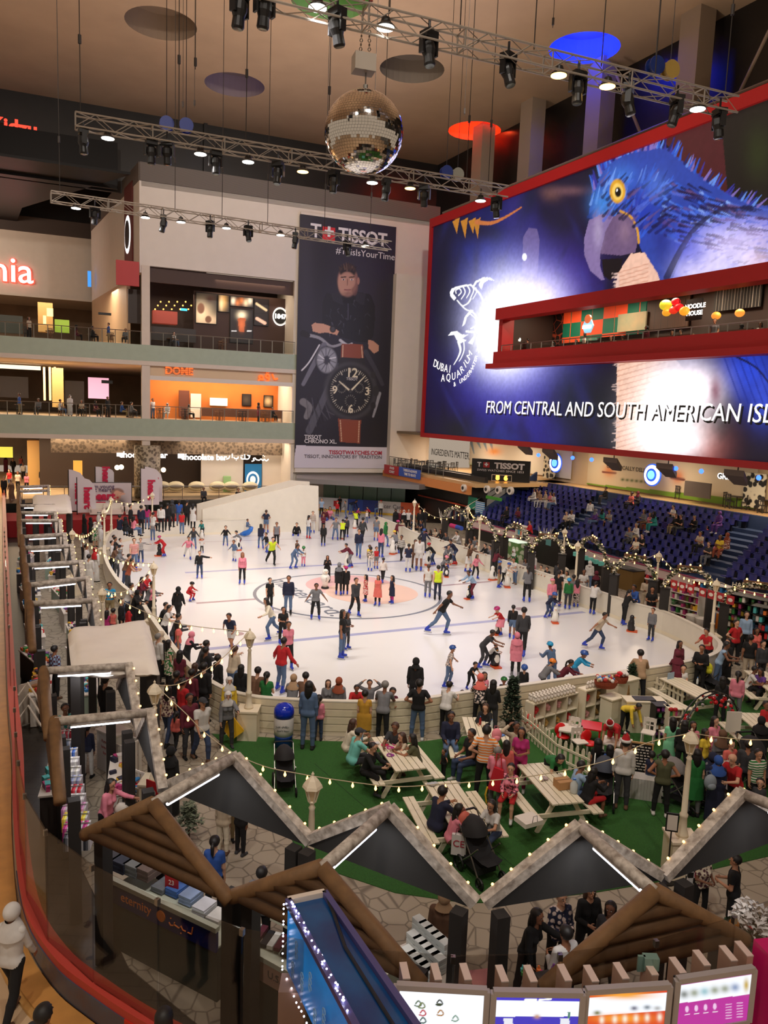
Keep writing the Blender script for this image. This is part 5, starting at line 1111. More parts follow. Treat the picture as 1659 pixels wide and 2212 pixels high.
def finish_people():
 P_=[t[0]for t in PEOPLE]
 for _ in range(6):
  for i,a in enumerate(P_):
   for b in P_[i+1:]:
    if abs(a.location.z-b.location.z)>.4:continue
    d=b.location-a.location;d.z=0;l=d.length;m=.40*(a.scale.x+b.scale.x)/2
    if 1e-4<l<m:d=d/l*(m-l)*.35;a.location-=d;b.location+=d
 segs=[(np.array(a),np.array(b))for w in BOARDS for a,b in zip(w,w[1:])];SA=np.array([a for a,b in segs]);SB=np.array([b for a,b in segs]);D_=SB-SA;L2=(D_**2).sum(1)+1e-9
 for o in P_:
  if o.location.z>.3:continue
  q=np.array([o.location.x,o.location.y]);t=np.clip(((q-SA)*D_).sum(1)/L2,0,1);v=q-SA-t[:,None]*D_;d=np.hypot(v[:,0],v[:,1]);i=d.argmin();m=.30*o.scale.x+.1
  if 1e-3<d[i]<m:o.location.x+=v[i,0]/d[i]*(m-d[i]);o.location.y+=v[i,1]/d[i]*(m-d[i])
 def size(o):q=o.location;return-o.scale.x/max((q-Vector((0,0,H))).length,1)*(.6 if 'balcony' in o['label']else 1)
 P_.sort(key=size);rest=P_[298:];V_,F__,MI,ms=[],[],[],[]
 if rest:
  bpy.context.view_layer.update();n=0
  for o in rest:
   for c in[o]+list(o.children_recursive):
    me=c.data;k=len(me.vertices);v=np.empty(k*3);me.vertices.foreach_get('co',v);Mx=np.array(c.matrix_world);V_.append(v.reshape(-1,3)@Mx[:3,:3].T+Mx[:3,3])
    sl=[]
    for s_ in c.material_slots:
     if s_.material not in ms:ms.append(s_.material)
     sl.append(ms.index(s_.material))
    for p in me.polygons:F__.append([i+n for i in p.vertices]);MI.append(sl[min(p.material_index,len(sl)-1)]if sl else 0)
    n+=k
  me=bpy.data.meshes.new('people');me.from_pydata(np.concatenate(V_).tolist(),[],F__)
  for m in ms:me.materials.append(m)
  me.polygons.foreach_set('material_index',MI);me.polygons.foreach_set('use_smooth',[True]*len(MI));o=bpy.data.objects.new('people',me);COL.objects.link(o)
  tag(o,'the many smallest far-off figures on the balconies, corridor and far end of the rink','people',None,'stuff');dead=set(rest);PEOPLE[:]=[t for t in PEOPLE if t[0]not in dead]
  for r in rest:
   for c in list(r.children_recursive):bpy.data.objects.remove(c)
   bpy.data.objects.remove(r)
 for t in PEOPLE:
  l=t[0]['label']
  if len(l.split())>13:
   import re
   l2=re.sub(r' and [a-z]+( [a-z]+)? [a-z]+,',',',l,count=1)if len(l.split())>15 else l;t[0]['label']=l2
finish_labels_=None
def finish_labels():
 finish_people()
 from collections import defaultdict
 D_=defaultdict(list)
 for t in PEOPLE:D_[t[0]['label']].append(t)
 od=['leftmost','second from left','third from left','fourth from left','fifth from left','sixth from left','seventh from left','eighth from left','ninth from left','tenth from left']
 for l,ts in D_.items():
  if len(ts)>1:
   ts.sort(key=lambda t:t[1])
   for i,t in enumerate(ts):t[0]['label']=l+', '+(od[i]if i<len(ts)-1 or len(ts)>9 else 'rightmost')
   # ================================================================= MARKET
m_snowlog=M('snowy_birch_log',(214,204,192),.85,noise=.65,nscale=9,rgb2=(140,128,116),bump=.6)
m_log=M('brown_log',(126,92,56),.7,noise=.3,nscale=6,bump=.3);m_logd=M('brown_log_dark',(104,74,44),.75,noise=.35,nscale=5)
m_panel=M('dark_gable_board',(48,46,44),.8,noise=.25,nscale=1.5);m_post=M('dark_post',(38,33,30),.7)
m_tube=emis('tube_light',(235,238,255),6.);m_bulb=emis('bulb_warm',(255,196,110),5.);m_cord=M('cord_cream',(196,180,150),.7)
m_snow=M('snow_foam',(236,226,214),.9,noise=.04,nscale=3);m_bench=M('painted_bench_white',(226,214,188),.6,noise=.06,nscale=6)
m_pink=M('counter_pinkish',(186,150,130),.6)
def kiosk(FL,FR,BL,BR,label,zE=2.38,zP=3.33,posts=True):
 FL,FR,BL,BR=[Vector((p[0],p[1],zE))for p in(FL,FR,BL,BR)]
 c=(FL+FR+BL+BR)/4;c.z=0;t=thing('market_stall',label,'stall',c,0,'wooden market stalls');sh=-c
 FP=(FL+FR)/2+sh;FP.z=zP;BP=(BL+BR)/2+sh;BP.z=zP;FL,FR,BL,BR=FL+sh,FR+sh,BL+sh,BR+sh
 up=Vector((0,0,.22))
 for a,b in((FL,FP),(FR,FP)):
  mb=MB();mb.beam(a+(a-b)*.04,b,.17,.15);mb.build('snowy_beam',m_snowlog,t)
 n=(FP-BP).normalized()
 mb=MB();mb.prism([FL+n*-.06,FR+n*-.06,FP+n*-.06-Vector((0,0,.02))],n*.04);
 mb2=MB();dz=Vector((0,0,.5));mb2.prism([FL-n*.05,FP-n*.05,FP-n*.05-Vector((0,0,.08)),(FL+FR)/2-n*.05-Vector((0,0,.1)),FL-n*.05-Vector((0,0,.1))],n*.03);mb2.prism([FR-n*.05,FP-n*.05,FP-n*.05-Vector((0,0,.08)),(FL+FR)/2-n*.05-Vector((0,0,.1)),FR-n*.05-Vector((0,0,.1))],n*.03);mb2.build('gable_board',m_panel,t)
 for a,b in((BL,BP),(BR,BP)):
  mb=MB();mb.tube([a+(a-b)*.05,a,b],.105,10);mb.build('log_beam',m_log,t,smooth=True)
 mb=MB();e=(BR-BL)
 for k in range(4):
  u=.16+k*.17;h=(zP-zE)*(1-2*abs(.5-.5*u))if False else None
  z=(zP-zE)*(.06+k*.22);f=.5*(1-z/(zP-zE))*.96;m_=(BL+BR)/2+Vector((0,0,z))-n*.0
  if f>.03:mb.tube([m_-e*f,m_+e*f],.115-.006*k,10)
 mb.build('log_siding',m_logd,t,smooth=True)
 mb=MB();mb.tube([BP+Vector((0,0,-.02)),FP-n*.05+Vector((0,0,-.02))],.085,12);mb.build('ridge_pole',m_snowlog,t,smooth=True)
 a,b=BP.lerp(FP,.16),BP.lerp(FP,.78);mb=MB();mb.tube([a-Vector((0,0,.15)),b-Vector((0,0,.15))],.028,8);mb.build('tube_light',m_tube,t)
 mb=MB();mb.beam(a-Vector((0,0,.115)),b-Vector((0,0,.115)),.05,.04);mb.build('light_fitting',m_white,t)
 if posts:
  for p,q in((FL,BL),(FR,BR),(BL,FL),(BR,FR)):
   mb=MB();w=p+(q-p).normalized()*.16+(c*0+((FL+FR+BL+BR)/4-p).normalized()*.12);mb.box((w.x,w.y,(zE-.08)/2),(.2,.2,zE-.08),atan2(e.y,e.x));mb.build('post',m_post,t)
 for a,b in((FL,FP),(FR,FP)):
  for k in range(5):
   q=a.lerp(b,.08+k*.2)+n*.09+Vector((0,0,.09));mb=MB();mb.ball(q,.022,8,6);mb.build('bulb',m_bulb,t)
 m_=(a+b)/2
 area('stall_tube',(c.x+BP.lerp(FP,.5).x,c.y+BP.lerp(FP,.5).y,zP-.2),.08,11,(.93,.95,1),(0,0,atan2(n.y,n.x)),sy=.06).data.size=1.1
 return t,c,(FP-BP)
KF=[((-3.7,13.1),(-1.02,11.5),(-4.5,11.4),(-2.0,9.95),'log-gabled market stall in front of the clothes rack, left of the blue shop counter lettering'),((-.98,11.5),(1.46,10.1),(-1.88,9.98),(.62,8.5),'log-gabled market stall behind the blue lit kiosk sign'),((1.68,10.1),(4.38,10.92),(2.2,8.5),(5.0,9.5),'log-gabled market stall right of centre above the menu screens'),((4.52,10.92),(7.35,12.5),(5.9,9.6),(8.6,11.0),'dark gabled market stall cut off by the right edge')]
for a in KF:kiosk(*a)
RL=[((118,1560),(325,1540)),((95,1450),(278,1440)),((65,1305),(205,1298)),((60,1265),(190,1250)),((55,1222),(175,1215)),((50,1185),(155,1180)),((48,1160),(140,1155)),((42,1125),(130,1125)),((42,1108),(120,1108)),((40,1093),(115,1092)),((40,1062),(105,1060)),((40,1052),(105,1050))]
rf=[(G(*a,3.3),G(*b,3.3))for a,b in RL]
od_=['nearest','second nearest','third nearest','fourth nearest','fifth nearest','sixth nearest','seventh nearest','eighth nearest','ninth nearest','tenth nearest','second furthest','furthest']
for i,(b,f)in enumerate(rf):
 d=(rf[min(i+1,11)][1]-rf[max(i-1,0)][1]);d.z=0;d.normalize();w0=w1_=1.3
 if i==0:w0=1.0
 if 0<i and(f-rf[i-1][1]).length<3.6:w0=(f-rf[i-1][1]).length/2
 if i<11 and(rf[i+1][1]-f).length<3.6:w1_=(rf[i+1][1]-f).length/2
 w=(w0+w1_)/2
 if w<1.:w=1.
 kiosk(f-d*w,f+d*w,b-d*w*.98,b+d*w*.98,'open-roofed market stall in the left-hand row, %s to the camera'%od_[i])
def snowroof(px,label,z=3.2,th=.3):
 P_=[G(x,y,z)for x,y in px];c=sum(P_,Vector())/4;c.z=0;n=14;vs=[]
 t=thing('snow_roof',label,'roof',c)
 for side in(0,1):
  for j in range(n+1):
   for i in range(n+1):
    u,v=i/n,j/n;p=P_[0]*(1-u)*(1-v)+P_[1]*u*(1-v)+P_[2]*u*v+P_[3]*(1-u)*v-c
    e=min(u,1-u,v,1-v);r=min(e/.08,1);r=sqrt(1-(1-r)**2)
    q=p-((p-Vector((0,0,p.z)))*(.0));dz=(r*.16+.05*sin(u*9+v*4)*sin(v*8))*(1 if side==0 else-.6)-.06*(1-r)
    vs.append((q.x,q.y,q.z+dz-(0 if side==0 else .12)*r))
 o=(n+1)**2;fs=[]
 for j in range(n):
  for i in range(n):
   a=j*(n+1)+i;fs.append((a,a+n+1,a+n+2,a+1));fs.append((o+a,o+a+1,o+a+n+2,o+a+n+1))
 for k in range(n):
  for a,b in((k,k+1),((k+1)*(n+1)+n-(n+1),(k+1)*(n+1)+n),(n*(n+1)+k+1,n*(n+1)+k),((k+1)*(n+1),k*(n+1))):fs.append((a,b,o+b,o+a))
 mb=MB();mb.add(vs,fs);mb.build('snow_cover',m_snow,t,smooth=True)
 for p in P_:mb=MB();q=p-c;q=q*.88;mb.box((q.x,q.y,(z-.1)/2),(.22,.22,z-.1));mb.build('post',m_post,t)
snowroof(((146,1366),(322,1346),(345,1452),(155,1452)),'large thick snow-covered flat stall roof in the left-hand row')
snowroof(((70,1073),(152,1072),(156,1106),(72,1106)),'small distant snow-covered stall roof near the feather flags')
# ---- lamp posts
m_lamp=M('lamp_post_cream',(226,212,186),.5)
LPZ=3.15
def lamppost(px,py,label,z=LPZ,s=1.):
 p=G(px,py,z);t=thing('lamp_post',label,'lamp post',(p.x,p.y,0),0,'cream lamp posts')
 mb=MB();mb.prism([(-.27,-.27,0),(.27,-.27,0),(.27,.27,0),(-.27,.27,0)],(0,0,.82));mb.box((0,0,.84),(.6,.6,.05));mb.build('pedestal',m_lamp,t)
 mb=MB();mb.lathe([(.13,.86),(.12,.92),(.085,1.0),(.07,1.25),(.085,1.28),(.085,1.33),(.06,1.36),(.055,2.3),(.045,2.48),(.06,2.52),(.035,2.56),(.03,2.62)],n=14);mb.build('shaft',m_lamp,t,smooth=True)
 mb=MB()
 for k in range(6):
  a=pi/3*k;mb.beam((cos(a)*.06,sin(a)*.06,2.62),(cos(a)*.13,sin(a)*.13,2.88),.02)
 mb.lathe([(.05,2.6),(.075,2.63),(.05,2.65)],n=6);mb.lathe([(.14,2.86),(.175,2.88),(.16,2.93),(.1,3.02),(.05,3.06),(.02,3.09),(.028,3.12),(.004,3.16)],n=6);lf=mb.build('lantern_frame',m_lamp,t)
 mb=MB();mb.lathe([(.052,2.65),(.118,2.87)],n=6);mb.build('lantern_glass',M('lantern_pane',(214,190,150),.2),lf)
 return p
LP={}
for k,x,y,l in(('a',334,1470,'cream lamp post behind the nearest left-hand stalls'),('b',540,1357,'cream lamp post on a square pedestal against the near rink boards'),('c',676,1668,'cream lamp post rising between two gables at the bottom centre'),('d',1495,1573,'cream lamp post at the right beside the framed notice stand'),('e',332,1212,'cream lamp post at the left rink edge'),('f',221,1266,'cream lamp post above the man in a cyan shirt at left'),('g',156,1142,'cream lamp post beside the distant left-hand stalls'),('h',225,1098,'cream lamp post far left in front of the billboard'),('i',240,1072,'cream lamp post right in front of the billboard'),('j',329,1062,'cream lamp post beside the perforated column'),('k',896,1078,'cream lamp post at the far end of the right-hand boards'),('l',1012,1092,'cream lamp post, second along the right-hand boards'),('m',1038,1114,'cream lamp post, third along the right-hand boards'),('n',1221,1140,'cream lamp post, fourth along the right-hand boards'),('o',1249,1168,'cream lamp post, fifth along the right-hand boards'),('p',1424,1190,'cream lamp post, sixth along the right-hand boards'),('q',1549,1249,'cream lamp post beside the snack stall at right')):
 LP[k]=lamppost(x,y,l)
def string(a,b,label,pts=None,sag=.4,gap=.5,both=False):
 a,b=Vector(a),Vector(b);t=thing('string_lights',label,'string lights',(0,0,0),0,'strings of warm bulbs')
 if pts:P_=[a]+[WP(x,y,a,b)for x,y in pts]+[b]
 else:P_=[a.lerp(b,u)-Vector((0,0,sag*4*u*(1-u)))for u in[i/10 for i in range(11)]]
 P_=[Vector(q)for q in spline([tuple(q)for q in P_],5)]
 t.location=P_[len(P_)//2];P_=[q-t.location for q in P_]
 mb=MB();mb.tube(P_,.011,5);mb.build('cord',m_cord,t)
 acc_=0;last=P_[0];n=0
 for q in P_[1:]:
  seg_=(q-last).length
  while acc_+seg_>gap and n<98:
   u=(gap-acc_)/seg_;last=last.lerp(q,u);seg_=(q-last).length;acc_=0;n+=1
   mb=MB();mb.lathe([(.008,-.0),(.012,-.03),(.028,-.07),(.03,-.095),(.012,-.125),(.002,-.13)],tuple(last),8);mb.build('bulb',m_bulb,t)
  acc_+=seg_;last=q
L=LP;dz=Vector((0,0,-.1))
string(L['a']+dz,L['d']+dz,'long string of warm bulbs sagging across the green turf',[(400,1540),(440,1580),(500,1624),(570,1655),(640,1670),(730,1685),(850,1699),(950,1694),(1030,1688),(1130,1679),(1230,1662),(1320,1640),(1400,1604)])
string(L['a']+dz,L['b']+dz,'string of warm bulbs rising from the left stalls to the pedestal lamp',[(380,1479),(430,1456),(480,1422)])
string(L['b']+dz,L['f']+dz,'string of warm bulbs hanging across the ice at left',[(454,1357),(396,1349),(353,1338),(282,1308),(244,1284)])
string(L['f']+dz,L['e']+dz,'short string of bulbs between the two left-hand lamps',sag=.5)
string(L['g']+dz,L['e']+dz,'string of bulbs sloping down over the men in white robes',[(190,1174),(236,1202),(271,1213)])
string(L['g']+dz,L['h']+dz,'string of bulbs beside the distant left stalls',sag=.7);string(L['h']+dz,L['i']+dz,'short string of bulbs before the red sofa stage',sag=.3);string(L['i']+dz,L['j']+dz,'string of bulbs across the billboard',sag=.5)
for a,b,l,s_ in(('k','l','first string of bulbs above the right-hand boards, furthest away',1.),('l','m','short string of bulbs joining the second and third right-hand lamps',.3),('m','n','third string of bulbs above the right-hand boards',.8),('n','o','short string of bulbs joining the fourth and fifth right-hand lamps',.5),('o','p','string of bulbs in front of the lower blue seats',.7),('p','q','string of bulbs above the snack stall',.5)):string(L[a]+dz,L[b]+dz,l,None,s_)
string(L['d']+dz,L['d']+Vector((5,1.5,-.2)),'string of bulbs leaving the right-hand lamp towards the right edge',None,.3)
string(L['q']+dz,G(1675,1285,3.2),'string of bulbs running off the right edge above the snack stall',None,.1)
# ---- floral arches over the right-hand stalls
m_flower=M('garland_white_flower',(216,206,186),.8);m_leaf=M('garland_leaf',(62,78,44),.8)
def arch(l,tp_,r,label,z=2.9,sign_=True):
 Lp,Tp,Rp=G(*l,z-.85),G(*tp_,z),G(*r,z-.85);c=(Lp+Rp)/2;t=thing('floral_arch',label,'arch',(c.x,c.y,z-.9),0,'lit floral arches')
 pts=[]
 w=(Rp-Lp)/2;w.z=0
 for k in range(25):a=pi*k/24;pts.append(-w*cos(a)*1.05+Vector((0,0,sin(a)*.95)))
 mb=MB();mb.tube(pts,.03,5);mb.build('hoop',m_black,t)
 mb=MB();rs=random.Random(l[0])
 for k in range(420):
  p=pts[rs.randrange(25)].lerp(pts[rs.randrange(25)],0);i=rs.random()*23.99;p=pts[int(i)].lerp(pts[int(i)+1],i-int(i));d=Vector((rs.gauss(0,1),rs.gauss(0,1),rs.gauss(0,1))).normalized()
  q=p+d*rs.uniform(.05,.16);x,y,_=basis(d+Vector((.01,.3,.2)));s_=rs.uniform(.05,.11);mi=0 if rs.random()<.62 else 1
  mb.add([q-x*s_,q+y*s_*.5+d*.02,q+x*s_,q-y*s_*.5-d*.01],[(0,1,2,3)],mi)
 mb.build('garland',[m_flower,m_leaf],t)
 for k in range(0,25,3):mb=MB();mb.ball(pts[k]+Vector((rs.uniform(-.1,.1),-.1,rs.uniform(-.05,.12))),.026,8,6);mb.build('bulb',m_bulb,t)
 if sign_:
  R_=atan2(w.y,w.x);mb=MB();mb.box((0,.05,.92),(1.0,.06,.3),R_);mb.build('name_board',M('sign_board_brown',(96,66,44),.7),t)
  for k in range(3):mb=MB();mb.ball(Vector((cos(R_)*(k-1)*.4,sin(R_)*(k-1)*.4,1.12)),.04,8,6);mb.build('bulb',m_bulb,t)
 for s_,p in((-1,Lp),(1,Rp)):
  b=thing('planter_pillar','dark pillar, %s foot of the %s'%('left' if s_<0 else 'right',label.replace('lit floral arch ','arch ')),'pillar',(p.x,p.y,0),atan2(w.y,w.x));mb=MB();mb.box((0,0,(z-.9)/2),(.36,.36,z-.9));mb.build('pillar',m_post,b)
  mb=MB();mb.box((0,0,z-.88),(.42,.42,.05));mb.build('cap',m_black,b)
AR_=[((962,1116),(990,1099),(1014,1142),'furthest along, above the clothes stall'),((1017,1141),(1039,1118),(1071,1168),'second furthest, above the scarf stall'),((1090,1160),(1110,1133),(1142,1180),'above the green drinks cart'),((1149,1192),(1184,1156),(1215,1196),'above the black counter with a display'),((1256,1184),(1281,1174),(1310,1224),'above the stall of turquoise chairs'),((1328,1240),(1378,1200),(1412,1252),'above the man in a santa hat'),((1437,1268),(1484,1232),(1537,1277),'above the red snack shelves'),((1566,1302),(1628,1264),(1700,1320),'rightmost, with a brown name board')]
for l,t_,r,lb in AR_:arch(l,t_,r,'lit floral arch '+lb)
text('HAPPY PLACE',.26,M('board_lettering',(226,216,190),.6),None,wallM(G(1628,1266,2.85),(0,0),(1,-.35),.1),'sign_lettering',.01,label='pale lettering on the rightmost arch name board',cat='lettering')
# ---- goods, counters
PAL=[(206,40,44),(230,180,50),(40,120,180),(60,140,70),(220,210,200),(120,60,140),(230,120,50),(190,60,120),(90,190,190),(240,232,220),(40,40,60),(150,100,60)]
def pm(i):c=PAL[i%len(PAL)];return M('goods_%d_%d_%d'%c,c,.6)
def shelf_unit(name,label,p,rz,w,d,h,rows,seed=1,frame=None,dens=9,slope=0.):
 t=thing(name,label,'shelf',p,rz);rs=random.Random(seed);fm=frame or m_white
 mb=MB();mb.box((-w/2,0,h/2),(.03,d,h));mb.box((w/2,0,h/2),(.03,d,h));mb.box((0,d/2-.01,h/2),(w,.02,h));mb.build('side_panel',fm,t)
 for k in range(rows+1):mb=MB();z=.08+(h-.1)*k/rows;mb.box((0,-slope*(1-k/rows),z),(w,d,.025));mb.build('shelf_board',fm,t)
 for c in range(6):
  mb=MB();any_=False
  for k in range(rows):
   z=.1+(h-.1)*k/rows;n=dens
   for j in range(n):
    if(rs.randrange(6))!=c:continue
    hh=(h/rows)*rs.uniform(.4,.85);mb.box((-w/2+.06+(w-.12)*(j+.5)/n,-slope*(1-k/rows)-.03,z+hh/2),((w/n)*.8,d*.6,hh));any_=True
  if any_:mb.build('goods',pm(seed*3+c*2),t)
 return t
rzR=atan2(VB.y,VB.x)
def onR(px,py,z=0.):return G(px,py,z)
shelf_unit('snack_shelf','white slanted shelf of bright snack packets beside the right-hand boards',onR(1480,1345),rzR+.1,1.5,.5,1.7,5,1,None,11)
shelf_unit('snack_shelf','tall shelf of small bottles and toys beside the snack packets',onR(1530,1352),rzR+.15,1.8,.5,2.0,6,2,None,14)
shelf_unit('toy_display','crowded stall display of green and pink toys at the right edge',onR(1618,1395),rzR+.2,2.2,.6,2.1,7,5,m_black,16)
shelf_unit('toy_display','crowded stall display of stuffed toys cut by the right edge',onR(1668,1420),rzR+.3,1.8,.6,2.0,6,8,m_black,13)
for k,(px,py,l)in enumerate(((1493,1355,'left white cylindrical bin before the snack stall'),(1513,1362,'right white cylindrical bin before the snack stall'))):
 t=thing('bin',l,'bin',G(px,py));mb=MB();mb.lathe([(.22,0),(.27,.55),(.28,.58),(.25,.58),(.2,.05)],n=20);mb.build('drum',m_white,t,smooth=True)
t=thing('striped_cabinet','low cabinet with orange, green and blue vertical panels beside the white bins','cabinet',G(1540,1356),rzR);mb=MB();mb.box((0,0,.4),(1.1,.4,.8));mb.build('body',m_white,t)
for k,c in enumerate(((230,130,40),(60,150,60),(40,120,200),(230,190,60))):mb=MB();mb.box((-.4+k*.27,-.21,.42),(.24,.02,.7));mb.build('panel',M('panel_%d'%c[0],c,.5),t)
for k,x in enumerate((1456,1474,1492,1518,1536,1556,1578)):
 p=G(x,1262+(x-1456)*.28,2.25);t=thing('red_pennant','red hanging card with a white oval above the snack shelves, %s'%k_[k]if k<6 else 'red hanging card with a white oval above the snack shelves, rightmost','card',p,rzR,'red cards above the snack stall');mb=MB();mb.box((0,0,0),(.34,.02,.36));mb.build('card',m_red,t);mb=MB();mb.lathe([(.11,-.005),(.11,.005)],(0,-.015,0),14,sy=.7,M=Matrix.Rotation(pi/2,3,'X'));mb.build('oval',m_white,t)
def counter(label,p,rz,w,d,h,m,top=None,name='counter',z0=0):
 t=thing(name,label,'counter',(p[0],p[1],z0),rz);mb=MB();mb.box((0,0,h/2),(w,d,h));mb.build('body',m,t);mb=MB();mb.box((0,0,h+.02),(w+.06,d+.06,.04));mb.build('top',top or m_white,t);return t
counter('black stall counter with a glass display box behind the right-hand boards',G(1200,1222),rzR,2.6,.9,1.5,m_black,m_black)
t=thing('display_box','glass display box on the black stall counter','display',G(1190,1178,1.55),rzR);mb=MB();mb.box((0,0,.2),(.5,.4,.4));mb.build('case',M('display_glass_teal',(90,140,140),.1),t);mb=MB();mb.box((.6,0,.22),(.6,.5,.44));mb.build('box',m_black,t)
counter('dark counter with brass front behind the right-hand boards beside the santa hat man',G(1345,1268),rzR,2.2,.9,1.1,M('counter_brass',(120,92,50),.5,.3),m_black)
counter('brown wooden bar counter of the stall under the sixth arch',G(1400,1240),rzR,2.6,.9,1.9,M('bar_brown',(84,60,42),.6,kind='brick',rgb2=(50,36,26),scale=3),m_black)
counter('white stall counter with turquoise boxes near the fifth arch',G(1275,1232),rzR,2.4,.8,1.0,m_white)
for k in range(7):t=thing('turquoise_box','small turquoise box on the white stall counter','box',G(1243+k*11,1201+k*4.2,1.05),rzR,'turquoise boxes on the white counter');mb=MB();mb.box((0,0,.12),(.22,.2,.24));mb.build('box',M('turquoise',(110,200,190),.5),t)
t=counter('green and white drinks cart behind the right-hand boards',G(1112,1205),rzR,1.6,.8,1.1,M('cart_green',(90,130,70),.5,kind='cells',rgb2=(200,206,180),scale=3),emis('cart_top_lit',(220,240,220),.6))
shelf_unit('popcorn_machine','tall white and turquoise drinks dispenser behind the green cart',G(1125,1196),rzR,.7,.6,1.9,3,4)
counter('black low wall of the clothes stall behind the right-hand boards',G(1030,1150),rzR,3.2,.8,.9,m_black,m_black)
t=thing('clothes_rail','dark rail of hanging clothes at the far right-hand stalls','clothes rail',G(985,1142),rzR)
mb=MB();mb.tube([(-1.2,0,1.7),(1.2,0,1.7)],.02,6);mb.cyl((-1.2,0,0),(-1.2,0,1.7),.02,n=6);mb.cyl((1.2,0,0),(1.2,0,1.7),.02,n=6);mb.build('frame',m_steel,t)
for k in range(12):mb=MB();mb.box((-1.1+k*.2,0,1.2),(.08,.45,.9));mb.build('garment',M(*[('g_black',(26,24,28)),('g_maroon',(90,30,40)),('g_grey',(120,120,124)),('g_navy',(30,40,70))][k%4],.9),t)
t=thing('blanket_roll','rolled magenta and blue blanket on the scarf stall','blanket',G(985,1138,1.1),rzR);mb=MB();mb.cyl((-.7,0,0),(.1,0,0),.16,n=14);mb.build('magenta_roll',M('roll_magenta',(196,50,110),.8),t);mb=MB();mb.cyl((.1,0,0),(.75,0,0),.16,n=14);mb.build('blue_roll',M('roll_blue',(60,90,190),.8),t)
def whitetree(p,label,h=2.2):
 t=thing('bare_white_tree',label,'tree',p);rs=random.Random(4)
 mb=MB()
 for k in range(16):
  a=rs.random()*6.28;x,y=cos(a),sin(a);mb.tube([(0,0,0),(x*.1,y*.1,h*.4),(x*.3,y*.3,h*.7),(x*(.4+rs.random()*.3),y*.5,h*rs.uniform(.85,1.))],[.05,.03,.018,.006],5)
 mb.build('branches',M('branch_white',(220,212,200),.7),t)
whitetree(G(957,1160),'bare white-painted branch tree beside the clothes rail');whitetree(G(1172,1215),'bare white-painted branch tree beside the black counter',2.4)
for i,(b,f)in enumerate(rf):
 d=(f-b);d.z=0;L__=d.length;d.normalize();rz=atan2(d.y,d.x)-pi/2;c=b.lerp(f,.12);c.z=0;n=Vector((-d.y,d.x,0));rs=random.Random(i+3)
 if i<10 and i!=0:
  t=counter('goods counter inside the left-hand stall, %s to the camera'%od_[i],b+d*.25,rz,2.0,.5,.9,M('counter_dark',(60,52,48),.6)if i%2 else m_white)
  for c_ in range(5):
   mb=MB()
   for j in range(9):mb.box((rs.uniform(-.9,.9),rs.uniform(-.2,.2),.96+rs.random()*.08),(rs.uniform(.08,.22),rs.uniform(.08,.2),rs.uniform(.06,.2)),rs.random())
   mb.build('goods',pm(i*5+c_),t)
  t=counter('front display table of the left-hand stall, %s to the camera'%od_[i],f-d*.2,rz,1.9,.45,.75,m_white if i%2 else M('counter_sage',(150,166,150),.6))
  for c_ in range(4):
   mb=MB()
   for j in range(7):mb.box((rs.uniform(-.85,.85),rs.uniform(-.18,.18),.82),(rs.uniform(.06,.18),rs.uniform(.06,.16),rs.uniform(.06,.16)),rs.random())
   mb.build('goods',pm(i*7+c_*3),t)
a,b=G(150,1790,1.25),G(165,1590,1.5);a=G(165,1800,.9);b=G(150,1585,1.3)
t=thing('clothes_rack','tiered wire rack of colourful hanging clothes in the nearest left-hand stall','clothes rack',(0,0,0))
rows=11;cols_=['b02030','606a80','3a66c0','e0e0e0','d8d4c8','8a94b8','c02030','e4dcd8','c080b0','e6c840','b0307a','3a3c44']
for r in range(12):
 y=1588+r*20.;w0=122+r*1.6;w1_=160+r*3.4;z=1.55-.045*r
 A,B__=G(w0,y-8,z),G(w1_,y-11,z);c0=tuple(int(cols_[r][i:i+2],16)for i in(0,2,4))
 mb=MB();mb.tube([A,B__],.012,5);mb.build('rail',m_steel,t)
 for q in range(3):
  mb=MB();cc3=[c0,tuple(min(255,x+50)for x in c0),(214,212,216)][q]
  for k in range(4):
   u=(k*3+q+.5)/12;p_=A.lerp(B__,u);mb.box((p_.x,p_.y,p_.z-.16),(.035,.28,.27),atan2(B__.y-A.y,B__.x-A.x))
  mb.build('hanging_garments',M('cl_%d_%d'%(r,q),cc3,.85),t)
t2=counter('white cash desk with handwritten lettering in the nearest left-hand stall',G(247,1660),-.6,.7,.5,1.0,M('desk_white',(206,202,196),.5))
for s_,x,y in(('Funny',245,1602),('luxury',246,1612),('feel',247,1622)):text(s_,.11,M('marker_red',(170,60,60),.7),t2,Matrix.Translation((0,-.27,{1602:.8,1612:.65,1622:.5}[y]))@Matrix.Rotation(pi/2,4,'X'),'lettering',.002)
def crate(label,p,rz,w,d,h,seed,cols):
 t=thing('crate',label,'crate',p,rz);mb=MB()
 for k in range(int(w/.12)+1):
  for y in(-d/2,d/2):mb.box((-w/2+k*.12,y,h/2),(.06,.03,h))
 for k in range(int(d/.12)+1):
  for x in(-w/2,w/2):mb.box((x,-d/2+k*.12,h/2),(.03,.06,h))
 for z in(.03,h-.03):mb.box((0,-d/2,z),(w,.035,.05));mb.box((0,d/2,z),(w,.035,.05));mb.box((-w/2,0,z),(.035,d,.05));mb.box((w/2,0,z),(.035,d,.05))
 mb.box((0,0,h*.5),(w-.05,d-.05,.03));mb.build('slats',m_white,t);rs=random.Random(seed)
 for i,c in enumerate(cols):
  mb=MB()
  for k in range(7):mb.ball((rs.uniform(-w*.38,w*.38),rs.uniform(-d*.35,d*.35),h*.62+rs.uniform(0,.16)),(rs.uniform(.06,.14),rs.uniform(.05,.1),rs.uniform(.03,.07)),8,6,M=Matrix.Rotation(rs.random()*3,3,'Z'))
  mb.build('folded_clothes',M('fold_%d_%d_%d'%c,c,.9),t,smooth=True)
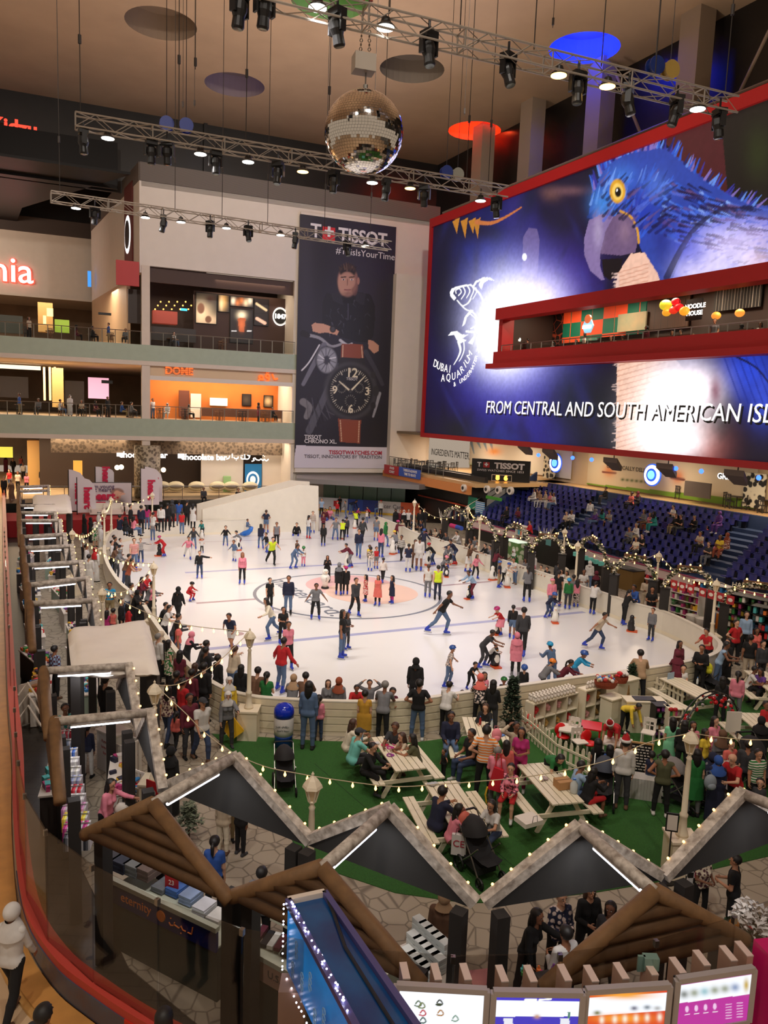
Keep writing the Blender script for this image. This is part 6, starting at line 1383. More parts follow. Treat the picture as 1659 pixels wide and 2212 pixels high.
crate('white slatted crate piled with pale and yellow clothes',G(268,1668),-.5,.6,.5,.85,2,[(210,206,200),(220,190,60),(120,160,190)])
crate('white slatted crate piled with red and blue clothes beside the woman in pink',G(298,1745),-.5,.8,.6,.7,5,[(190,30,50),(60,130,190),(30,30,36)])
t=thing('sale_card','red price card standing in the crate of red clothes','card',G(329,1728,.7),-.5);mb=MB();mb.box((0,0,.22),(.34,.02,.42));mb.build('card',m_red,t);text('rO',.2,m_white,t,Matrix.Translation((0,-.02,.18))@Matrix.Rotation(pi/2,4,'X'),'lettering',.002)
t=thing('handbag','cream handbag on the white table beside the woman in pink','bag',G(263,1760,.75),.2);mb=MB();mb.ball((0,0,.13),(.16,.09,.14),12,8);mb.build('body',M('bag_cream',(206,196,184),.7),t,smooth=True);mb=MB();mb.tube([(-.08,0,.24),(-.05,0,.36),(.05,0,.36),(.08,0,.24)],.01,6);mb.build('handle',m_log,t)
fN=Vector((-(9.95-11.4),(-2.0+4.5),0)).normalized()
def counter2(label,A,B__,h,m,strip,txt,tcol,name='shop_counter',d=.75,tsize=.2,logo=None,tx=0):
 A,B__=Vector((A[0],A[1],0)),Vector((B__[0],B__[1],0));c=(A+B__)/2;w=(B__-A).length;rz=atan2(B__.y-A.y,B__.x-A.x)
 t=thing(name,label,'counter',c,rz);mb=MB();mb.box((0,d/2,h*.36),(w,d,h*.72));mb.build('body',M('counter_base_dark',(60,66,60),.4),t)
 mb=MB();mb.box((0,-.01,h*.82),(w,.06,h*.26));mb.build('front_panel',m,t)
 mb=MB();mb.box((0,.0,h-.02),(w,.09,.08));mb.box((0,d,h-.02),(w,.05,.08));mb.box((0,d/2,h*.73),(w,d,.03));mb.build('rim',strip,t)
 if txt:text(txt,tsize,tcol,t,Matrix.Translation((tx,-.05,h*.84))@Matrix.Rotation(pi/2,4,'X'),'lettering',.003)
 return t
t=counter2('dark blue shop counter with orange lettering behind the glass balustrade',(-4.5,12.05),(-2.3,10.82),1.25,M('counter_navy',(22,28,92),.4),M('rim_cream',(196,200,180),.4),'eternity',M('lettering_orange',(220,120,50),.5),tx=-.45,tsize=.22)
mb=MB();mb.lathe([(.09,-.01),(.09,.01)],(.12,-.05,1.05),20,M=Matrix.Rotation(pi/2,3,'X'));mb.build('round_logo',M('lettering_orange',(220,120,50),.5),t)
mb=MB()
for pts in([(.3,1.02),(.34,.98),(.4,1.0),(.42,1.06)],[(.42,1.02),(.52,1.0),(.56,1.05),(.6,1.0),(.66,1.0)],[(.7,1.0),(.78,1.0),(.8,1.12)],[(.55,.93),(.57,.93)],[(.33,1.1),(.35,1.1)]):mb.tube([(x,-.055,z)for x,z in pts],.012,4)
mb.build('arabic_lettering',MATS['lettering_orange'],t)
t=counter2('pinkish shop counter lettered U.S. POLO behind the glass balustrade',(-1.95,10.6),(-.1,9.4),1.2,m_pink,M('rim_cream',(196,200,180),.4),'U.S. POLO',M('lettering_grey',(90,80,76),.6),tx=-.1,tsize=.16)
def stack(label,p,rz,n,c,w=.26,d=.32,th=.03,group=None):
 t=thing('folded_shirts',label,'shirts',p,rz,group);
 mb=MB()
 for k in range(n):mb.box((0.004*(k%3),.005*(k%2),th*(k+.5)),(w,d,th*.86),.02*(k%3))
 mb.build('stack',M('fs_%d_%d_%d'%c,c,.7,noise=.1),t);return t
for k,(x,y,n,c,l)in enumerate(((383,1926,4,(70,110,180),'blue stack'),(412,1944,5,(150,170,206),'light blue stack'),(441,1966,4,(206,206,212),'white striped stack'),(352,1918,3,(120,124,130),'grey stack'),(470,1985,3,(210,206,200),'white stack'))):
 stack('%s of packed shirts on the dark blue counter'%l,G(x,y,.95),-.5,n,c)
for k in range(4):stack('draped %s garments over the left end of the dark blue counter'%['charcoal','navy','grey striped','brown'][k],G(250+k*26,1862+k*8,1.15),-.5,5,[(52,50,56),(40,44,60),(110,112,112),(110,92,84)][k],.3,.5,.04)
t=thing('price_sign','red price sign with Arabic writing on the dark blue counter','sign',G(371,1930,.95),-.35);mb=MB();mb.box((0,0,.3),(.26,.02,.42));mb.build('card',m_red,t);mb=MB()
for z in(.42,.36):mb.tube([(-.1,-.015,z),(-.06,-.015,z+.025),(-.02,-.015,z),(.03,-.015,z),(.05,-.015,z+.03),(.1,-.015,z)],.006,4)
mb.build('writing',m_white,t);text('23',.12,m_white,t,Matrix.Translation((0,-.015,.2))@Matrix.Rotation(pi/2,4,'X'),'lettering',.002)
t=thing('clothes_pile','dark and striped garments heaped on the pinkish counter','clothes',G(590,2040,.9),-.5)
for k in range(9):mb=MB();mb.box((-.5+k*.13,0,.05+.02*(k%3)),(.1,.34,.06),.2);mb.build('garment',[M('g_black',(26,24,28),.9),M('g_white',(200,200,196),.9),M('g_wine',(80,24,40),.9)][k%3],t)
t=counter('pale green slanted display counter at the bottom centre',(1.05,10.25),-.95,1.6,.7,1.0,M('counter_sage2',(150,160,140),.5))
for r in range(5):
 for c_ in range(3):stack('white boxed watch set in rows on the pale green counter',G(905+r*13-c_*18+c_*6,2015+c_*34+r*12,1.06),-.95,5,(206,210,206),.2,.15,.05,'white boxes on the green counter')
t=counter('brown and cream display counter under the right-hand log gable',(2.3,9.6),.35,1.3,.6,1.05,M('counter_cream',(170,160,146),.5),M('glass_top',(110,120,116),.1))
rs=random.Random(5)
for k in range(9):t=thing('cosmetics_pot','small cosmetics pot on the display counter under the right-hand gable','pot',G(1128+rs.random()*75,2092+rs.random()*30,1.1),0,'cosmetics on the display counter');mb=MB();mb.lathe([(.035,0),(.035,.05),(.02,.06),(.015,.1)],n=10);mb.build('pot',pm(k),t)
t=counter('rose-pink draped display stand beside the right-hand stall posts',(1.75,10.0),.2,.35,.7,1.05,M('rose',(176,110,106),.7),M('rose',(176,110,106),.7))
# ================================================================= PLAZA, TABLES, TOYS
def picnic(label,P_,ln=1.95,w=.78):
 """P_: four tabletop corner points (near-left, far-left...) -> centre + axis"""
 a,b,c,d=[Vector(p)for p in P_];ce=(a+b+c+d)/4;ax=((c+d)-(a+b));ax.z=0;ax.normalize();rz=atan2(ax.y,ax.x)
 t=thing('picnic_table',label,'picnic table',(ce.x,ce.y,.015),rz,'white picnic tables');h=.74
 mb=MB()
 for k in range(5):mb.box((0,-w/2+.078+k*(w-.0)/5,h),(ln,w/5-.018,.035))
 mb.build('tabletop',m_bench,t)
 for s_ in(-1,1):
  mb=MB()
  for k in(0,1):mb.box((0,s_*(w/2+.30+k*.14),.44),(ln,.125,.035))
  mb.build('bench',m_bench,t)
  x=s_*(ln/2-.22)
  for q in(-1,1):mb=MB();mb.beam((x,q*.22,h-.03),(x,q*.62,0),.1,.045,up=(1,0,0));mb.build('leg',m_bench,t)
  mb=MB();mb.beam((x+.03,-.78,.4),(x+.03,.78,.4),.045,.09);mb.beam((x+.03,-.36,h-.05),(x+.03,.36,h-.05),.045,.07);mb.build('crossbar',m_bench,t)
 return ce,rz
TT={}
for k,q,l in(('a',((780,1583),(865,1575),(960,1660),(835,1700)),'white slatted picnic table at the left of the turf with pink toys on it'),('b',((900,1700),(1000,1680),(1062,1775),(965,1800)),'white slatted picnic table nearest the camera with a coral backpack'),('c',((1118,1660),(1180,1645),(1262,1725),(1190,1745)),'white slatted picnic table with a cardboard box on it'),('d',((990,1563),(1070,1558),(1090,1600),(1000,1610)),'white slatted picnic table behind the man in orange stripes'),('e',((1440,1478),(1485,1468),(1535,1492),(1495,1507)),'white slatted picnic table with a child sitting on its bench at right'),('f',((1615,1462),(1662,1452),(1700,1478),(1650,1495)),'white slatted picnic table at the right edge'),('g',((1610,1560),(1655,1550),(1700,1580),(1640,1592)),'white slatted picnic table at the right edge below the first')):
 TT[k]=picnic(l,[G(x,y,.75)for x,y in q])
def at(k,u,v,z=.775):
 c,r=TT[k];return Vector((c.x+cos(r)*u-sin(r)*v,c.y+sin(r)*u+cos(r)*v,z))
t=thing('cardboard_box','brown cardboard box on the picnic table','box',G(1216,1700,.78),.3);mb=MB();mb.box((0,0,.09),(.36,.28,.18));mb.build('carton',M('cardboard',(178,134,88),.8),t);mb=MB();mb.box((0,0,.182),(.36,.03,.004));mb.build('seam',M('cardboard_dark',(130,94,60),.8),t)
def bottle(p,label,c,h=.24,r=.035,cap=(60,120,200)):
 t=thing('bottle',label,'bottle',p);mb=MB();mb.lathe([(r*.9,0),(r,.02),(r,h*.62),(r*.35,h*.85),(r*.35,h*.92)],n=12);mb.build('body',M('bottle_%d_%d'%c[:2],c,.15),t,smooth=True);mb=MB();mb.lathe([(r*.42,h*.92),(r*.42,h)],n=10);mb.build('cap',M('cap_%d'%cap[0],cap,.4),t)
bottle(G(1239,1712,.78),'large clear water container beside the cardboard box',(190,196,196),.34,.09);bottle(G(1037,1565,.78),'red soft drink bottle on the picnic table behind the striped man',(150,40,40));bottle(G(1062,1572,.78),'clear water bottle on the picnic table behind the striped man',(190,196,200));bottle(G(781,1600,.78),'small blue-labelled bottle on the left picnic table',(120,160,190));bottle(G(1506,1478,.78),'clear bottle on the right-hand picnic table',(190,196,200))
def ringtoy(p,label,c,r=.07):
 t=thing('toy_ring',label,'toy',p);mb=MB();mb.tube([(cos(2*pi*k/14)*r,sin(2*pi*k/14)*r,.015)for k in range(14)],.014,5,0,True);mb.tube([(cos(2*pi*k/14)*r*.5+r,sin(2*pi*k/14)*r*.5,.015)for k in range(14)],.012,5,0,True);mb.build('ring',M('toy_%d'%c[0],c,.4),t)
for x,y,c,l in((830,1610,(214,50,90),'red ring toy on the left picnic table'),(842,1616,(196,60,150),'magenta ring toy on the left picnic table'),(854,1608,(220,110,150),'pink ring toy on the left picnic table'),(842,1632,(150,60,150),'purple ring toy on the left picnic table near the edge')):ringtoy(G(x,y,.78),l,c)
def plush(p,label,c):
 t=thing('crumpled_wrap',label,'wrap',p);mb=MB();rs=random.Random(int(p.x*100))
 for k in range(7):mb.ball((rs.uniform(-.1,.1),rs.uniform(-.06,.06),.03),(rs.uniform(.04,.08),rs.uniform(.03,.06),.03),7,5)
 mb.build('wrap',M('wrap_%d'%c[0],c,.8),t)
plush(G(808,1608,.78),'crumpled white wrap on the left picnic table',(206,204,204));plush(G(934,1696,.78),'crumpled grey wrap at the far end of the nearest picnic table',(180,180,184));plush(G(1172,1684,.78),'crumpled patterned wrap on the table with the cardboard box',(170,150,150));plush(G(1082,1590,.78),'blue gift wrap heap beside the pink bag',(90,130,190))
def rucksack(p,label,c,rz=0.,s=1.):
 t=thing('backpack',label,'bag',p,rz);mb=MB();mb.ball((0,0,.2*s),(.17*s,.12*s,.22*s),14,10);mb.ball((0,-.09*s,.12*s),(.12*s,.07*s,.1*s),12,8);mb.build('body',M('bp_%d_%d'%c[:2],c,.7),t,smooth=True);mb=MB();mb.tube([(-.07*s,.08*s,.36*s),(-.05*s,.14*s,.44*s),(.05*s,.14*s,.44*s),(.07*s,.08*s,.36*s)],.013,5);mb.tube([(.1*s,.1*s,.33*s),(.2*s,.16*s,.2*s),(.14*s,.12*s,.03)],.014,5);mb.build('strap',M('bps_%d'%c[0],tuple(int(x*.7)for x in c),.7),t)
rucksack(G(1002,1790,.78),'coral leather backpack on the nearest picnic table',(196,96,80),.4,.9);rucksack(G(1072,1600,.78),'pink shiny bag on the table behind the striped man',(222,130,140),0,.8);rucksack(G(1533,1705,.95),'grey patterned backpack worn by the person in a navy headscarf',(130,140,150),.1,.85)
t=thing('tote_bag','red tote bag with yellow strap hanging from the man in a pink shirt','bag',G(1071,1712,.55),-.3);mb=MB();mb.prism([(-.2,0,.05),(.2,0,0),(.14,0,.55),(-.08,0,.6)],(0,.1,0));mb.build('body',M('bag_red',(190,26,44),.7),t);mb=MB();mb.tube([(-.05,.05,.58),(-.04,.1,.9),(.05,.1,.9),(.1,.05,.55)],.015,5);mb.tube([(-.2,0,.1),(-.24,0,-.1),(-.2,0,-.3)],.02,5,1);mb.build('strap',[MATS['bag_red'],M('strap_yellow',(230,180,50),.6)],t)
def shopbag(p,label,c,rz,w=.36,h=.42,d=.14,fill=None,z=0):
 t=thing('shopping_bag',label,'bag',p,rz);mb=MB();mb.prism([(-w/2,-d/2,0),(w/2,-d/2,0),(w/2*.96,-d/2,h),(-w/2*.96,-d/2,h)],(0,d,0));mb.build('body',M('sb_%d_%d_%d'%c,c,.6),t);mb=MB();mb.tube([(-.07,-d/2,h),(-.05,-d/2,h+.14),(.05,-d/2,h+.14),(.07,-d/2,h)],.006,5);mb.build('handle',m_black,t);return t
t=shopbag(G(513,1587,.25),'bright yellow shopping bag swung by the woman with a white headscarf',(232,178,30),.3,.42,.5);t.rotation_euler=(0,radians(-35),.3)
t=shopbag(G(1142,1776,.47),'flat white square shopping bag lying on the picnic bench',(222,212,200),.5,.5,.1,.4)
t=shopbag(G(990,1845,.3),'white shopping bag with crimson letters hanging on the black stroller',(214,208,206),-.2,.3,.44,.1);text('CE',.2,M('letter_crimson',(170,30,60),.6),t,Matrix.Translation((0,-.06,.25))@Matrix.Rotation(pi/2,4,'X'),'lettering',.002)
t=shopbag(G(818,1580,.0),'blue and white paper bag by the feet of the woman in a gold kurta',(60,120,180),0,.25,.34,.1);t=shopbag(G(369,1605,.05),'white plastic bag carried by the small child at left',(206,204,204),0,.3,.4,.14)
t=shopbag(G(1506,1905,.75),'black and white gingham bag with a pink patch at the lower right',(200,200,200),.1,.42,.4,.1);t.children[0].data.materials[0]=M('gingham',(214,214,214),.7,kind='checker',rgb2=(24,22,22),scale=9);mb=MB();mb.box((0,-.06,.22),(.18,.02,.18));mb.build('pink_patch',M('patch_pink',(200,60,90),.6),t)
def stroller(px,py,label,rz,s=1.,hood=(30,28,30),seat=(28,27,30)):
 p=G(px,py);t=thing('stroller',label,'stroller',p,rz);ma=m_steel;hm=M('stroller_%d_%d_%d'%hood,hood,.8);sm=M('strollerseat_%d'%seat[0],seat,.85)
 for x in(-.27,.27):
  for y,r in((.32,.15),(-.38,.1)):
   mb=MB();mb.tube([(x,y+cos(a)*r,r+sin(a)*r)for a in[2*pi*k/18 for k in range(18)]],.026,6,0,True);mb.cyl((x-.03,y,r),(x+.03,y,r),.035,n=8)
   for k in range(5):mb.beam((x,y,r),(x,y+cos(k*1.257)*r,r+sin(k*1.257)*r),.012)
   mb.build('wheel',m_black,t)
  mb=MB();mb.tube([(x,-.38,.1),(x*.95,-.1,.42),(x*.9,.35,.85),(x*.9,.52,1.02)],.016,6);mb.tube([(x,.32,.15),(x*.95,.0,.45),(x*.95,-.25,.72)],.016,6);mb.build('frame',ma,t)
 mb=MB();mb.tube([(-.245,.52,1.02),(-.2,.56,1.05),(.2,.56,1.05),(.245,.52,1.02)],.022,6);mb.build('handle',m_black,t)
 mb=MB();P_=[(-.42,.42),(-.36,.4),(-.05,.4),(.12,.55),(.28,.9)]
 vs=[]
 for y,z in P_:
  for x in(-.22,-.12,0,.12,.22):vs.append((x,y,z+(.07 if abs(x)>.2 else 0)))
 mb.add(vs,[(i*5+k,i*5+k+1,(i+1)*5+k+1,(i+1)*5+k)for i in range(4)for k in range(4)]);mb.add([(x,y+.02,z-.03)for x,y,z in vs],[(i*5+k,(i+1)*5+k,(i+1)*5+k+1,i*5+k+1)for i in range(4)for k in range(4)]);mb.build('seat',sm,t)
 mb=MB();n=8;vs=[]
 for i in range(6):
  a=radians(15+i*25)
  for k in range(n+1):b=pi*k/n;vs.append((cos(b)*.26,.22-cos(a)*.36*max(sin(b),.25)+.05,.72+sin(a)*.36*max(sin(b),.2)))
 mb.add(vs,[(i*(n+1)+k,i*(n+1)+k+1,(i+1)*(n+1)+k+1,(i+1)*(n+1)+k)for i in range(5)for k in range(n)]);mb.build('canopy',hm,t,smooth=True)
 mb=MB();mb.box((0,0,.25),(.4,.5,.14));mb.build('basket',sm,t)
 t.scale=(s,)*3;return t
stroller(614,1706,'black stroller with silver frame standing alone on the turf',.2,.95);stroller(1035,1890,'black stroller heaped with bags at the end of the nearest picnic table',.5,1.05)
stroller(1300,1735,'dark stroller with a cream bag beside the woman in a red skirt',-.3,1.,(60,64,76));stroller(1470,1740,'black stroller with a grey fur cover beside the man in the olive waistcoat',.7,1.05,(120,114,112));stroller(1572,1735,'pale stroller with a red heart-shaped patch at the right',.2,1.,(190,180,176),(150,140,140));stroller(1633,1700,'large black stroller at the right edge',.2,1.15);stroller(1525,1495,'black stroller with a yellow rucksack by the right-hand boards',.4,1.)
rucksack(G(1529,1455,.7),'black and yellow rucksack on the stroller by the right-hand boards',(206,200,40),0,.9)
t=thing('dome_bin','blue and white bin with a shiny blue dome by the near boards','bin',G(612,1612));mb=MB();mb.lathe([(.26,0),(.24,.3),(.26,.35)],n=24);mb.build('base',M('bin_blue',(20,60,140),.4),t,smooth=True);mb=MB();mb.lathe([(.25,.33),(.27,.5),(.27,.85),(.26,.87)],n=24);mb.build('label_drum',M('bin_label',(206,200,196),.4),t,smooth=True);mb=MB();mb.lathe([(.27,.86),(.28,.98),(.27,1.08),(.2,1.18),(.08,1.23),(.01,1.24)],n=24);mb.build('dome',M('bin_dome',(16,44,170),.12),t,smooth=True);text('Just chillin',.09,m_black,t,Matrix.Translation((0,-.275,.66))@Matrix.Rotation(pi/2,4,'X'),'lettering',.002);text("don't litter",.08,m_black,t,Matrix.Translation((.02,-.275,.55))@Matrix.Rotation(pi/2,4,'X'),'lettering',.002)
PEN={}
def penguin(px,py,yh,face,dark,label):
 h=hgt(px,py,yh,.04);g=G(px,py,.04);s_=min(max(h/.95,.6),1.25)
 if dark not in PEN:
  bm,wm=M('penguin_black',(30,29,32),.35),M('penguin_white',(226,222,214),.35);r=thing('skating_aid','x','penguin skating aid')
  mb=MB();mb.lathe([(.15,.06),(.2,.12),(.215,.3),(.19,.5),(.13,.64),(.115,.7),(.125,.78),(.11,.87),(.06,.93),(.01,.95)],n=18);mb.build('body',bm if dark else wm,r,smooth=True)
  mb=MB();mb.ball((0,-.06,.36),(.165,.17,.28),14,10);mb.build('belly',wm,r,smooth=True)
  mb=MB();mb.lathe([(.035,0),(.02,.06),(.003,.11)],(0,-.1,.8),8,M=Matrix.Rotation(pi/2,3,'X'));mb.build('beak',M('beak_orange',(230,150,40),.4),r)
  for x in(-.05,.05):mb=MB();mb.ball((x,-.1,.85),.016,8,6);mb.build('eye',bm,r)
  for x in(-.19,.19):mb=MB();mb.ball((x,0,.42),(.035,.08,.2),8,8);mb.build('flipper',bm,r,smooth=True)
  mb=MB();mb.prism([(-.18,-.34,0),(.18,-.34,0),(.2,.1,0),(.14,.24,0),(-.14,.24,0),(-.2,.1,0)],(0,0,.07));mb.build('sled_base',M('sled_orange',(206,84,40),.4),r)
  PEN[dark]=r;r.location=g;r.rotation_euler=(0,0,radians(face));r.scale=(s_,)*3;r['label']=label;r['group']='penguin skating aids'
 else:dup(PEN[dark],g,radians(face),label,'penguin skating aids',s_)
for a in((344,1201,1174,-60,1,'black penguin skating aid before the child in red at far left'),(436,1166,1144,0,0,'white penguin skating aid near the far boards at left'),(514,1189,1161,-60,0,'white penguin skating aid pushed by the person in grey and maroon'),(750,1225,1194,100,0,'white penguin skating aid pushed by the person in a maroon jacket'),(848,1197,1166,150,0,'white penguin skating aid with the yellow-helmeted child'),(740,1164,1142,180,0,'white penguin skating aid in front of the high-visibility vest'),(766,1141,1122,180,0,'white penguin skating aid furthest away'),(925,1221,1189,90,0,'white penguin skating aid pushed by the red-helmeted child'),(972,1219,1180,90,0,'white penguin skating aid held by the person with red skates'),(964,1246,1222,0,1,'black penguin skating aid in front of the pink-helmeted child'),(1014,1294,1263,-60,1,'black penguin skating aid beside the child in maroon trousers'),(1063,1253,1222,120,0,'white penguin skating aid against the right-hand boards'),(1095,1268,1236,0,0,'white penguin skating aid with the two blue-helmeted children'),(1076,1371,1337,-60,1,'black penguin skating aid before the child in a red top'),(1069,1440,1396,20,1,'black and white penguin skating aid pushed by the bending man'),(1198,1345,1311,0,0,'white penguin skating aid with orange base at the centre right'),(1363,1364,1328,70,1,'black penguin skating aid standing alone by the right-hand boards')):penguin(*a)
g=G(702,1271,.04);s_=hgt(702,1271,1227,.04)/1.15;t=thing('snowman','white snowman skating aid in the pink circle','snowman',g,.3);mb=MB();mb.lathe([(.16,.1),(.15,.3),(.18,.4),(.26,.55),(.25,.68),(.15,.8)],n=18);mb.build('body',MATS['penguin_white'],t,smooth=True);mb=MB();mb.ball((0,0,.93),.17,16,10);mb.build('head',MATS['penguin_white'],t,smooth=True);mb=MB();mb.lathe([(.025,0),(.003,.2)],(0,-.15,.93),8,M=Matrix.Rotation(pi/2,3,'X'));mb.build('carrot_nose',MATS['beak_orange'],t)
for k,(x,y,z)in enumerate(((-.06,-.155,.99),(.06,-.155,.99),(0,-.255,.62),(0,-.25,.53),(0,-.2,.44))):mb=MB();mb.ball((x,y,z),.022,8,6);mb.build('coal_button',m_black,t)
mb=MB();mb.lathe([(.2,0),(.22,.04),(.2,.1)],n=14);mb.build('base',m_black,t);t.scale=(s_,)*3
t=thing('seal_slide','blue seal-shaped ride-on skating aid at the far boards','skating aid',G(533,1159,.04),1.2);mb=MB();mb.tube([(0,.5,.12),(0,.2,.2),(0,-.1,.3),(0,-.32,.5),(0,-.42,.72)],[.1,.19,.2,.15,.1],12);mb.build('body',M('seal_blue',(40,110,200),.35),t,smooth=True);mb=MB();mb.ball((.2,.1,.12),(.16,.1,.03),10,6);mb.ball((-.2,.1,.12),(.16,.1,.03),10,6);mb.ball((0,.6,.1),(.16,.12,.03),10,6);mb.build('fin',MATS['seal_blue'],t)
person(534,1152,1129,'sit',60,'denim shirt','denim jeans','short b','on a blue seal-shaped slide at the far boards',.1,True)
# ---- craft corner
def fence_run(pts,label,h=.75):
 t=thing('picket_fence',label,'fence',(0,0,0));P_=[G(*q)for q in pts];n=0
 t.location=P_[0];P_=[q-P_[0]for q in P_]
 for a,b in zip(P_,P_[1:]):
  L__=(b-a).length;d=(b-a).normalized();k=int(L__/.17)
  for i in range(k):
   if n>95:break
   q=a+d*(i+.5)*L__/k;w=Vector((d.x,d.y,0))*.05;mb=MB();mb.prism([q-w,q+w,q+w+Vector((0,0,h-.08)),q+w*.5+Vector((0,0,h-.01)),q+Vector((0,0,h)),q-w*.5+Vector((0,0,h-.01)),q-w+Vector((0,0,h-.08))],Vector((-d.y,d.x,0))*.022);mb.build('picket',m_bench,t);n+=1
 for z in(.18,h-.22):
  mb=MB()
  for a,b in zip(P_,P_[1:]):mb.beam(a+Vector((0,0,z)),b+Vector((0,0,z)),.03,.06)
  mb.build('rail',m_bench,t)
fence_run([(1112,1575),(1145,1600),(1200,1650),(1262,1680),(1300,1705)],'white picket fence along the left of the craft corner');fence_run([(1365,1490),(1430,1515),(1475,1540)],'short white picket fence at the back right of the craft corner')
fence_run([(395,1118),(437,1117)],'small white picket fence beside the white ramp at the far end',.9)
def chair(px,py,label,rz,m,h=.8,sh=.42,w=.36):
 t=thing('chair',label,'chair',G(px,py),rz);mb=MB();mb.box((0,0,sh),(w,w,.03));mb.build('seat',m,t);mb=MB()
 mb.box((0,w/2-.02,h-.06),(w,.025,.12));mb.box((0,w/2-.02,sh+.16),(w,.02,.03))
 for x in(-.12,0,.12):mb.box((x,w/2-.02,(sh+h)/2),(.035,.02,h-sh))
 mb.build('backrest',m,t)
 for x in(-1,1):
  for y in(-1,1):mb=MB();mb.box((x*(w/2-.025),y*(w/2-.025),(sh if y<0 else h)/2),(.035,.035,sh if y<0 else h));mb.build('leg',m,t)
chair(1398,1612,'white wooden child chair in the middle of the craft corner',-.5,m_white);chair(1240,1602,'white wooden child chair behind the white table',2.8,m_white);chair(1250,1628,'white wooden child chair before the red table',.3,m_white,.7,.36);chair(1440,1612,'white wooden child chair beside the blackboard sign',-1.2,m_white)
for px,py,l in((1215,1612,'red moulded child seat behind the fence'),(1272,1628,'red moulded child seat by the girl in a santa hat'),(1150,1590,'red moulded child seat at the far left of the craft corner')):
 t=thing('child_seat',l,'chair',G(px,py),.4);mb=MB();mb.ball((0,0,.3),(.2,.2,.06),12,6);mb.ball((0,.17,.45),(.19,.05,.18),12,8);mb.build('shell',M('seat_red',(206,24,28),.4),t,smooth=True)
 for x in(-.12,.12):
  for y in(-.12,.12):mb=MB();mb.cyl((x,y,.28),(x*1.2,y*1.2,0),.015,n=6);mb.build('leg',m_steel,t)
def table(px,py,label,rz,w,d,h,m):
 t=thing('table',label,'table',G(px,py,0),rz);mb=MB();mb.box((0,0,h),(w,d,.04));mb.build('tabletop',m,t)
 for x in(-1,1):
  for y in(-1,1):mb=MB();mb.box((x*(w/2-.05),y*(d/2-.05),h/2),(.05,.05,h));mb.build('leg',m,t)
table(1230,1610,'low white craft table left of the red one',-.3,.62,.6,.5,m_white);table(1272,1603,'low red craft table',-.3,.65,.62,.5,MATS['seat_red']);table(1330,1640,'low craft table with papers by the woman in a red dress',-.3,.8,.6,.5,m_white)
def cubby(pl,pr,label,w_,h,d,cols,seed):
 a,b=G(*pl),G(*pr);c=(a+b)/2;rz=atan2(b.y-a.y,b.x-a.x);w=(b-a).length;t=thing('cubby_shelf',label,'shelf',c,rz)
 mb=MB();mb.box((0,d,h/2),(w,.03,h));mb.box((0,d/2,h),(w,d,.04));mb.box((0,d/2,h/2),(w,d,.03));mb.box((0,d/2,.03),(w,d,.04))
 for k in range(cols+1):mb.box((-w/2+w*k/cols,d/2,h/2),(.03,d,h))
 mb.build('carcass',m_bench,t);rs=random.Random(seed)
 for k in range(cols*2):
  i,j=k%cols,k//cols;x=-w/2+w*(i+.5)/cols;z=.06+j*h/2
  mb=MB();
  for q in range(3):mb.ball((x+rs.uniform(-.05,.05),d/2,z+.1+q*.05),(rs.uniform(.05,.1),.1,rs.uniform(.05,.08)),8,6)
  mb.build('contents',M(*[('cub_pink',(214,150,150)),('cub_red',(200,50,50)),('cub_white',(214,206,200)),('cub_gold',(206,160,90))][rs.randrange(4)],.8),t,smooth=True)
 return t,c,rz,w
t,c,rz,w=cubby((1150,1590),(1245,1562),'white cubby shelf topped with rows of white plaster figures',0,.95,.35,4,3)
n=0
for j in range(4):
 for i in range(13):
  u,v=-w/2+.08+i*(w-.1)/13+(j%2)*.03,.04+j*.09
  p_=Vector((c.x+cos(rz)*u-sin(rz)*v,c.y+sin(rz)*u+cos(rz)*v,.99));n+=1
  if n==1:
   fg=thing('plaster_figure','small white plaster figure standing on the cubby shelf','figurine',p_,0,'white plaster figures on the cubby shelf');mb=MB();mb.lathe([(.042,0),(.046,.05),(.03,.1),(.016,.12)],n=8);mb.build('body',m_white,fg,smooth=True);mb=MB();mb.ball((0,0,.15),.042,8,6);mb.build('head',m_white,fg,smooth=True)
  else:dup(fg,p_)
t,c2,rz2,w2=cubby((1262,1562),(1305,1550),'white cubby shelf with red and pink parcels beside the tall white cabinet',0,1.0,.35,2,5)
for i in range(12):
 u=-w2/2+.08+i*(w2-.1)/12;p_=Vector((c2.x+cos(rz2)*u,c2.y+sin(rz2)*u+.14+(i%2)*.08,1.04));dup(fg,p_,0,'small white plaster figure on the shelf with red parcels','white plaster figures on the parcel shelf')
t=counter('tall white cabinet with a golden tree silhouette carrying the baskets',G(1345,1545)+Vector((0,.35,0)),rz2,1.0,.55,1.05,m_bench,m_bench,'cabinet')
mb=MB()
for k in range(4):mb.prism([(-.13+k*.03,-.3,.4+k*.12),(.13-k*.03,-.3,.4+k*.12),(0,-.3,.6+k*.12)],(0,.02,0))
mb.box((0,-.29,.38),(.04,.02,.06));mb.build('golden_tree',M('gold_tree',(170,130,80),.5),t)
def basket(px,py,z,label,r,seed,cols):
 t=thing('gift_basket',label,'basket',G(px,py,z));mb=MB();mb.lathe([(r*.8,0),(r*.95,.1),(r,.2),(r*.96,.2),(r*.7,.03)],n=20,sy=.7);mb.build('wicker',M('wicker_%s'%('red'),(150,66,40),.8,kind='brick',rgb2=(90,40,24),scale=14),t);rs=random.Random(seed)
 for c in cols:
  mb=MB()
  for k in range(9):mb.ball((rs.uniform(-r*.75,r*.75),rs.uniform(-r*.5,r*.5),.2+rs.random()*.12),rs.uniform(.035,.07),7,5)
  mb.build('gifts',M('gift_%d_%d'%c[:2],c,.6),t)
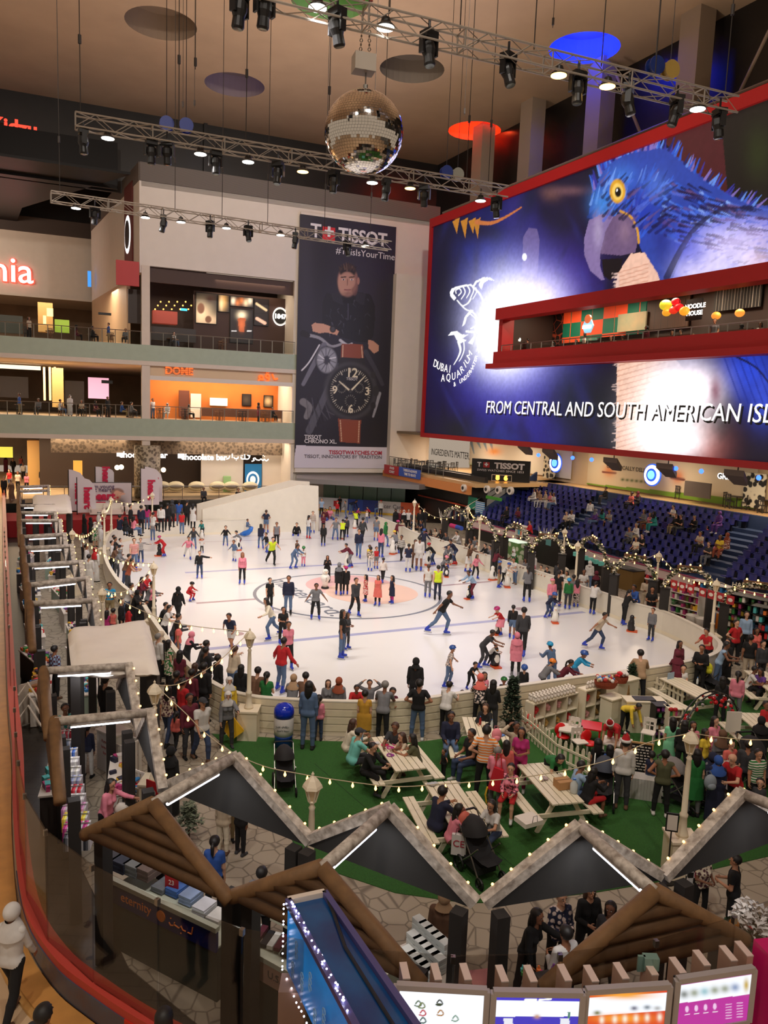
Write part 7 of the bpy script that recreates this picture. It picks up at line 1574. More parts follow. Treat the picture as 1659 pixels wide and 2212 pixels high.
basket(1308,1484,1.1,'wicker basket of white and blue gifts on the white cabinet',.36,1,[(220,214,210),(80,130,190),(190,60,50),(210,190,150)]);basket(1340,1474,1.1,'smaller wicker basket of red and white gifts on the white cabinet',.24,2,[(200,30,36),(224,216,210)])
t=counter('open white craft cabinet with a black tray on top',G(1385,1578),rz2-.55,1.15,.45,.95,m_bench,m_bench,'cabinet');mb=MB();mb.box((0,0,1.0),(.62,.34,.03));mb.build('tray',m_black,t)
t=counter('small white cabinet holding a bent woman at its drawer',G(1320,1560),rz2,.6,.45,.8,m_bench,m_bench,'cabinet')
shelf_unit('trolley_rack','narrow black rack trolley with craft trays',G(1420,1590),rz2-.5,.4,.4,1.0,5,9,m_black,4);shelf_unit('trolley_rack','white display rack beside the black trolley',G(1448,1597),rz2-.5,.4,.4,1.0,4,11,m_bench,4)
t=thing('red_gift_bow','red bow parcel on the white display rack','parcel',G(1453,1537,1.05));mb=MB();mb.ball((-.05,0,.06),(.08,.05,.06),8,6);mb.ball((.07,0,.06),(.08,.05,.06),8,6);mb.build('bow',m_red,t)
t=thing('blackboard_sign','wood-framed blackboard covered with white writing','sign',G(1372,1690),-.25);mb=MB();mb.box((0,0,.66),(.74,.04,.86));mb.build('wood_frame',M('frame_pine',(190,146,90),.6),t);mb=MB();mb.box((0,-.025,.66),(.66,.012,.78));mb.build('board',m_black,t)
mb=MB();rs=random.Random(8)
for r in range(9):
 x=-.28
 while x<.26:l_=rs.uniform(.04,.12);mb.box((x+l_/2,-.034,.98-r*.075),(l_,.004,.03));x+=l_+.03
mb.build('writing',m_white,t);mb=MB();mb.box((-.3,.02,.12),(.04,.04,.25));mb.box((.3,.02,.12),(.04,.04,.25));mb.build('leg',MATS['frame_pine'],t)
t=thing('maze_box','low box wrapped in white letters on black and red under the blackboard','box',G(1378,1720),-.25);mb=MB();mb.box((0,0,.27),(1.1,.4,.54));mb.build('body',M('maze_wrap',(190,186,180),.7,kind='brick',rgb2=(60,30,34),scale=7),t)
def bush(name,p,label,h,r,c,seed=1,n=900,pot=True):
 t=thing(name,label,'tree',p);rs=random.Random(seed);mb=MB()
 for k in range(n):
  z=rs.random()**.8;a=rs.random()*6.28;R_=r*(1-z*.75)*sqrt(rs.random());q=Vector((cos(a)*R_,sin(a)*R_,.3+z*(h-.35)));d=Vector((cos(a),sin(a),rs.uniform(-.2,.6))).normalized();x,y,_=basis(d);s_=rs.uniform(.03,.06)
  mb.add([q-x*s_,q+d*s_*2,q+x*s_,q-y*s_*.6],[(0,1,2,3)])
 mb.build('foliage',M('foliage_%d'%c[1],c,.8,noise=.4),t);mb=MB();mb.cyl((0,0,0),(0,0,h*.85),.025,n=6);mb.build('trunk',M('bark',(80,60,44),.8),t)
 if pot:mb=MB();mb.lathe([(.13,0),(.17,.28),(.18,.3),(.15,.3)],n=14);mb.build('pot',M('pot_dark',(50,44,40),.7),t)
bush('potted_tree',G(1103,1580),'dark green potted tree in front of the near boards',1.7,.34,(36,56,34));bush('potted_tree',G(1359,1525),'leafy green plant beside the man in a tan shirt',1.45,.28,(44,70,40),2,500)
bush('shrub',G(408,1815),'small pale leafy shrub beside the left log gable',.9,.3,(120,128,104),3,300,False)
t=thing('bauble_arch','black truss arch hung with red and silver baubles at the right of the turf','arch');A,B__=G(1455,1648,0),G(1590,1610,0);c=(A+B__)/2;w=(B__-A)/2;t.location=c
HA=hgt(1530,1629,1497,0)
for o_ in(-.08,.08):
 pts=[w*cos(pi*k/24)*(1 if True else 1)+Vector((0,0,sin(pi*k/24)**.8*HA))for k in range(25)];nn=Vector((-w.y,w.x,0)).normalized()*o_
 mb=MB();mb.tube([q+nn for q in pts],.022,6);mb.build('hoop',m_black,t)
mb=MB();nn=Vector((-w.y,w.x,0)).normalized()*.08
for k in range(24):mb.cyl(pts[k]+nn*-2 if k%2 else pts[k],pts[k+1]if k%2 else pts[k+1]-nn*2,.012,n=4)
mb.build('lattice',m_black,t);rs=random.Random(6)
for k in range(34):
 i=rs.randrange(3,22);q=pts[i]+Vector((rs.uniform(-.15,.15),rs.uniform(-.1,.1),-rs.uniform(.05,.3)));mb=MB();mb.ball(q,rs.uniform(.035,.07),10,7);mb.build('bauble',[M('bauble_red',(190,20,30),.15),M('bauble_silver',(200,200,204),.1,.8)][k%3==0],t,smooth=True)
t=thing('notice_stand','black-framed notice on a thin stand beside the right-hand lamp post','sign',G(1440,1905),-.2);hh=hgt(1440,1905,1755,0);mb=MB();mb.cyl((0,0,0),(0,0,hh*.75),.015,n=6);mb.cyl((0,0,0),(0,0,.03),.16,n=14);mb.build('stand',m_black,t);mb=MB();mb.box((0,0,hh*.86),(.24,.03,hh*.26));mb.build('sign_frame',m_black,t);mb=MB();mb.box((0,-.02,hh*.86),(.19,.012,hh*.21));mb.build('notice',m_white,t)
t=thing('notice_stand','white easel notice under the bauble arch','sign',G(1578,1625),0);mb=MB();mb.box((0,0,.9),(.42,.03,.6));mb.build('notice',m_white,t);mb=MB();mb.cyl((-.15,0,0),(-.15,0,.7),.015,n=6);mb.cyl((.15,0,0),(.15,0,.7),.015,n=6);mb.build('leg',m_log,t)
t=thing('notice_paper','pale blue notice sheet taped to the near boards','notice',G(1446,1462,.8)-Vector((0,.12,.15)),.5);mb=MB();mb.box((0,0,.15),(.3,.015,.38));mb.build('sheet',M('sheet_blue',(150,170,190),.6),t)
t=thing('poinsettia_display','white and red ribboned display with evergreen sprigs at the lower right','decoration',G(1632,2010,.9));rs=random.Random(3)
for nm,c,R_,n_ in(('evergreen',(34,60,34),.5,300),('ribbon',(190,24,34),.4,60),('white_petals',(222,218,214),.42,260)):
 mb=MB()
 for k in range(n_):
  a=rs.random()*6.28;q=Vector((cos(a)*R_*sqrt(rs.random()),sin(a)*R_*sqrt(rs.random()),rs.uniform(-.2,.1)+(.25 if nm=='white_petals' else 0)));d=Vector((rs.gauss(0,1),rs.gauss(0,1),rs.gauss(.5,1))).normalized();x,y,_=basis(d);s_=rs.uniform(.03,.07);mb.add([q-x*s_,q+d*s_*1.6,q+x*s_,q-y*s_*.6],[(0,1,2,3)])
 mb.build(nm,M('pd_'+nm,c,.8),t)
mb=MB();mb.ball((-.42,-.1,.16),.09,12,8);mb.build('bauble',M('bauble_gold',(210,130,40),.15,.6),t,smooth=True);mb=MB();mb.lathe([(.3,-.9),(.4,-.3),(.45,-.1)],n=14);mb.build('tub',m_post,t)
# ================================================================= FOREGROUND KIOSK
zr=3.5;K=[G(x,y,zr)for x,y in((622,1951),(701,1934),(905,2232),(775,2238))];ax=(K[3]-K[0]);c0=(K[0]+K[2])/2
t=thing('kiosk_sign','long blue illuminated kiosk sign edged with white sparkle lights at the bottom','sign',(c0.x,c0.y,1.3));o_=Vector((c0.x,c0.y,1.3));Kl=[p-o_ for p in K]
hd=3.5-next(z for z in[3.5-.01*i for i in range(200)]if proj((K[0].x,K[0].y,z))[1]>2092)
mb=MB();mb.prism(Kl,(0,0,-.05));mb.build('top_panel',M('kiosk_blue_gloss',(16,84,140),.22,noise=.35,nscale=1.1,rgb2=(26,34,88)),t)
for a,b in((0,3),(1,2),(0,1)):mb=MB();mb.beam(Kl[a]+Vector((0,0,.03)),Kl[b]+Vector((0,0,.03)),.07,.07);mb.build('edge_strip',M('edge_violet',(74,70,120),.3)if a+b!=1 else m_cream,t)
fn=Vector((ax.y,-ax.x,0)).normalized()*-1
if fn.x>0:fn=-fn
mb=MB();mb.prism([Kl[0],Kl[3],Kl[3]-Vector((0,0,hd)),Kl[0]-Vector((0,0,hd))],-fn*.05);mb.build('lit_fascia',M('fascia_blue_lit',(20,130,205),.3,emit=.5,noise=.4,nscale=.9,rgb2=(8,70,130)),t)
mb=MB();rs=random.Random(9)
for u,z in((.2,-.25),(.3,-.5),(.42,-.3),(.5,-.62),(.62,-.4),(.75,-.6),(.15,-.6)):
 q=Kl[0].lerp(Kl[3],u)+Vector((0,0,z*hd/.9))+fn*.03;tv=ax.normalized()
 for s_ in range(3):mb.tube([q+Vector((0,0,-.07*s_))+tv*cos(a)*.04+Vector((0,0,sin(a)*.04))for a in[k*.8 for k in range(7)]],.006,4)
mb.build('swirls',M('swirl_pale',(150,190,220),.4),t)
mb=MB();q=Kl[0].lerp(Kl[3],.9)-Vector((0,0,hd*.55))+fn*.03;tv=ax.normalized();mb.tube([q,q+tv*.12+Vector((0,0,.36)),q+tv*.26],.016,5);mb.build('white_letter',e_white,t)
mb=MB();mb.tube([Kl[1]+Vector((0,0,.05)),Kl[1].lerp(Kl[2],.18)+(Kl[0]-Kl[1])*.12+Vector((0,0,.03)),Kl[1].lerp(Kl[2],.42)+(Kl[0]-Kl[1])*.35+Vector((0,0,.02)),Kl[2]+(Kl[3]-Kl[2])*.35+Vector((0,0,.02))],.02,6);mb.build('power_cable',m_black,t)
e_spark=emis('sparkle_white',(225,228,255),12.)
for k in range(46):
 q=Kl[0].lerp(Kl[3],(k+.5)/46*.96)+Vector((rs.uniform(-.03,.03),rs.uniform(-.02,.02),.07+rs.uniform(-.03,.03)));mb=MB();mb.ball(q,.011,6,4);mb.build('sparkle_light',e_spark,t)
for k in range(34):
 q=(Kl[0]+Vector((0,0,-hd*k/12))if k<12 else(Kl[0].lerp(Kl[3],(k-12)/22*.9)-Vector((0,0,hd))))+fn*.05+Vector((0,0,rs.uniform(-.03,.03)));mb=MB();mb.ball(q,.011,6,4);mb.build('sparkle_light',e_spark,t)
mb=MB();q=Kl[0].lerp(Kl[3],.12);mb.box((q.x-.0,q.y,(3.5-hd-1.3)/2),(.3,.3,3.5-hd-1.3));mb.build('pillar',m_pink,t)
def menu(x0,y0,x1,y1,label,fn_,z=3.4):
 A,B__=G(x0,y0,z),G(x1,y1,z);w=(B__-A).length;u=(B__-A).normalized();hgt_=.62;t=thing('menu_screen',label,'screen',(A+B__)/2-Vector((0,0,z-1.3)),0,None);o_=t.location
 nrm=Vector((u.y,-u.x,0));mb=MB();th=.07
 for a,b in((A,B__),(A-Vector((0,0,hgt_)),B__-Vector((0,0,hgt_))),(A,A-Vector((0,0,hgt_))),(B__,B__-Vector((0,0,hgt_)))):mb.beam(a-o_,b-o_,.07,.06)
 mb.build('screen_frame',M('frame_silver',(170,162,158),.35,.2),t)
 q=Pic(A+u*.03-Vector((0,0,hgt_-.03))+nrm*.02,u,(0,0,1),w-.06,hgt_-.06,.008,(240,244,250));q.C*=1.15;fn_(q,x0,y0,x1,y1);q.build('picture',m_led,t).location=-o_
 mb=MB();mb.prism([A-o_-nrm*.02,B__-o_-nrm*.02,B__-o_-nrm*.02-Vector((0,0,hgt_)),A-o_-nrm*.02-Vector((0,0,hgt_))],-nrm*.05);mb.build('housing',m_black,t)
 mb=MB();mb.beam(((A+B__)/2-o_)-nrm*.06-Vector((0,0,.5)),((A+B__)/2-o_)-nrm*.06-Vector((0,0,2.09)),.12);mb.build('stand',m_post,t)
W8=(255,255,255)
menu(857,2129,1052,2140,'bright white menu screen, leftmost of the four at the bottom',lambda q,a,b,c,d:(q.line([(a,b+6),(c,d+6)],8,(120,190,225)),[q.curve([(x,y),(x+6,y-6),(x+12,y+2),(x+6,y+6),(x-2,y+4)],3,cc)for x,y,cc in((898,2168,(90,110,80)),(906,2172,(110,120,70)),(944,2166,(40,50,40)),(908,2188,(190,60,70)),(946,2188,(170,120,60)),(908,2204,(60,90,80)),(978,2200,(120,150,130)))],q.ell(948,2170,8,3,(60,70,50))))
menu(1066,2143,1258,2146,'white and blue menu screen, second from left at the bottom',lambda q,a,b,c,d:(q.poly([(a,b),(c,d),(c,d+18),(a,b+18)],(70,60,200)),q.line([(1135,2160),(1158,2160)],5,W8),q.line([(1165,2160),(1190,2158)],4,W8),q.poly([(a,2196),(c,2196),(c,2260),(a,2260)],(70,60,190)),q.poly([(1088,2200),(1108,2200),(1108,2260),(1088,2260)],(235,236,245)),q.poly([(1210,2200),(1230,2200),(1230,2260),(1210,2260)],(235,236,245)),q.poly([(1226,2186),(1232,2186),(1231,2200),(1227,2200)],(80,130,110)),q.blob(1160,2196,7,5,(200,150,120))))
menu(1266,2140,1446,2128,'red, orange and white menu screen, third from left at the bottom',lambda q,a,b,c,d:(q.poly([(a,b),(c,d),(c,d+16),(a,b+16)],(216,60,40)),q.blob(1350,2150,60,9,(250,170,60)),q.poly([(a,2196),(c,2182),(c,2260),(a,2260)],(222,70,36)),q.blob(1345,2200,60,10,(250,160,50)),[q.blob(x,y,8,5,cc)for x,y,cc in((1290,2188,(120,120,70)),(1370,2178,(110,110,130)),(1398,2176,(130,140,150)),(1420,2178,(180,180,180)))],[q.blob(x,2204-(x-1290)*.05,5,8,(250,240,220))for x in(1300,1328,1350,1374,1398,1425)]))
menu(1463,2117,1628,2092,'magenta menu screen of small icons, rightmost at the bottom',lambda q,a,b,c,d:(q.poly([(a,b),(c,d),(c,d+12),(a,b+12)],(170,40,140)),q.mix((q.Y>2168-(q.X-1463)*.13)*1.,(180,50,150),1.1),q.line([(1515,2130),(1585,2118)],3,W8),[q.blob(1478+k*22,2148-k*3,10,9,random.Random(k).choice([(120,180,190),(120,130,90),(90,120,170),(60,70,50)]),.8)for k in range(6)],q.blob(1612,2128,6,14,(200,170,80)),[q.ell(1484+k*20,2180-k*2,4,7,(240,200,235))for k in range(4)],[q.line([(1568+j*24,2170+k*6-j*3),(1580+j*24,2169+k*6-j*3)],1.6,(240,210,236))for k in range(6)for j in range(2)],[q.line([(1480+k*20,2192-k*2),(1490+k*20,2191-k*2)],1.5,W8)for k in range(4)]))
for i,(x,y)in enumerate(((875,2098),(943,2100),(1007,2100),(1086,2104),(1148,2104),(1222,2102),(1280,2104),(1345,2098),(1408,2090),(1468,2086),(1520,2070),(1578,2060),(1612,2050))):
 p=G(x,y,3.42);t=thing('louvre_fin','pinkish upright fin behind the menu screens, number %d counted from the left'%(i+1)if 0 else 'pinkish upright fin rising behind the bottom menu screens','fin',(p.x,p.y+.05,1.3),radians(8),'upright fins behind the menu screens');mb=MB();mb.box((0,0,1.04),(.075,.24,2.08));mb.build('fin',m_pink,t);mb=MB();mb.box((0,0,2.085),(.08,.245,.015));mb.build('top_cap',M('fin_cap',(206,184,172),.5),t)
t=thing('magenta_panel','bright magenta kiosk panel cut by the lower right corner','panel',G(1668,2150,3.),.2);mb=MB();mb.box((0.05,0,-.6),(.3,.5,2.2));mb.build('panel',M('magenta_gloss',(176,20,84),.3,emit=.12),t)
t=thing('glass_bracket','small clear glass corner bracket on the balustrade above the menu screens','bracket',G(1405,2078,3.4));mb=MB();mb.box((0,0,0),(.16,.1,.14));mb.box((-.1,0,-.02),(.08,.03,.18));mb.build('clamp',M('bracket_glass',(120,150,140),.1,.2),t)
# ================================================================= FAR DETAILS
def rail(label,s0,s1,z,fb,o=-.0,n=12,gl=True):
 t=thing('balcony_railing',label,'railing',fb(s0,z,o));o_=t.location;mb=MB();mb.tube([fb(s0,z+1.05,o)-o_,fb(s1,z+1.05,o)-o_],.035,6);mb.build('top_rail',m_steel,t)
 for k in range(n+1):s_=s0+(s1-s0)*k/n;mb=MB();mb.beam(fb(s_,z,o)-o_,fb(s_,z+1.05,o)-o_,.05);mb.build('post',m_steel,t)
 for k in range(n):a,b=s0+(s1-s0)*(k+.04)/n,s0+(s1-s0)*(k+.96)/n;mb=MB();mb.prism([fb(a,z+.08,o)-o_,fb(b,z+.08,o)-o_,fb(b,z+.95,o)-o_,fb(a,z+.95,o)-o_],Vector((.012,0,0)));mb.build('glass_pane',m_rail_glass,t)
rail('glass railing of the upper balcony before the brown cafe',.7,12.9,13.8,bw);rail('glass railing of the upper balcony left of the column',-12,-.05,13.8,bw);rail('glass railing of the middle balcony before the orange restaurant',.7,12.9,7.8,bw);rail('glass railing of the middle balcony left of the column',-12,-.05,7.8,bw)
rail('glass railing of the food court terrace left of the scoreboard',-5,4.6,4.,sw,-.6,8);rail('glass railing of the red framed balcony in the screen',ss0+.4,34,zz0+.75-.6,sw,-.4,20)
rail('low glass screen at the ground floor before the chocolate bar',-9,12,1.35,bw,-2.2,14)
def cafe_set(label,p,rz,m,tm,s=1.,high=False):
 h=1.05 if high else .75;t=thing('cafe_table','dark cafe table, '+label,'table',p,rz);mb=MB();mb.box((0,0,h),(.8*s,.7,.04));mb.build('tabletop',tm,t);mb=MB();mb.cyl((0,0,0),(0,0,h),.035,n=8);mb.box((0,0,.02),(.45,.45,.03));mb.build('leg',m,t)
 for k,(x,y,r)in enumerate(((0,-.62,pi),(0,.62,0),(.68,0,-pi/2),(-.68,0,pi/2))[:2 if s<1 else 4]):
  c=thing('cafe_chair','dark cafe chair %s, %s'%(('near side','far side','right side','left side')[k],label),'chair',Vector(p)+Vector((cos(rz)*x-sin(rz)*y,sin(rz)*x+cos(rz)*y,0)),rz+r)
  mb=MB();mb.box((0,0,.46),(.4,.4,.04));mb.build('seat',m,c);mb=MB();mb.box((0,.19,.9),(.4,.03,.06));mb.box((0,.19,.7),(.38,.02,.03));
  for x_ in(-.12,0,.12):mb.box((x_,.19,.7),(.03,.02,.4))
  mb.build('backrest',m,c)
  for a in(-.17,.17):
   for b in(-.17,.17):mb=MB();mb.box((a,b,.23 if b<0 else .46),(.035,.035,.46 if b<0 else .92));mb.build('leg',m,c)
mch=M('cafe_chair_dark',(48,44,42),.5);mwt=M('cafe_wood',(120,80,50),.5)
for x,y,l in((1215,1030,'food court, behind the top left seats,'),(1325,1046,'food court, before the hamburger mural,'),(1410,1060,'food court, under the blue round sign,'),(1480,1078,'food court, beside the grey booth,'),(1590,1098,'food court, at the right before the patterned wall,'),(1660,1108,'food court, at the right edge,')):cafe_set(l.strip(' ,'),G(x,y,4.0),rzS,mch,MATS['edge_violet']if 0 else mch)
for x,y,l in((870,1012,'terrace, at its left end'),(905,1016,'terrace, second from left'),(940,1018,'terrace, third from left'),(968,1020,'terrace, nearest the scoreboard')):cafe_set(l,G(x,y,4.0),rzB,mch,mch)
for i,(x,o2,z,l)in enumerate(((40,2.5,7.8,'middle left balcony, leftmost'),(130,2.5,7.8,'middle left balcony, second'),(180,2.5,7.8,'middle left balcony, third'),(232,2.5,7.8,'middle left balcony, fourth'),(282,2.5,7.8,'middle left balcony, fifth'),(345,1.8,7.8,'orange restaurant, leftmost'),(400,1.8,7.8,'orange restaurant, second'),(475,1.8,7.8,'orange restaurant, third'),(525,1.8,7.8,'orange restaurant, fourth'),(575,1.8,7.8,'orange restaurant, rightmost'),(60,2.5,13.8,'upper left balcony, leftmost'),(110,2.5,13.8,'upper left balcony, second'),(200,2.5,13.8,'upper left balcony, third'),(240,2.5,13.8,'upper left balcony, fourth'),(370,1.5,13.8,'brown cafe balcony, left'),(480,1.5,13.8,'brown cafe balcony, right'))):
 a=bw(0,0,o2);p=WP(x,800,a,a+UB*10);cafe_set(l,(p.x,p.y,z),rzB,mwt if i%2 else mch,mwt,.9)
def bsolid(name,label,cat,x0,y0,x1,y1,o,th,m,part='body',**k):
 t=thing(name,label,cat);mb=MB();brect(mb,x0,y0,x1,y1,o,th);mb.build(part,m,t);return t
def glow(n,c,e):return M(n,c,.5,emit=e)
bsolid('display_case','lit red display case of goods in the upper brown cafe','display',328,672,380,703,4,1.,glow('case_red',(150,60,44),.5));bsolid('info_screen','small cyan lit screen in the upper brown cafe','screen',389,666,404,672,3.6,.1,glow('cyan_lit',(60,190,230),1.2));bsolid('counter','dark counter with machines in the upper brown cafe','counter',325,706,420,742,2.6,.8,M('cafe_counter',(60,52,48),.5))
t=thing('pendant_rail','row of small warm lamps hanging in the upper brown cafe','lamp')
for k in range(14):mb=MB();s_,z_=bpx(335+k*6,668-k%3*8,3.5);mb.ball(bw(s_,z_,3.5),.07,6,5);mb.build('bulb',emis('amber_small',(255,170,80),3.),t)
for k,(x,l)in enumerate(((96,'left'),(108,'middle'),(119,'right'))):
 bsolid('light_column','tall glowing golden light strip, %s of three on the middle floor'%l,'light column',x-3,793,x+3,865,8,.3,glow('gold_strip',(255,214,140),1.3));bsolid('light_column','tall glowing golden light strip, %s of three on the ground floor'%l,'light column',x-3,950,x+3,1010,8,.3,MATS['gold_strip'])
t=struct('trim_18',brect(brect(brect(MB(),112,795,138,880,8.3,1.),60,950,145,1050,9,1.5),82,655,115,720,12,1.),M('pillar_gold',(196,158,96),.5))
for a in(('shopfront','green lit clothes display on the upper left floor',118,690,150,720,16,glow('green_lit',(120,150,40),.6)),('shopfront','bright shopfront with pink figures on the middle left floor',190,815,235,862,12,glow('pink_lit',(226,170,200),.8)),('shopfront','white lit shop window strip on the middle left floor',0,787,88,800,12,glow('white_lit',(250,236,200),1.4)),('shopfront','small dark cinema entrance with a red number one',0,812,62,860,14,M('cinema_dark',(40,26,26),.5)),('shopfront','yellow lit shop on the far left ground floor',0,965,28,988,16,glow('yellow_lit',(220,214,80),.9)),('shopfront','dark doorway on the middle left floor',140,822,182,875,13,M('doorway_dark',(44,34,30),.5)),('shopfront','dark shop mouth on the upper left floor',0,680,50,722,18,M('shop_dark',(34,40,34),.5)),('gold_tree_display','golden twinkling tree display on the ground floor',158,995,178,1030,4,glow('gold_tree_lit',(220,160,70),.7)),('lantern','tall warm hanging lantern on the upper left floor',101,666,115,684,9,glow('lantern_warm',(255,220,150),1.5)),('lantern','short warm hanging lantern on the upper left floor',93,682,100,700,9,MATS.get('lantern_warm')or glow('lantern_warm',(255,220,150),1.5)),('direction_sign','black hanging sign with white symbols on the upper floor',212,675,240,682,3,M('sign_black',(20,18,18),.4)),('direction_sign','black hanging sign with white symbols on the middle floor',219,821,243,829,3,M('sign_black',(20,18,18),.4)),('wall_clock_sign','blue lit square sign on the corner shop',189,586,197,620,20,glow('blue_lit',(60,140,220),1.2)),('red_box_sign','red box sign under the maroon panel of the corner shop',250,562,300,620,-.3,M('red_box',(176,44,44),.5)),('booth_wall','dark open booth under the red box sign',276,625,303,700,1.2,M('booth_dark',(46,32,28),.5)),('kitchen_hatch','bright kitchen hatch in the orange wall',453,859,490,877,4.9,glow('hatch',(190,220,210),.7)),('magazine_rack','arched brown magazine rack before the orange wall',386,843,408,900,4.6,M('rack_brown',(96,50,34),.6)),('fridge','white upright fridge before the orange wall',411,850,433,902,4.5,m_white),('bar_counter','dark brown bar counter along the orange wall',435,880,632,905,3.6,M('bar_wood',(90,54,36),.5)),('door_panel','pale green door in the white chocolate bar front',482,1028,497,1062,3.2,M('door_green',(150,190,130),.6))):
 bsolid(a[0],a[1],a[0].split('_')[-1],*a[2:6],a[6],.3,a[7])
for k,(x,y,l)in enumerate(((253,1010,'left'),(262,1009,'middle'),(353,1015,'right'))):
 s_,z_=bpx(x,y,3);p=bw(s_,z_,3);t=thing('globe_lamp','white glowing globe lamp of the chocolate bar, %s of three'%l,'lamp',p);mb=MB();mb.ball((0,0,0),.22,12,8);mb.build('globe',emis('globe',(255,232,200),2.5),t,smooth=True);mb=MB();mb.cyl((0,0,.2),(0,0,.8),.01,n=4);mb.build('cord',m_black,t)
t=thing('stage','low red carpeted stage at the far left end','stage',bw(-4.,0,-9.5)+Vector((0,0,0)),rzB);mb=MB();mb.box((0,0,.55),(12,4,1.1));mb.build('carpet',M('carpet_red',(150,26,30),.9),t)
for x,l in((215,'left'),(245,'middle'),(292,'right')):
 p=G(x,1112,1.1);t=thing('sofa','white leather sofa on the red stage, %s one'%l,'sofa',p,rzB);mb=MB();mb.box((0,0,.25),(1.3,.7,.35));mb.build('seat',m_white,t);mb=MB();mb.box((0,.3,.55),(1.3,.2,.5));mb.build('backrest',m_white,t)
 for s_ in(-.6,.6):mb=MB();mb.box((s_,0,.4),(.16,.7,.4));mb.build('armrest',m_white,t)
for x in(350,380,425,470,500,540):t=thing('shell_chair','cream curved outdoor armchair on the ground-floor terrace','chair',G(x,1064+x*.0,1.35),rzB,'cream shell chairs');mb=MB();mb.ball((0,.1,.55),(.75,.4,.45),14,8);mb.build('shell',M('shell_cream',(200,190,160),.6),t,smooth=True);mb=MB();mb.ball((0,-.1,.55),(.6,.35,.2),12,6);mb.build('cushion',M('cushion_grey',(120,112,100),.8),t,smooth=True)
a,b=G(437,1157),G(689,1150);d=(b-a).normalized();nn=Vector((-d.y,d.x,0));t=thing('ice_ramp','big white sloping slide structure beyond the far rink boards','ramp',(a+b)/2);o_=t.location;L__=(b-a).length;oo=nn*.35
def rz_(x,y):q=WP(x,y,a+oo,b+oo);return q
pr=[(437,1152),(437,1101),(646,1047),(688,1050),(688,1150)]
for k,(w0,dzz)in enumerate(((0,0),(2.2,.1))):
 P_=[rz_(x,y)-o_+nn*w0+Vector((0,0,dzz*(i in(1,2,3))))for i,(x,y)in enumerate(pr)];mb=MB();mb.prism(P_,nn*.25);mb.build('side_wall',m_wallboard,t)
P_=[rz_(x,y)-o_+nn*.25 for x,y in((455,1118),(646,1062),(686,1064),(686,1150),(455,1150))];mb=MB();mb.prism(P_,nn*1.95);mb.build('slope',M('ramp_slope',(206,196,186),.6),t)
a,b=G(686,1103),G(905,1118)
t=thing('advertising_boards','row of blue, white and orange advertising boards along the kids ice','boards',(a+b)/2);o_=t.location;nn=Vector((-(b-a).y,(b-a).x,0)).normalized()
for i,(u0,u1,c,nm)in enumerate(((0,.3,(196,196,206),'white_panel'),(.3,.45,(40,66,150),'blue_panel'),(.45,.6,(28,46,120),'navy_panel'),(.6,.82,(206,196,190),'pink_panel'),(.82,1,(220,90,40),'orange_panel'))):
 p,q=a.lerp(b,u0)-o_,a.lerp(b,u1)-o_;mb=MB();mb.prism([p,q,q+Vector((0,0,1.25)),p+Vector((0,0,1.25))],nn*.1);mb.build(nm,M('ad_'+nm,c,.5),t)
mb=MB();mb.beam(a-o_+Vector((0,0,.12))-nn*.05,b-o_+Vector((0,0,.12))-nn*.05,.08,.16);mb.build('kick_yellow',M('kick_yellow',(214,170,50),.5),t)
mb=MB();p=a.lerp(b,.16)-o_;mb.prism([p+Vector((0,0,.5)),p+(b-a)*.07+Vector((0,0,.5)),p+(b-a)*.07+Vector((0,0,1.)),p+Vector((0,0,1.))],-nn*.03);mb.build('red_logo',m_red,t);text('Cancer Care',.5,M('ad_text',(90,80,90),.6),t,wallM(a.lerp(b,.71)-o_+Vector((0,0,.8)),a,b,.05),'lettering',.005,width=2.6)
A_,B_g=a+nn*1.2,b+nn*1.2;zt=WP(760,1040,A_,B_g).z
for k in range(6):
 p,q=A_.lerp(B_g,k/6*.84),A_.lerp(B_g,(k+.95)/6*.84);mb=MB();mb.prism([p+Vector((0,0,.9)),q+Vector((0,0,.9)),q+Vector((0,0,zt)),p+Vector((0,0,zt))],nn*.06);mb.build('wall_kids_rink',M('green_glass_panel',(112,146,130),.25,noise=.08),kind='structure')
mb=MB();mb.prism([G(640,1043,zt+.1),G(905,1058,zt+.1),G(1002,1050,zt+.1),G(1000,1045,zt+.1),G(905,1038,zt+.1),G(832,1020,zt+.1),G(640,1015,zt+.1)],(0,0,.4));struct('ceiling',mb,M('roof_grey',(126,122,122),.5))
mb=MB();mb.box(sw(-2,2.2,1.5),(15,.3,4.4),rzS);mb.box(sw(3,2.2,.6),(12,.3,4.4),rzS);struct('wall_court',mb,m_dark)
mb=MB();sbox(mb,-5.5,9,3.1,3.75,-1.0,-.7);struct('trim_19',mb,M('band_orange',(206,130,70),.5))
def sign_s(label,x0,y0,x1,y1,o,m,txt=None,size=.5,tm=None,name='sign',cat='sign'):
 t=thing(name,label,cat);mb=MB();srect(mb,x0,y0,x1,y1,o,.1);mb.build('panel',m,t)
 if txt:
  for i,s_ in enumerate(txt.split('\n')):s0,z0=spx((x0+x1)/2,(y0+y1)/2,o-.1);text(s_,size,tm or m_ltext,t,wallM(sw(s0,z0+.0-(i-.5*(len(txt.split(chr(10)))-1))*size*1.1,o-.1),sw(0,0),sw(1,0),.03),'lettering',.005,bold=.01)
 return t
sign_s('red advertising panel under the terrace railing',832,1003,862,1028,-1.05,M('ad_red',(176,34,40),.5),'FOOD\nCOURT',.3);sign_s('blue advertising panel under the terrace railing',864,1008,908,1036,-1.05,M('ad_blue',(46,84,180),.5),"THERE IS ALWAYS\nTIME TO SKATE",.3)
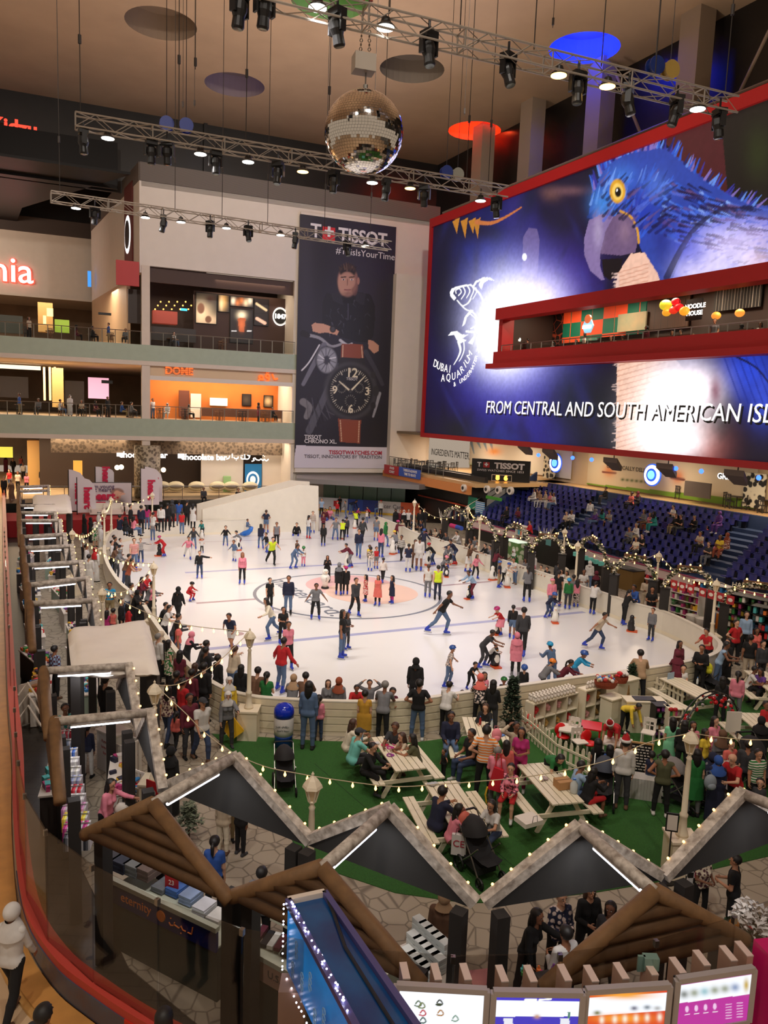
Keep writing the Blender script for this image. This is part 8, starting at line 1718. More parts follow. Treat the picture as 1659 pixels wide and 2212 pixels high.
sign_s('dark mural wall with an orange and red painting below the scoreboard',905,1068,1030,1100,.3,M('mural_orange',(200,72,34),.6,noise=.7,nscale=.35,rgb2=(60,30,26)),None,name='mural',cat='mural');sign_s('green and blue painted stripe beside the orange mural',1014,1072,1030,1102,.1,M('mural_green',(30,140,110),.5),None,name='mural',cat='mural')
t=sign_s('bright green panel under the stand steps',1052,1070,1084,1083,.2,M('panel_green',(70,160,50),.5),None,name='panel',cat='panel');sign_s('tall blue and white drinks vending machine under the scoreboard',1030,1082,1046,1112,-.3,M('vend_blue',(60,130,190),.4,kind='wavez',rgb2=(200,210,216),scale=2),None,name='vending_machine',cat='machine')
for k,x in enumerate((1002,1052,1077,1103)):p=WP(x,1054+(x-1002)*.06,sw(0,0,-1.1),sw(9,0,-1.1));t=thing('wall_speaker','round white-rimmed speaker on the orange band, %s from left'%('first','second','third','fourth')[k],'speaker',p,rzS);mb=MB();mb.cyl((0,.1,0),(0,-.1,0),.28,n=18);mb.build('rim',m_white,t);mb=MB();mb.cyl((0,-.1,0),(0,-.14,0),.13,n=14);mb.build('cone',m_black,t)
A_,B__=Vector((6.5,61.9,0)),Vector((11.4,60.3,0));q0_,q1_=WP(1020,990,A_,B__),WP(1142,1058,A_,B__);zt_,zb_=q0_.z,q1_.z;t=thing('scoreboard','black scoreboard lettered TISSOT with orange digits above the stand corner','scoreboard',(q0_.x,q0_.y,zb_));o_=t.location;u=(q1_-q0_);u.z=0;w=u.length;u.normalize();nn=Vector((-u.y,u.x,0))
mb=MB();mb.prism([Vector((0,0,0)),u*w,u*w+Vector((0,0,zt_-zb_)),Vector((0,0,zt_-zb_))],nn*.3);mb.build('housing',m_black,t);hb=zt_-zb_
def sb(s_,sz,x,z,m,bd=.02,wd=None):return text(s_,sz,m,t,wallM(u*x*w+Vector((0,0,z*hb)),(0,0),u,.02),'lettering',.005,bold=bd,width=wd)
sb('TISSOT',.62,.65,.78,m_ltext,.03,w*.52);sb('SWISS WATCHES SINCE 1853',.24,.5,.6,m_ltext,.0,w*.8);sb('T',.5,.13,.79,m_ltext);mb=MB();mb.prism([u*.2*w+Vector((0,0,.7*hb)),u*.31*w+Vector((0,0,.7*hb)),u*.31*w+Vector((0,0,.89*hb)),u*.2*w+Vector((0,0,.89*hb))],-nn*.03);mb.build('red_square',m_red,t);text('+',.5,m_ltext,t,wallM(u*.255*w+Vector((0,0,.8*hb)),(0,0),u,.06),'lettering',.005,bold=.03)
e_dig=emis('digit_orange',(255,170,60),4.);sb('8',.5,.46,.36,e_dig,.05);sb('6',.5,.6,.36,e_dig,.05)
mb=MB();mb.tube([u*x*w+Vector((0,0,z*hb))-nn*.03 for x,z in((.36,.46),(.7,.46),(.7,.25),(.62,.25),(.55,.06),(.48,.06),(.43,.25),(.36,.25),(.36,.46))],.03,4);mb.build('outline',m_white,t)
q=Pic(sw(-5.4,4.3,8.35),VB,(0,0,1),15.,2.8,.07,(214,208,196));q.blob(960,1012,110,10,(90,180,40));q.poly([(990,1005),(1040,1010),(1040,1030),(990,1028)],(90,170,40));[q.line([(905+k*14,952),(912+k*14,968+k%3*6)],(7,2),(80,130,170),.8)for k in range(12)];q.ell(916,970,11,17,(30,70,150));q.ell(916,970,8,13,(220,224,230));q.blob(1068,975,16,9,(226,150,80));t=thing('wall_mural','white, blue and green painted food court mural reading ingredients matter','mural');q.build('mural_print',m_print,t)
s0,z0=spx(972,981,8.3);text('INGREDIENTS MATTER.',.95,m_black,t,wallM(sw(s0,z0,8.3),sw(0,0),sw(1,0),.03),'lettering',.005,width=7.4)
q=Pic(sw(11.5,4.1,8.35),VB,(0,0,1),15.,3.0,.07,(206,190,160));q.mix((q.Y>1046+(q.X-1290)*.1)*1.,(110,150,40));q.blob(1316,1017,13,14,(206,130,80));q.blob(1464,1030,13,15,(206,120,60));q.line([(1450,1032),(1478,1036)],5,(110,60,40));q.line([(1302,1019),(1330,1022)],4,(120,60,50));[q.blob(1345+k*10,1036+k,4,3,(60,90,40))for k in range(6)];t=thing('wall_mural','cream and green painted food court mural with two hamburgers','mural');q.build('mural_print',m_print,t);s0,z0=spx(1364,1013,8.3);text('ORGANICALLY DELICIOUS',.42,m_black,t,wallM(sw(s0,z0,8.3),sw(0,0),sw(1,0),.03),'lettering',.005)
for x0,y0,x1,y1,l in((1178,975,1200,1035,'left'),(1612,1020,1650,1100,'right')):sign_s('black and white figure-patterned wall panel, %s one'%l,x0,y0,x1,y1,8.2,M('bw_pattern',(220,214,190),.6,kind='cells',rgb2=(26,26,26),scale=3),None,name='patterned_panel',cat='panel')
for x,y,l in((1201,1000,'left round blue and white lit sign in the food court'),(1410,1026,'right round blue and white lit sign in the food court')):
 p=WP(x,y,sw(0,0,7.2),sw(9,0,7.2));t=thing('round_sign',l,'sign',p,rzS)
 for r,y_,m_ in((.78,0,M('sign_blue_lit',(30,80,200),.4,emit=.9)),(.68,-.06,e_white),(.45,-.1,MATS['sign_blue_lit']),(.3,-.14,M('sign_cyan_lit',(120,210,240),.4,emit=1.))):mb=MB();mb.cyl((0,y_,0),(0,y_-.05,0),r,n=24);mb.build('disc',m_,t)
for x,y,l in((1136,975,'leftmost'),(1190,985,'second from left'),(1325,1008,'third from left'),(1442,1022,'fourth from left'),(1592,1038,'rightmost')):
 p=WP(x,y,sw(0,0,.8),sw(9,0,.8));t=thing('hanging_speaker','grey angled loudspeaker under the screen, %s'%l,'speaker',p,rzS);mb=MB();mb.prism([(-.6,-.3,.25),(.6,-.3,.25),(.4,.3,-.25),(-.4,.3,-.25)],(0,0,.3));mb.build('cabinet',M('speaker_grey',(116,104,96),.6),t);mb=MB();mb.cyl((0,0,.4),(0,0,7.1-p.z),.03,n=5);mb.build('hanger',m_black,t)
for x,y in((1163,983),(1237,989),(1278,993),(1460,1012),(1515,1018),(1574,1026),(1639,1032)):p=WP(x,y,sw(0,0,.8),sw(9,0,.8));t=thing('blue_spotlight','small glowing blue lamp under the giant screen','lamp',p,0,'blue lamps under the screen');mb=MB();mb.ball((0,0,0),.13,8,6);mb.build('bulb',emis('bulb_blue',(50,90,255),5.),t)
sign_s('white outlined hotel sign lettering in the food court',1553,1023,1585,1037,6.8,m_black,'GRILL',.5,e_white);sign_s('grey upholstered booth partition in the food court',1482,1038,1535,1078,7.4,M('booth_grey',(92,80,72),.8),None,name='booth',cat='booth')
zf=zz0+.15;mb=MB();sbox(mb,ss0,40,zf-.3,zf,0,5);struct('floor',mb,M('balcony_floor_dark',(60,44,38),.5));mb=MB();sbox(mb,ss0,40,zz1+.45,zz1+.6,.3,5);struct('ceiling',mb,m_dark);mb=MB();sbox(mb,ss0,40,zf,zz1+.6,4.7,5);sbox(mb,ss0-.2,ss0,zf,zz1+.6,0,5);struct('wall_balcony',mb,M('balcony_back',(52,34,28),.6))
for s_ in(14,19,24,29):area('balcony_light',sw(s_,zz1+.3,2.2),1.2,220,WARM,(0,0,rzS))
def bs(label,x0,y0,x1,y1,m,o=4.5,name='wall_panel',cat='panel',**k):return sign_s(label,x0,y0,x1,y1,o,m,k.get('txt'),k.get('size',.4),k.get('tm'),name,cat)
bs('dark wall panel of orange ringed circles on the screen balcony',1122,688,1216,745,M('rings_brown',(30,18,16),.6,kind='voronoi',rgb2=(170,70,44),scale=1.6));mk=M('checker_or_gr',(226,76,34),.6,emit=.25,kind='checker',rgb2=(10,96,70),scale=1.0)  # chequer material given a faint glow so the panels show in the dim balcony
bs('orange and green chequered wall on the left of the screen balcony',1219,668,1290,735,mk);bs('orange and green chequered wall at the centre of the screen balcony',1296,652,1394,720,mk);bs('pale sky mural on the screen balcony',1338,680,1396,712,M('sky_mural',(120,136,110),.6,emit=.2,noise=.4,nscale=.6,rgb2=(180,150,110)),4.3);bs('dark wooden lattice wall on the screen balcony',1402,645,1488,705,M('lattice_brown',(70,44,28),.6,kind='brick',rgb2=(24,14,10),scale=2));bs('geometric white on black lattice panel on the screen balcony',1548,622,1645,662,M('lattice_bw',(30,28,26),.6,kind='brick',rgb2=(190,184,170),scale=1.4))  # sky mural also glows slightly, standing in for interior light
for x,y,l,c in((1272,700,'blue and white lit crest sign hanging at the screen balcony front',(150,210,235)),(1168,712,'small red and blue neon crest on the ringed wall',(150,50,60)),(1120,732,'small white lit round sign at the left end of the screen balcony',(220,240,235))):
 o2=1.2 if x==1272 else 4.2 if x==1168 else 1.5;p=WP(x,y,sw(0,0,o2),sw(9,0,o2));t=thing('crest_sign',l,'sign',p,rzS);r={1272:.62,1168:.6,1120:.4}[x];mb=MB();mb.cyl((0,0,-.2*r),(0,-.1,-.2*r),r*.8,n=6);mb.build('shield',M('crest_%d'%c[0],c,.4,emit=.9),t);mb=MB();mb.cyl((0,-.02,.5*r),(0,-.14,.5*r),r*.45,n=18);mb.build('disc',M('crest_rim',(230,120,70),.4,emit=.7),t);mb=MB();mb.box((0,-.16,-.3*r),(r*1.3,.04,r*.35));mb.build('ribbon',e_white if x!=1168 else M('ribbon_blue',(60,90,160),.5,emit=.6),t)
for x,y,c,r,l in((1438,659,(190,180,40),.36,'yellow-green'),(1460,652,(200,24,30),.26,'top red'),(1455,670,(206,50,30),.26,'left red'),(1467,664,(196,20,26),.26,'right red'),(1479,672,(240,150,40),.3,'amber'),(1440,675,(214,150,40),.26,'lower golden'),(1547,682,(230,140,50),.25,'left small hooded'),(1598,676,(236,150,60),.25,'right small hooded')):p=WP(x,y,sw(0,0,2.2),sw(9,0,2.2));t=thing('paper_lantern','%s glowing lantern on the screen balcony'%l,'lantern',p);mb=MB();mb.ball((0,0,0),(r,r,r*.85),14,9);mb.build('shade',M('lant_%d_%d'%c[:2],c,.5,emit=1.1),t,smooth=True);mb=MB();mb.cyl((0,0,r*.8),(0,0,max(zz1-.3-p.z,r)),.015,n=4);mb.build('cord',m_black,t)
bs('white outlined restaurant sign on the screen balcony',1487,648,1516,690,m_black,2.4,'shop_sign','sign',txt='NOODLE\nHOUSE',size=.35,tm=e_white)
for i in range(11):p=WP(1255+i*27 if i<9 else 1255+i*34,740,sw(0,0,1.0),sw(9,0,1.0));t=thing('sofa','wine-coloured upholstered sofa seat along the screen balcony railing','sofa',(p.x,p.y,zf),rzS,'wine sofas on the screen balcony');mb=MB();mb.box((0,0,.3),(1.0,.6,.5));mb.build('seat',M('wine_fabric',(110,28,56),.8),t);mb=MB();mb.box((0,.35,.6),(1.0,.15,.7));mb.build('backrest',M('sofa_back_beige',(130,112,92),.8),t)
for i,x in enumerate((1140,1195,1245,1262,1320,1345,1395,1450,1470,1540,1600,1640)):
 o2=1.9;p=WP(x,740,sw(0,0,o2),sw(9,0,o2));pose_='sit' if i%3 else 'idle';x1,y1=proj((p.x,p.y,zf));x2,y2=proj((p.x,p.y,zf+(1.25 if pose_=='sit' else 1.7)));person(x1,y1,y2,pose_,degrees_balc+(i*50)%120-60,*[('black shirt','black trousers','short b'),('grey tee','denim jeans','short b'),('maroon jacket','black trousers','hijab black'),('white tee','khaki trousers','long b')][i%4],zone='on the screen balcony',z0=zf)
 # ================================================================= BLUE STAND
NROW=10
ROWZ=lambda k:3.2-.215*k
ROWO=lambda k:5.85-.72*k
m_tread=M('stand_blue_floor',(44,62,98),.7,noise=.15,nscale=2);m_seat=M('seat_blue_plastic',(44,48,124),.35);m_seatd=M('seat_leg_dark',(26,28,44),.5)
LS0,LS1=8.6,46.
mb=MB()
for k in range(NROW):sbox(mb,LS0-1.3+k*.25,LS1,0,ROWZ(k),ROWO(k)-.37,ROWO(k)+.37)
sbox(mb,LS0-1.3,LS1,0,4.0,ROWO(0)+.37,ROWO(0)+.6);struct('floor',mb,m_tread)
mb=MB();mb.prism([sw(9.9,0,-1.1),sw(7.2,0,6.7),sw(7.2,4.7,6.7),sw(9.9,1.6,-1.1)],VB*.2);struct('wall_stand',mb,m_tread)
mb=MB();sbox(mb,10,LS1,0,.95,-1.25,-1.1);struct('wall_stand',mb,m_dark)
mb=MB();sbox(mb,9.8,LS1,.85,1.3,-1.3,-1.1);struct('wall_stand',mb,M('barrier_pinkish_white',(206,184,180),.6))
mb=MB();sbox(mb,9.8,LS1,.8,.86,-1.33,-1.15);sbox(mb,9.8,LS1,1.3,1.34,-1.33,-1.1);struct('trim_17',mb,M('barrier_line_pink',(150,60,90),.5))
aisles=[(16.2,.33,.75),(28.6,.24,.85)]
def step_s(k,s0):return s0-(k-5)*.13
proto=None;seats=[]
for k in range(NROW):
 s_=7.9+k*.28
 while s_<45:
  if not any(abs(s_-(a+k*g_))<w for a,g_,w in aisles):seats.append((k,s_))
  s_+=.64
seats=[q for q in seats if-60<proj(sw(q[1],ROWZ(q[0])+.5,ROWO(q[0])))[0]<1680]
seats.sort(key=lambda q:(sw(q[1],0,ROWO(q[0]))).length)
def seat_parts(root):
 mb=MB();mb.prism([(-.21,-.22,.42),(.21,-.22,.42),(.2,.18,.39),(-.2,.18,.39)],(0,0,.035));mb.beam((-.21,-.22,.43),(.21,-.22,.43),.05);mb.build('seat',m_seat,root)
 mb=MB()
 vs=[];n=6
 for j in range(4):
  z=.42+j*.13
  for i in range(n+1):x=-.21+.42*i/n;vs.append((x,.17+.03*(1-(2*i/n-1)**2)+j*.02,z-(abs(2*i/n-1)**3)*.05*(j==3)))
 mb.add(vs,[(j*(n+1)+i,j*(n+1)+i+1,(j+1)*(n+1)+i+1,(j+1)*(n+1)+i)for j in range(3)for i in range(n)]);vs2=[(x,y+.03,z)for x,y,z in vs]
 mb.add(vs2,[(j*(n+1)+i,(j+1)*(n+1)+i,(j+1)*(n+1)+i+1,j*(n+1)+i+1)for j in range(3)for i in range(n)]);mb.beam((-.21,.22,.8),(.21,.22,.8),.03,.04);mb.build('backrest',m_seat,root)
 mb=MB();mb.beam((0,.1,0),(0,.1,.4),.3,.06,up=(0,1,0));mb.build('leg',m_seatd,root)
rz_seat=atan2(NB.y,NB.x)+pi/2
cnt={}
for i,(k,s_)in enumerate(seats[:298]):
 p=sw(s_,ROWZ(k),ROWO(k))
 if proto is None:proto=thing('stadium_seat','x','seat',p,rz_seat,'blue seats of the stand');seat_parts(proto);o=proto
 else:o=dup(proto,p,rz_seat)
 c=cnt.get(k,0);cnt[k]=c+1
 o['label']='blue plastic stadium seat in the tiered stand beside the rink'
rest=seats[298:]
if rest:
 mb=MB();R_=Matrix.Rotation(rz_seat,4,'Z')
 for k,s_ in rest:
  T_=Matrix.Translation(sw(s_,ROWZ(k),ROWO(k)))@R_
  for ch in proto.children:mb.add([T_@v.co for v in ch.data.vertices],[tuple(f.vertices)for f in ch.data.polygons],1 if ch.name.startswith('leg')else 0)
 tag(mb.build('stadium_seats',[m_seat,m_seatd]),'remaining far rows of small blue plastic seats in the stand','seat',None,'stuff')
t=thing('stand_handrail','grey handrail climbing along the left end of the blue stand','railing')
mb=MB();a,b=sw(9.3,1.3,-1.4),sw(6.4,4.6,6.2)
for dz in(0,-.45):mb.tube([a+Vector((0,0,.9+dz)),b+Vector((0,0,.2+dz))],.03,6)
mb.build('rail',m_steel,t)
for u in(0,.33,.66,1):mb=MB();q=a.lerp(b,u)+Vector((0,0,.9-.7*u));mb.cyl((q.x,q.y,q.z-1.2),q,.03,n=6);mb.build('post',m_steel,t)
# ================================================================= WHO IS WHERE   (x  foot-y  head-y  pose  facing [height] | top | bottom | hair colour | shoes)
crowd('on the far ice',0.04,True,"""
330 1168 1123 stand 200|grey tee|denim jeans|helmet magenta
290 1233 1165 walk 20|red striped tee|denim jeans
304 1216 1164 point 10|navy striped shirt|blue jeans
355 1203 1159 push -60|red jacket|red trousers|helmet magenta
418 1187 1140 glide 10|charcoal jacket|denim jeans|long b
407 1209 1160 stride 20|pink sweater|white trousers|tail b
436 1195 1165 akimbo 0|white tee|black trousers
431 1250 1192 point 10|black jacket|blue jeans
437 1163 1126 push 0|teal sweater|black trousers|tail b
407 1298 1260 crouch 70|red jacket|red trousers|helmet black
384 1350 1271 walk 165|black hoodie|black trousers|hood black|black
487 1180 1138 glide 15|black jacket|denim jeans
519 1187 1149 push -70|grey shirt|maroon trousers
506 1213 1169 glide -20|denim shirt|white trousers|short n
523 1262 1196 stand 5|pink sweater|black leggings|long r
563 1186 1134 walk -160|navy jacket|denim jeans|long b
576 1194 1153 glide -40|black jacket|denim jeans
587 1221 1161 stride 20|lime vest|black trousers|short b|black
572 1150 1102 akimbo 170|navy tee|denim shorts|short n
597 1183 1130 stand 15|grey waistcoat|black trousers
641 1154 1129 floor 0|black jacket|black trousers
666 1164 1115 stand 150|white tee|denim jeans|tail b|red
675 1152 1106 stand 10|brown striped sweater|white trousers|short b
698 1180 1134 stand 5|black jacket|black trousers
698 1150 1112 hold 0|maroon sweater|black trousers
633 1229 1177 push 60|denim jacket|denim jeans|tail b
655 1224 1183 stand 180|white tee|pink trousers|helmet green
641 1203 1169 stand 20|brown tee|denim jeans
724 1167 1120 glide 20|grey tee|denim jeans
739 1168 1125 push 180|lime vest|black trousers|short b|black
748 1161 1118 stand 160|charcoal jacket|black trousers
769 1141 1105 push -160|lime vest|black trousers|short b|black
782 1175 1120 walk 150|charcoal shirt|black trousers
774 1206 1145 walk 0|navy jacket|denim jeans
758 1226 1176 push -75|maroon jacket|grey trousers
731 1286 1218 stand 170|black coat|black leggings|hijab grey
746 1285 1226 stand 180|black coat|black leggings|helmet magenta
706 1258 1202 phone 10|black abaya||long b|black
766 1331 1251 walk 35|charcoal hoodie|black trousers
789 1300 1245 point -70|red floral dress|black leggings|long b
815 1309 1245 stand -20|coral dress|black leggings|long b
846 1304 1247 point -60|navy dress|magenta leggings|long b
826 1260 1207 walk 160|white sweater|black trousers
799 1234 1184 stand 180|olive patterned sweater|white trousers
797 1224 1180 idle 0|yellow tee|denim jeans
812 1229 1184 stand 20|red tee|grey shorts
822 1205 1144 stand 150|pink sweater|blue jeans|long b
831 1182 1130 walk 60|green hoodie|denim jeans|hood green
812 1169 1118 stand 170|grey tee|denim shorts
856 1196 1150 push -150|grey tee|black trousers|helmet yellow
866 1211 1158 walk -30|black striped sweater|black trousers|short b|black
881 1236 1177 hold 180|navy tee|white trousers
904 1234 1161 stand 175|white hoodie|white shorts
895 1228 1168 stand 20|brown jacket|brown trousers|tail b|black
914 1194 1145 glide 170|navy jacket|charcoal trousers|helmet blue
936 1222 1175 push -85|black sweater|blue jeans|helmet red
962 1228 1177 push 20|grey sweater|charcoal trousers
983 1221 1167 push -80|navy jacket|blue jeans|short b|red
955 1243 1202 push 50|grey jacket|charcoal trousers|helmet pink
1011 1236 1177 reach 40|brown sweater|white skirt|long b
1026 1251 1199 glide 30|pink sweater|black trousers|long b
1021 1295 1234 push -60|lightblue sweater|maroon trousers
1073 1245 1187 lean 120|maroon shirt|black trousers|long b
1077 1270 1214 stand 70|navy tee|khaki trousers|helmet blue
1087 1264 1216 push 50|white tee|black trousers|helmet blue
""")
crowd('on the near ice',0.04,True,"""
1137 1301 1226 hold 180|grey shirt|black trousers|tail b
1082 1373 1314 push -60|red tee|pink skirt|helmet magenta
1105 1381 1310 walk 170|black sweater|denim shorts
1126 1417 1316 walk 165|charcoal sweater|black trousers
1112 1464 1370 stand 175|pink coat|black leggings|hijab pink|grey
1040 1443 1362 push 75|charcoal tee|charcoal trousers
1057 1439 1392 push 70|white sweater|black trousers
967 1484 1398 glide 80|grey checked tee|denim jeans|helmet blue
582 1320 1251 stand 40|black tee|black trousers
622 1329 1247 stand 5|navy jacket|denim jeans|short b|black
681 1339 1262 glide 10|grey tee|black trousers
587 1381 1294 stride -60|cream sweater|denim jeans|long b
500 1412 1325 stride -15|navy tee|white shorts
610 1392 1314 hold 30|black tee|black trousers
621 1444 1346 walk 20|pink tee|black trousers|tail b
606 1495 1384 glide 150|red jacket|denim jeans|short b
738 1422 1321 stand 75|black tee|denim jeans|long b
748 1403 1326 hold 60|charcoal tee|charcoal trousers|long b
923 1291 1222 stand 175|white tee|grey trousers|short n
944 1297 1224 stand 178|lime vest|navy trousers|short b|black
952 1371 1278 stride 70|black tee|denim jeans
899 - 1426 stand 170 1.7|black hoodie|black trousers|hood black
1015 1490 1430 push 30|black tee|black trousers
1196 - 1394 lean -150 1.5|denim jacket|denim jeans|helmet cyan
1243 - 1409 push 70 1.35|cyan jacket|denim jeans|helmet blue
1212 - 1427 push 80 1.5|maroon sweater|black trousers|tail b
1174 - 1428 push 100 1.45|grey jacket|black trousers|helmet orange
1133 - 1442 stand 170 1.2|black jacket|black trousers|helmet blue
1288 1403 1324 stride 55|beige tee|blue jeans
1405 1385 1316 stand -50|grey sweater|charcoal trousers
1347 1350 1277 lean 110|black sweater|black leggings|tail b
1279 1327 1260 lean 140|white jacket|black trousers
1225 1316 1252 stand 175|green sweater|charcoal trousers|helmet cyan
1243 1311 1255 stand 180|pink tee|black patterned leggings|long b
1203 1310 1235 stand 150|black tee|black trousers
1189 1322 1253 stand 10|pink jacket|denim jeans|helmet pink
1182 1335 1282 push 60|navy jacket|blue jeans|helmet blue
""")
crowd('at the far kids rink',0.04,True,"""
694 1118 1078 stand 0|lightblue tee|black trousers
712 1120 1094 floor 10|pink tee|denim jeans|long b
728 1116 1084 stand 20|red jacket|black trousers|helmet red
733 1106 1073 hold 10|black tee|black trousers
747 1120 1083 glide -60|grey sweater|denim jeans
757 1112 1080 bend 60|navy jacket|denim jeans
792 1130 1104 stand 0|white tee|denim jeans
798 1120 1096 push -60|red sweater|black trousers
810 1116 1094 bend 90|denim jacket|denim jeans
822 1117 1082 stand 0|white sweater|black trousers|helmet red
770 1120 1098 crouch 50|magenta jacket|black trousers
702 1122 1098 floor 0|maroon jacket|denim jeans
""")
crowd('at the left rink side',0,False,"""
182 - 1110 stand 140 1.7|black abaya||long b
196 - 1118 stand 100 1.65|black abaya||hijab black
213 - 1106 hold 90 1.75|white kandura||ghutra white
219 - 1135 stand 90 1.7|white kandura||ghutra white
178 - 1152 stand 120 1.6|white tee|black trousers
187 - 1176 stand 100 1.75|white kandura||short b
206 - 1184 stand 150 1.75|white kandura||ghutra red
192 - 1198 stand 175 1.75|white kandura||short b
205 - 1128 stand 60 1.6|green patterned dress||hijab white
235 - 1160 lean 100 1.65|black jacket|black trousers
246 - 1156 stand 90 1.6|white tee|denim jeans
260 - 1163 stand 90 1.4|white tee|khaki shorts
243 - 1178 lean 90 1.6|brown jacket|black trousers|long b
238 - 1168 stand 100 1.65|white shirt|denim jeans
252 - 1188 lean 90 1.6|grey sweater|charcoal trousers|hijab grey
270 - 1197 lean 100 1.75|brown jacket|blue jeans
276 - 1207 lean 100 1.7|rust waistcoat|charcoal trousers
237 - 1258 hold 10 1.7|cyan tee|khaki shorts
313 - 1240 lean 60 1.4|red sweater|black trousers
299 - 1246 lean 80 1.6|maroon shirt|black trousers|long b
289 - 1258 lean 90 1.65|white tee|denim jeans
309 - 1257 lean 90 1.7|grey shirt|black trousers
262 - 1293 stand 100 1.65|black jacket|black trousers
277 - 1304 stand 120 1.6|red sweater|black trousers|long b
245 - 1316 stand 160 1.2|coral tee|denim jeans
231 - 1320 stand 170 1.1|magenta dress||long b
297 - 1274 lean 90 1.65|black abaya||hijab black
323 - 1274 stand 110 1.62|black abaya||hijab pink
338 - 1302 lean 90 1.6|black jacket|black trousers
345 - 1308 lean 90 1.65|white tee|black trousers
318 - 1296 stand 60 1.6|black abaya||hijab black
366 - 1327 lean 110 1.7|charcoal shirt|denim jeans
362 - 1343 stand 100 1.65|coral tee|denim jeans|long b
382 - 1346 stand 120 1.5|black tee|black trousers
373 - 1362 stand 140 1.6|black abaya||hijab beige
391 - 1368 lean 120 1.6|black abaya||hijab pink
342 - 1369 stand 140 1.72|white shirt|black trousers|short g
388 - 1380 stand 130 1.62|green patterned tunic|black leggings|long b
412 - 1388 lean 120 1.75|charcoal jacket|black trousers
425 - 1400 stand 140 1.7|black jacket|charcoal trousers
400 - 1404 stand 170 1.65|maroon tee|black trousers|long b
430 - 1431 stand 150 1.6|charcoal jacket|denim jeans|long n
446 - 1420 stand 130 1.7|black jacket|black trousers
458 - 1428 stand 150 1.8|black jacket|black trousers
414 - 1446 stand 160 1.6|maroon sweater|black trousers
396 - 1466 stand 140 1.65|red jacket|blue jeans
382 - 1450 stand 150 1.65|black jacket|black trousers
412 - 1500 stand 40 1.75|maroon shirt|charcoal trousers
362 - 1484 walk 170 1.65|beige patterned tee|blue jeans|long b
369 - 1614 stand 160 1.6|black abaya||hijab black
""")
crowd('behind the near rink boards',0,False,"""
434 - 1506 walk 40 1.78|white tee|blue jeans|cap charcoal|black
380 - 1540 walk 170 1.05|coral sweater|black trousers|tail b
502 - 1398 reach 150 1.7|beige hoodie|denim jeans|tail n
521 - 1436 stand 175 1.65|black jacket|grey trousers|long b
500 - 1462 stand 20 1.62|yellow sweater|white trousers|hijab white
491 - 1491 reach 20 1.65|grey jacket|charcoal trousers|hijab white
549 - 1448 lean 170 1.72|brown jacket|brown trousers
567 - 1462 hold 170 1.65|green tunic|green salwar|tail b
628 - 1470 lean 175 1.6|grey coat|charcoal trousers|hijab tan
655 - 1467 lean 180 1.68|brown jacket|black trousers
664 1618 1472 stand 172|denim jacket|denim jeans|long b|black
687 1597 1502 stand 178|pink hoodie|blue jeans|tail b
709 - 1469 idle 10 1.45|grey jacket|denim jeans|long n
728 1590 1474 stand 170|grey coat|blue jeans|hijab rust
769 - 1476 lean 10 1.42|red sweater|black trousers
799 - 1466 up 5 1.44|grey shirt|denim jeans
789 - 1491 stand 175 1.6|gold tunic|khaki trousers|bun b
829 - 1476 lean 170 1.75|grey tee|black trousers|short g|black
851 - 1488 lean 0 1.35|maroon tee|black trousers
895 1592 1462 akimbo 175|black tee|denim jeans|short b|brown
955 - 1470 lean 150 1.6|white tee|black trousers
998 1562 1495 phone 175|cream floral dress||tail b
1032 - 1457 lean 175 1.68|black floral shirt|black trousers|hijab coral
1047 - 1455 stand 10 1.25|pink tee|denim jeans|long b
1066 - 1470 hold 160 1.68|black sweater|charcoal trousers|long b
1089 - 1466 stand 0 1.15|black tee|black trousers|helmet green
1372 1521 1406 lean 170|tan shirt|black trousers|short b|black
1459 - 1408 lean 160 1.62|maroon sweater|maroon skirt|hijab maroon
1486 - 1390 stand 20 1.65|maroon sweater|black trousers|long b
1507 - 1390 hold -40 1.72|black jacket|black trousers
1549 - 1382 lean 60 1.75|lightblue waistcoat|denim jeans
""")
crowd('by the picnic tables',0.02,False,"""
1043 1722 1567 akimbo 170|orange striped polo|black trousers|short b|black
1067 1748 1615 hold 150|pink shirt|grey trousers|short g
1095 - 1600 stand 170 1.5|coral sweater|coral skirt|long b
1128 - 1572 hold -20 1.65|magenta tee|magenta trousers|long b
1116 - 1556 up 20 1.6|beige sweater|brown trousers
1193 - 1609 bend 10 1.62|green tee|black trousers|long b
957 1682 1622 point -60|black tee|black trousers
1340 1745 1595 stand 165|white shirt|charcoal trousers|santa red|black
1425 1762 1620 akimbo 165|olive waistcoat|black trousers|short b|black
1409 - 1626 stand 160 1.1|navy tee|denim jeans
1322 1634 1543 bend -30|red dress||santa red
1347 1583 1508 bend 30|yellow sweater|black trousers
1296 - 1600 stand 170 1.3|black tee|black trousers|long b
1315 - 1612 stand 170 1.2|blue tee|black trousers|long b
1355 - 1584 stand 20 1.4|brown tee|denim jeans|long b
""")
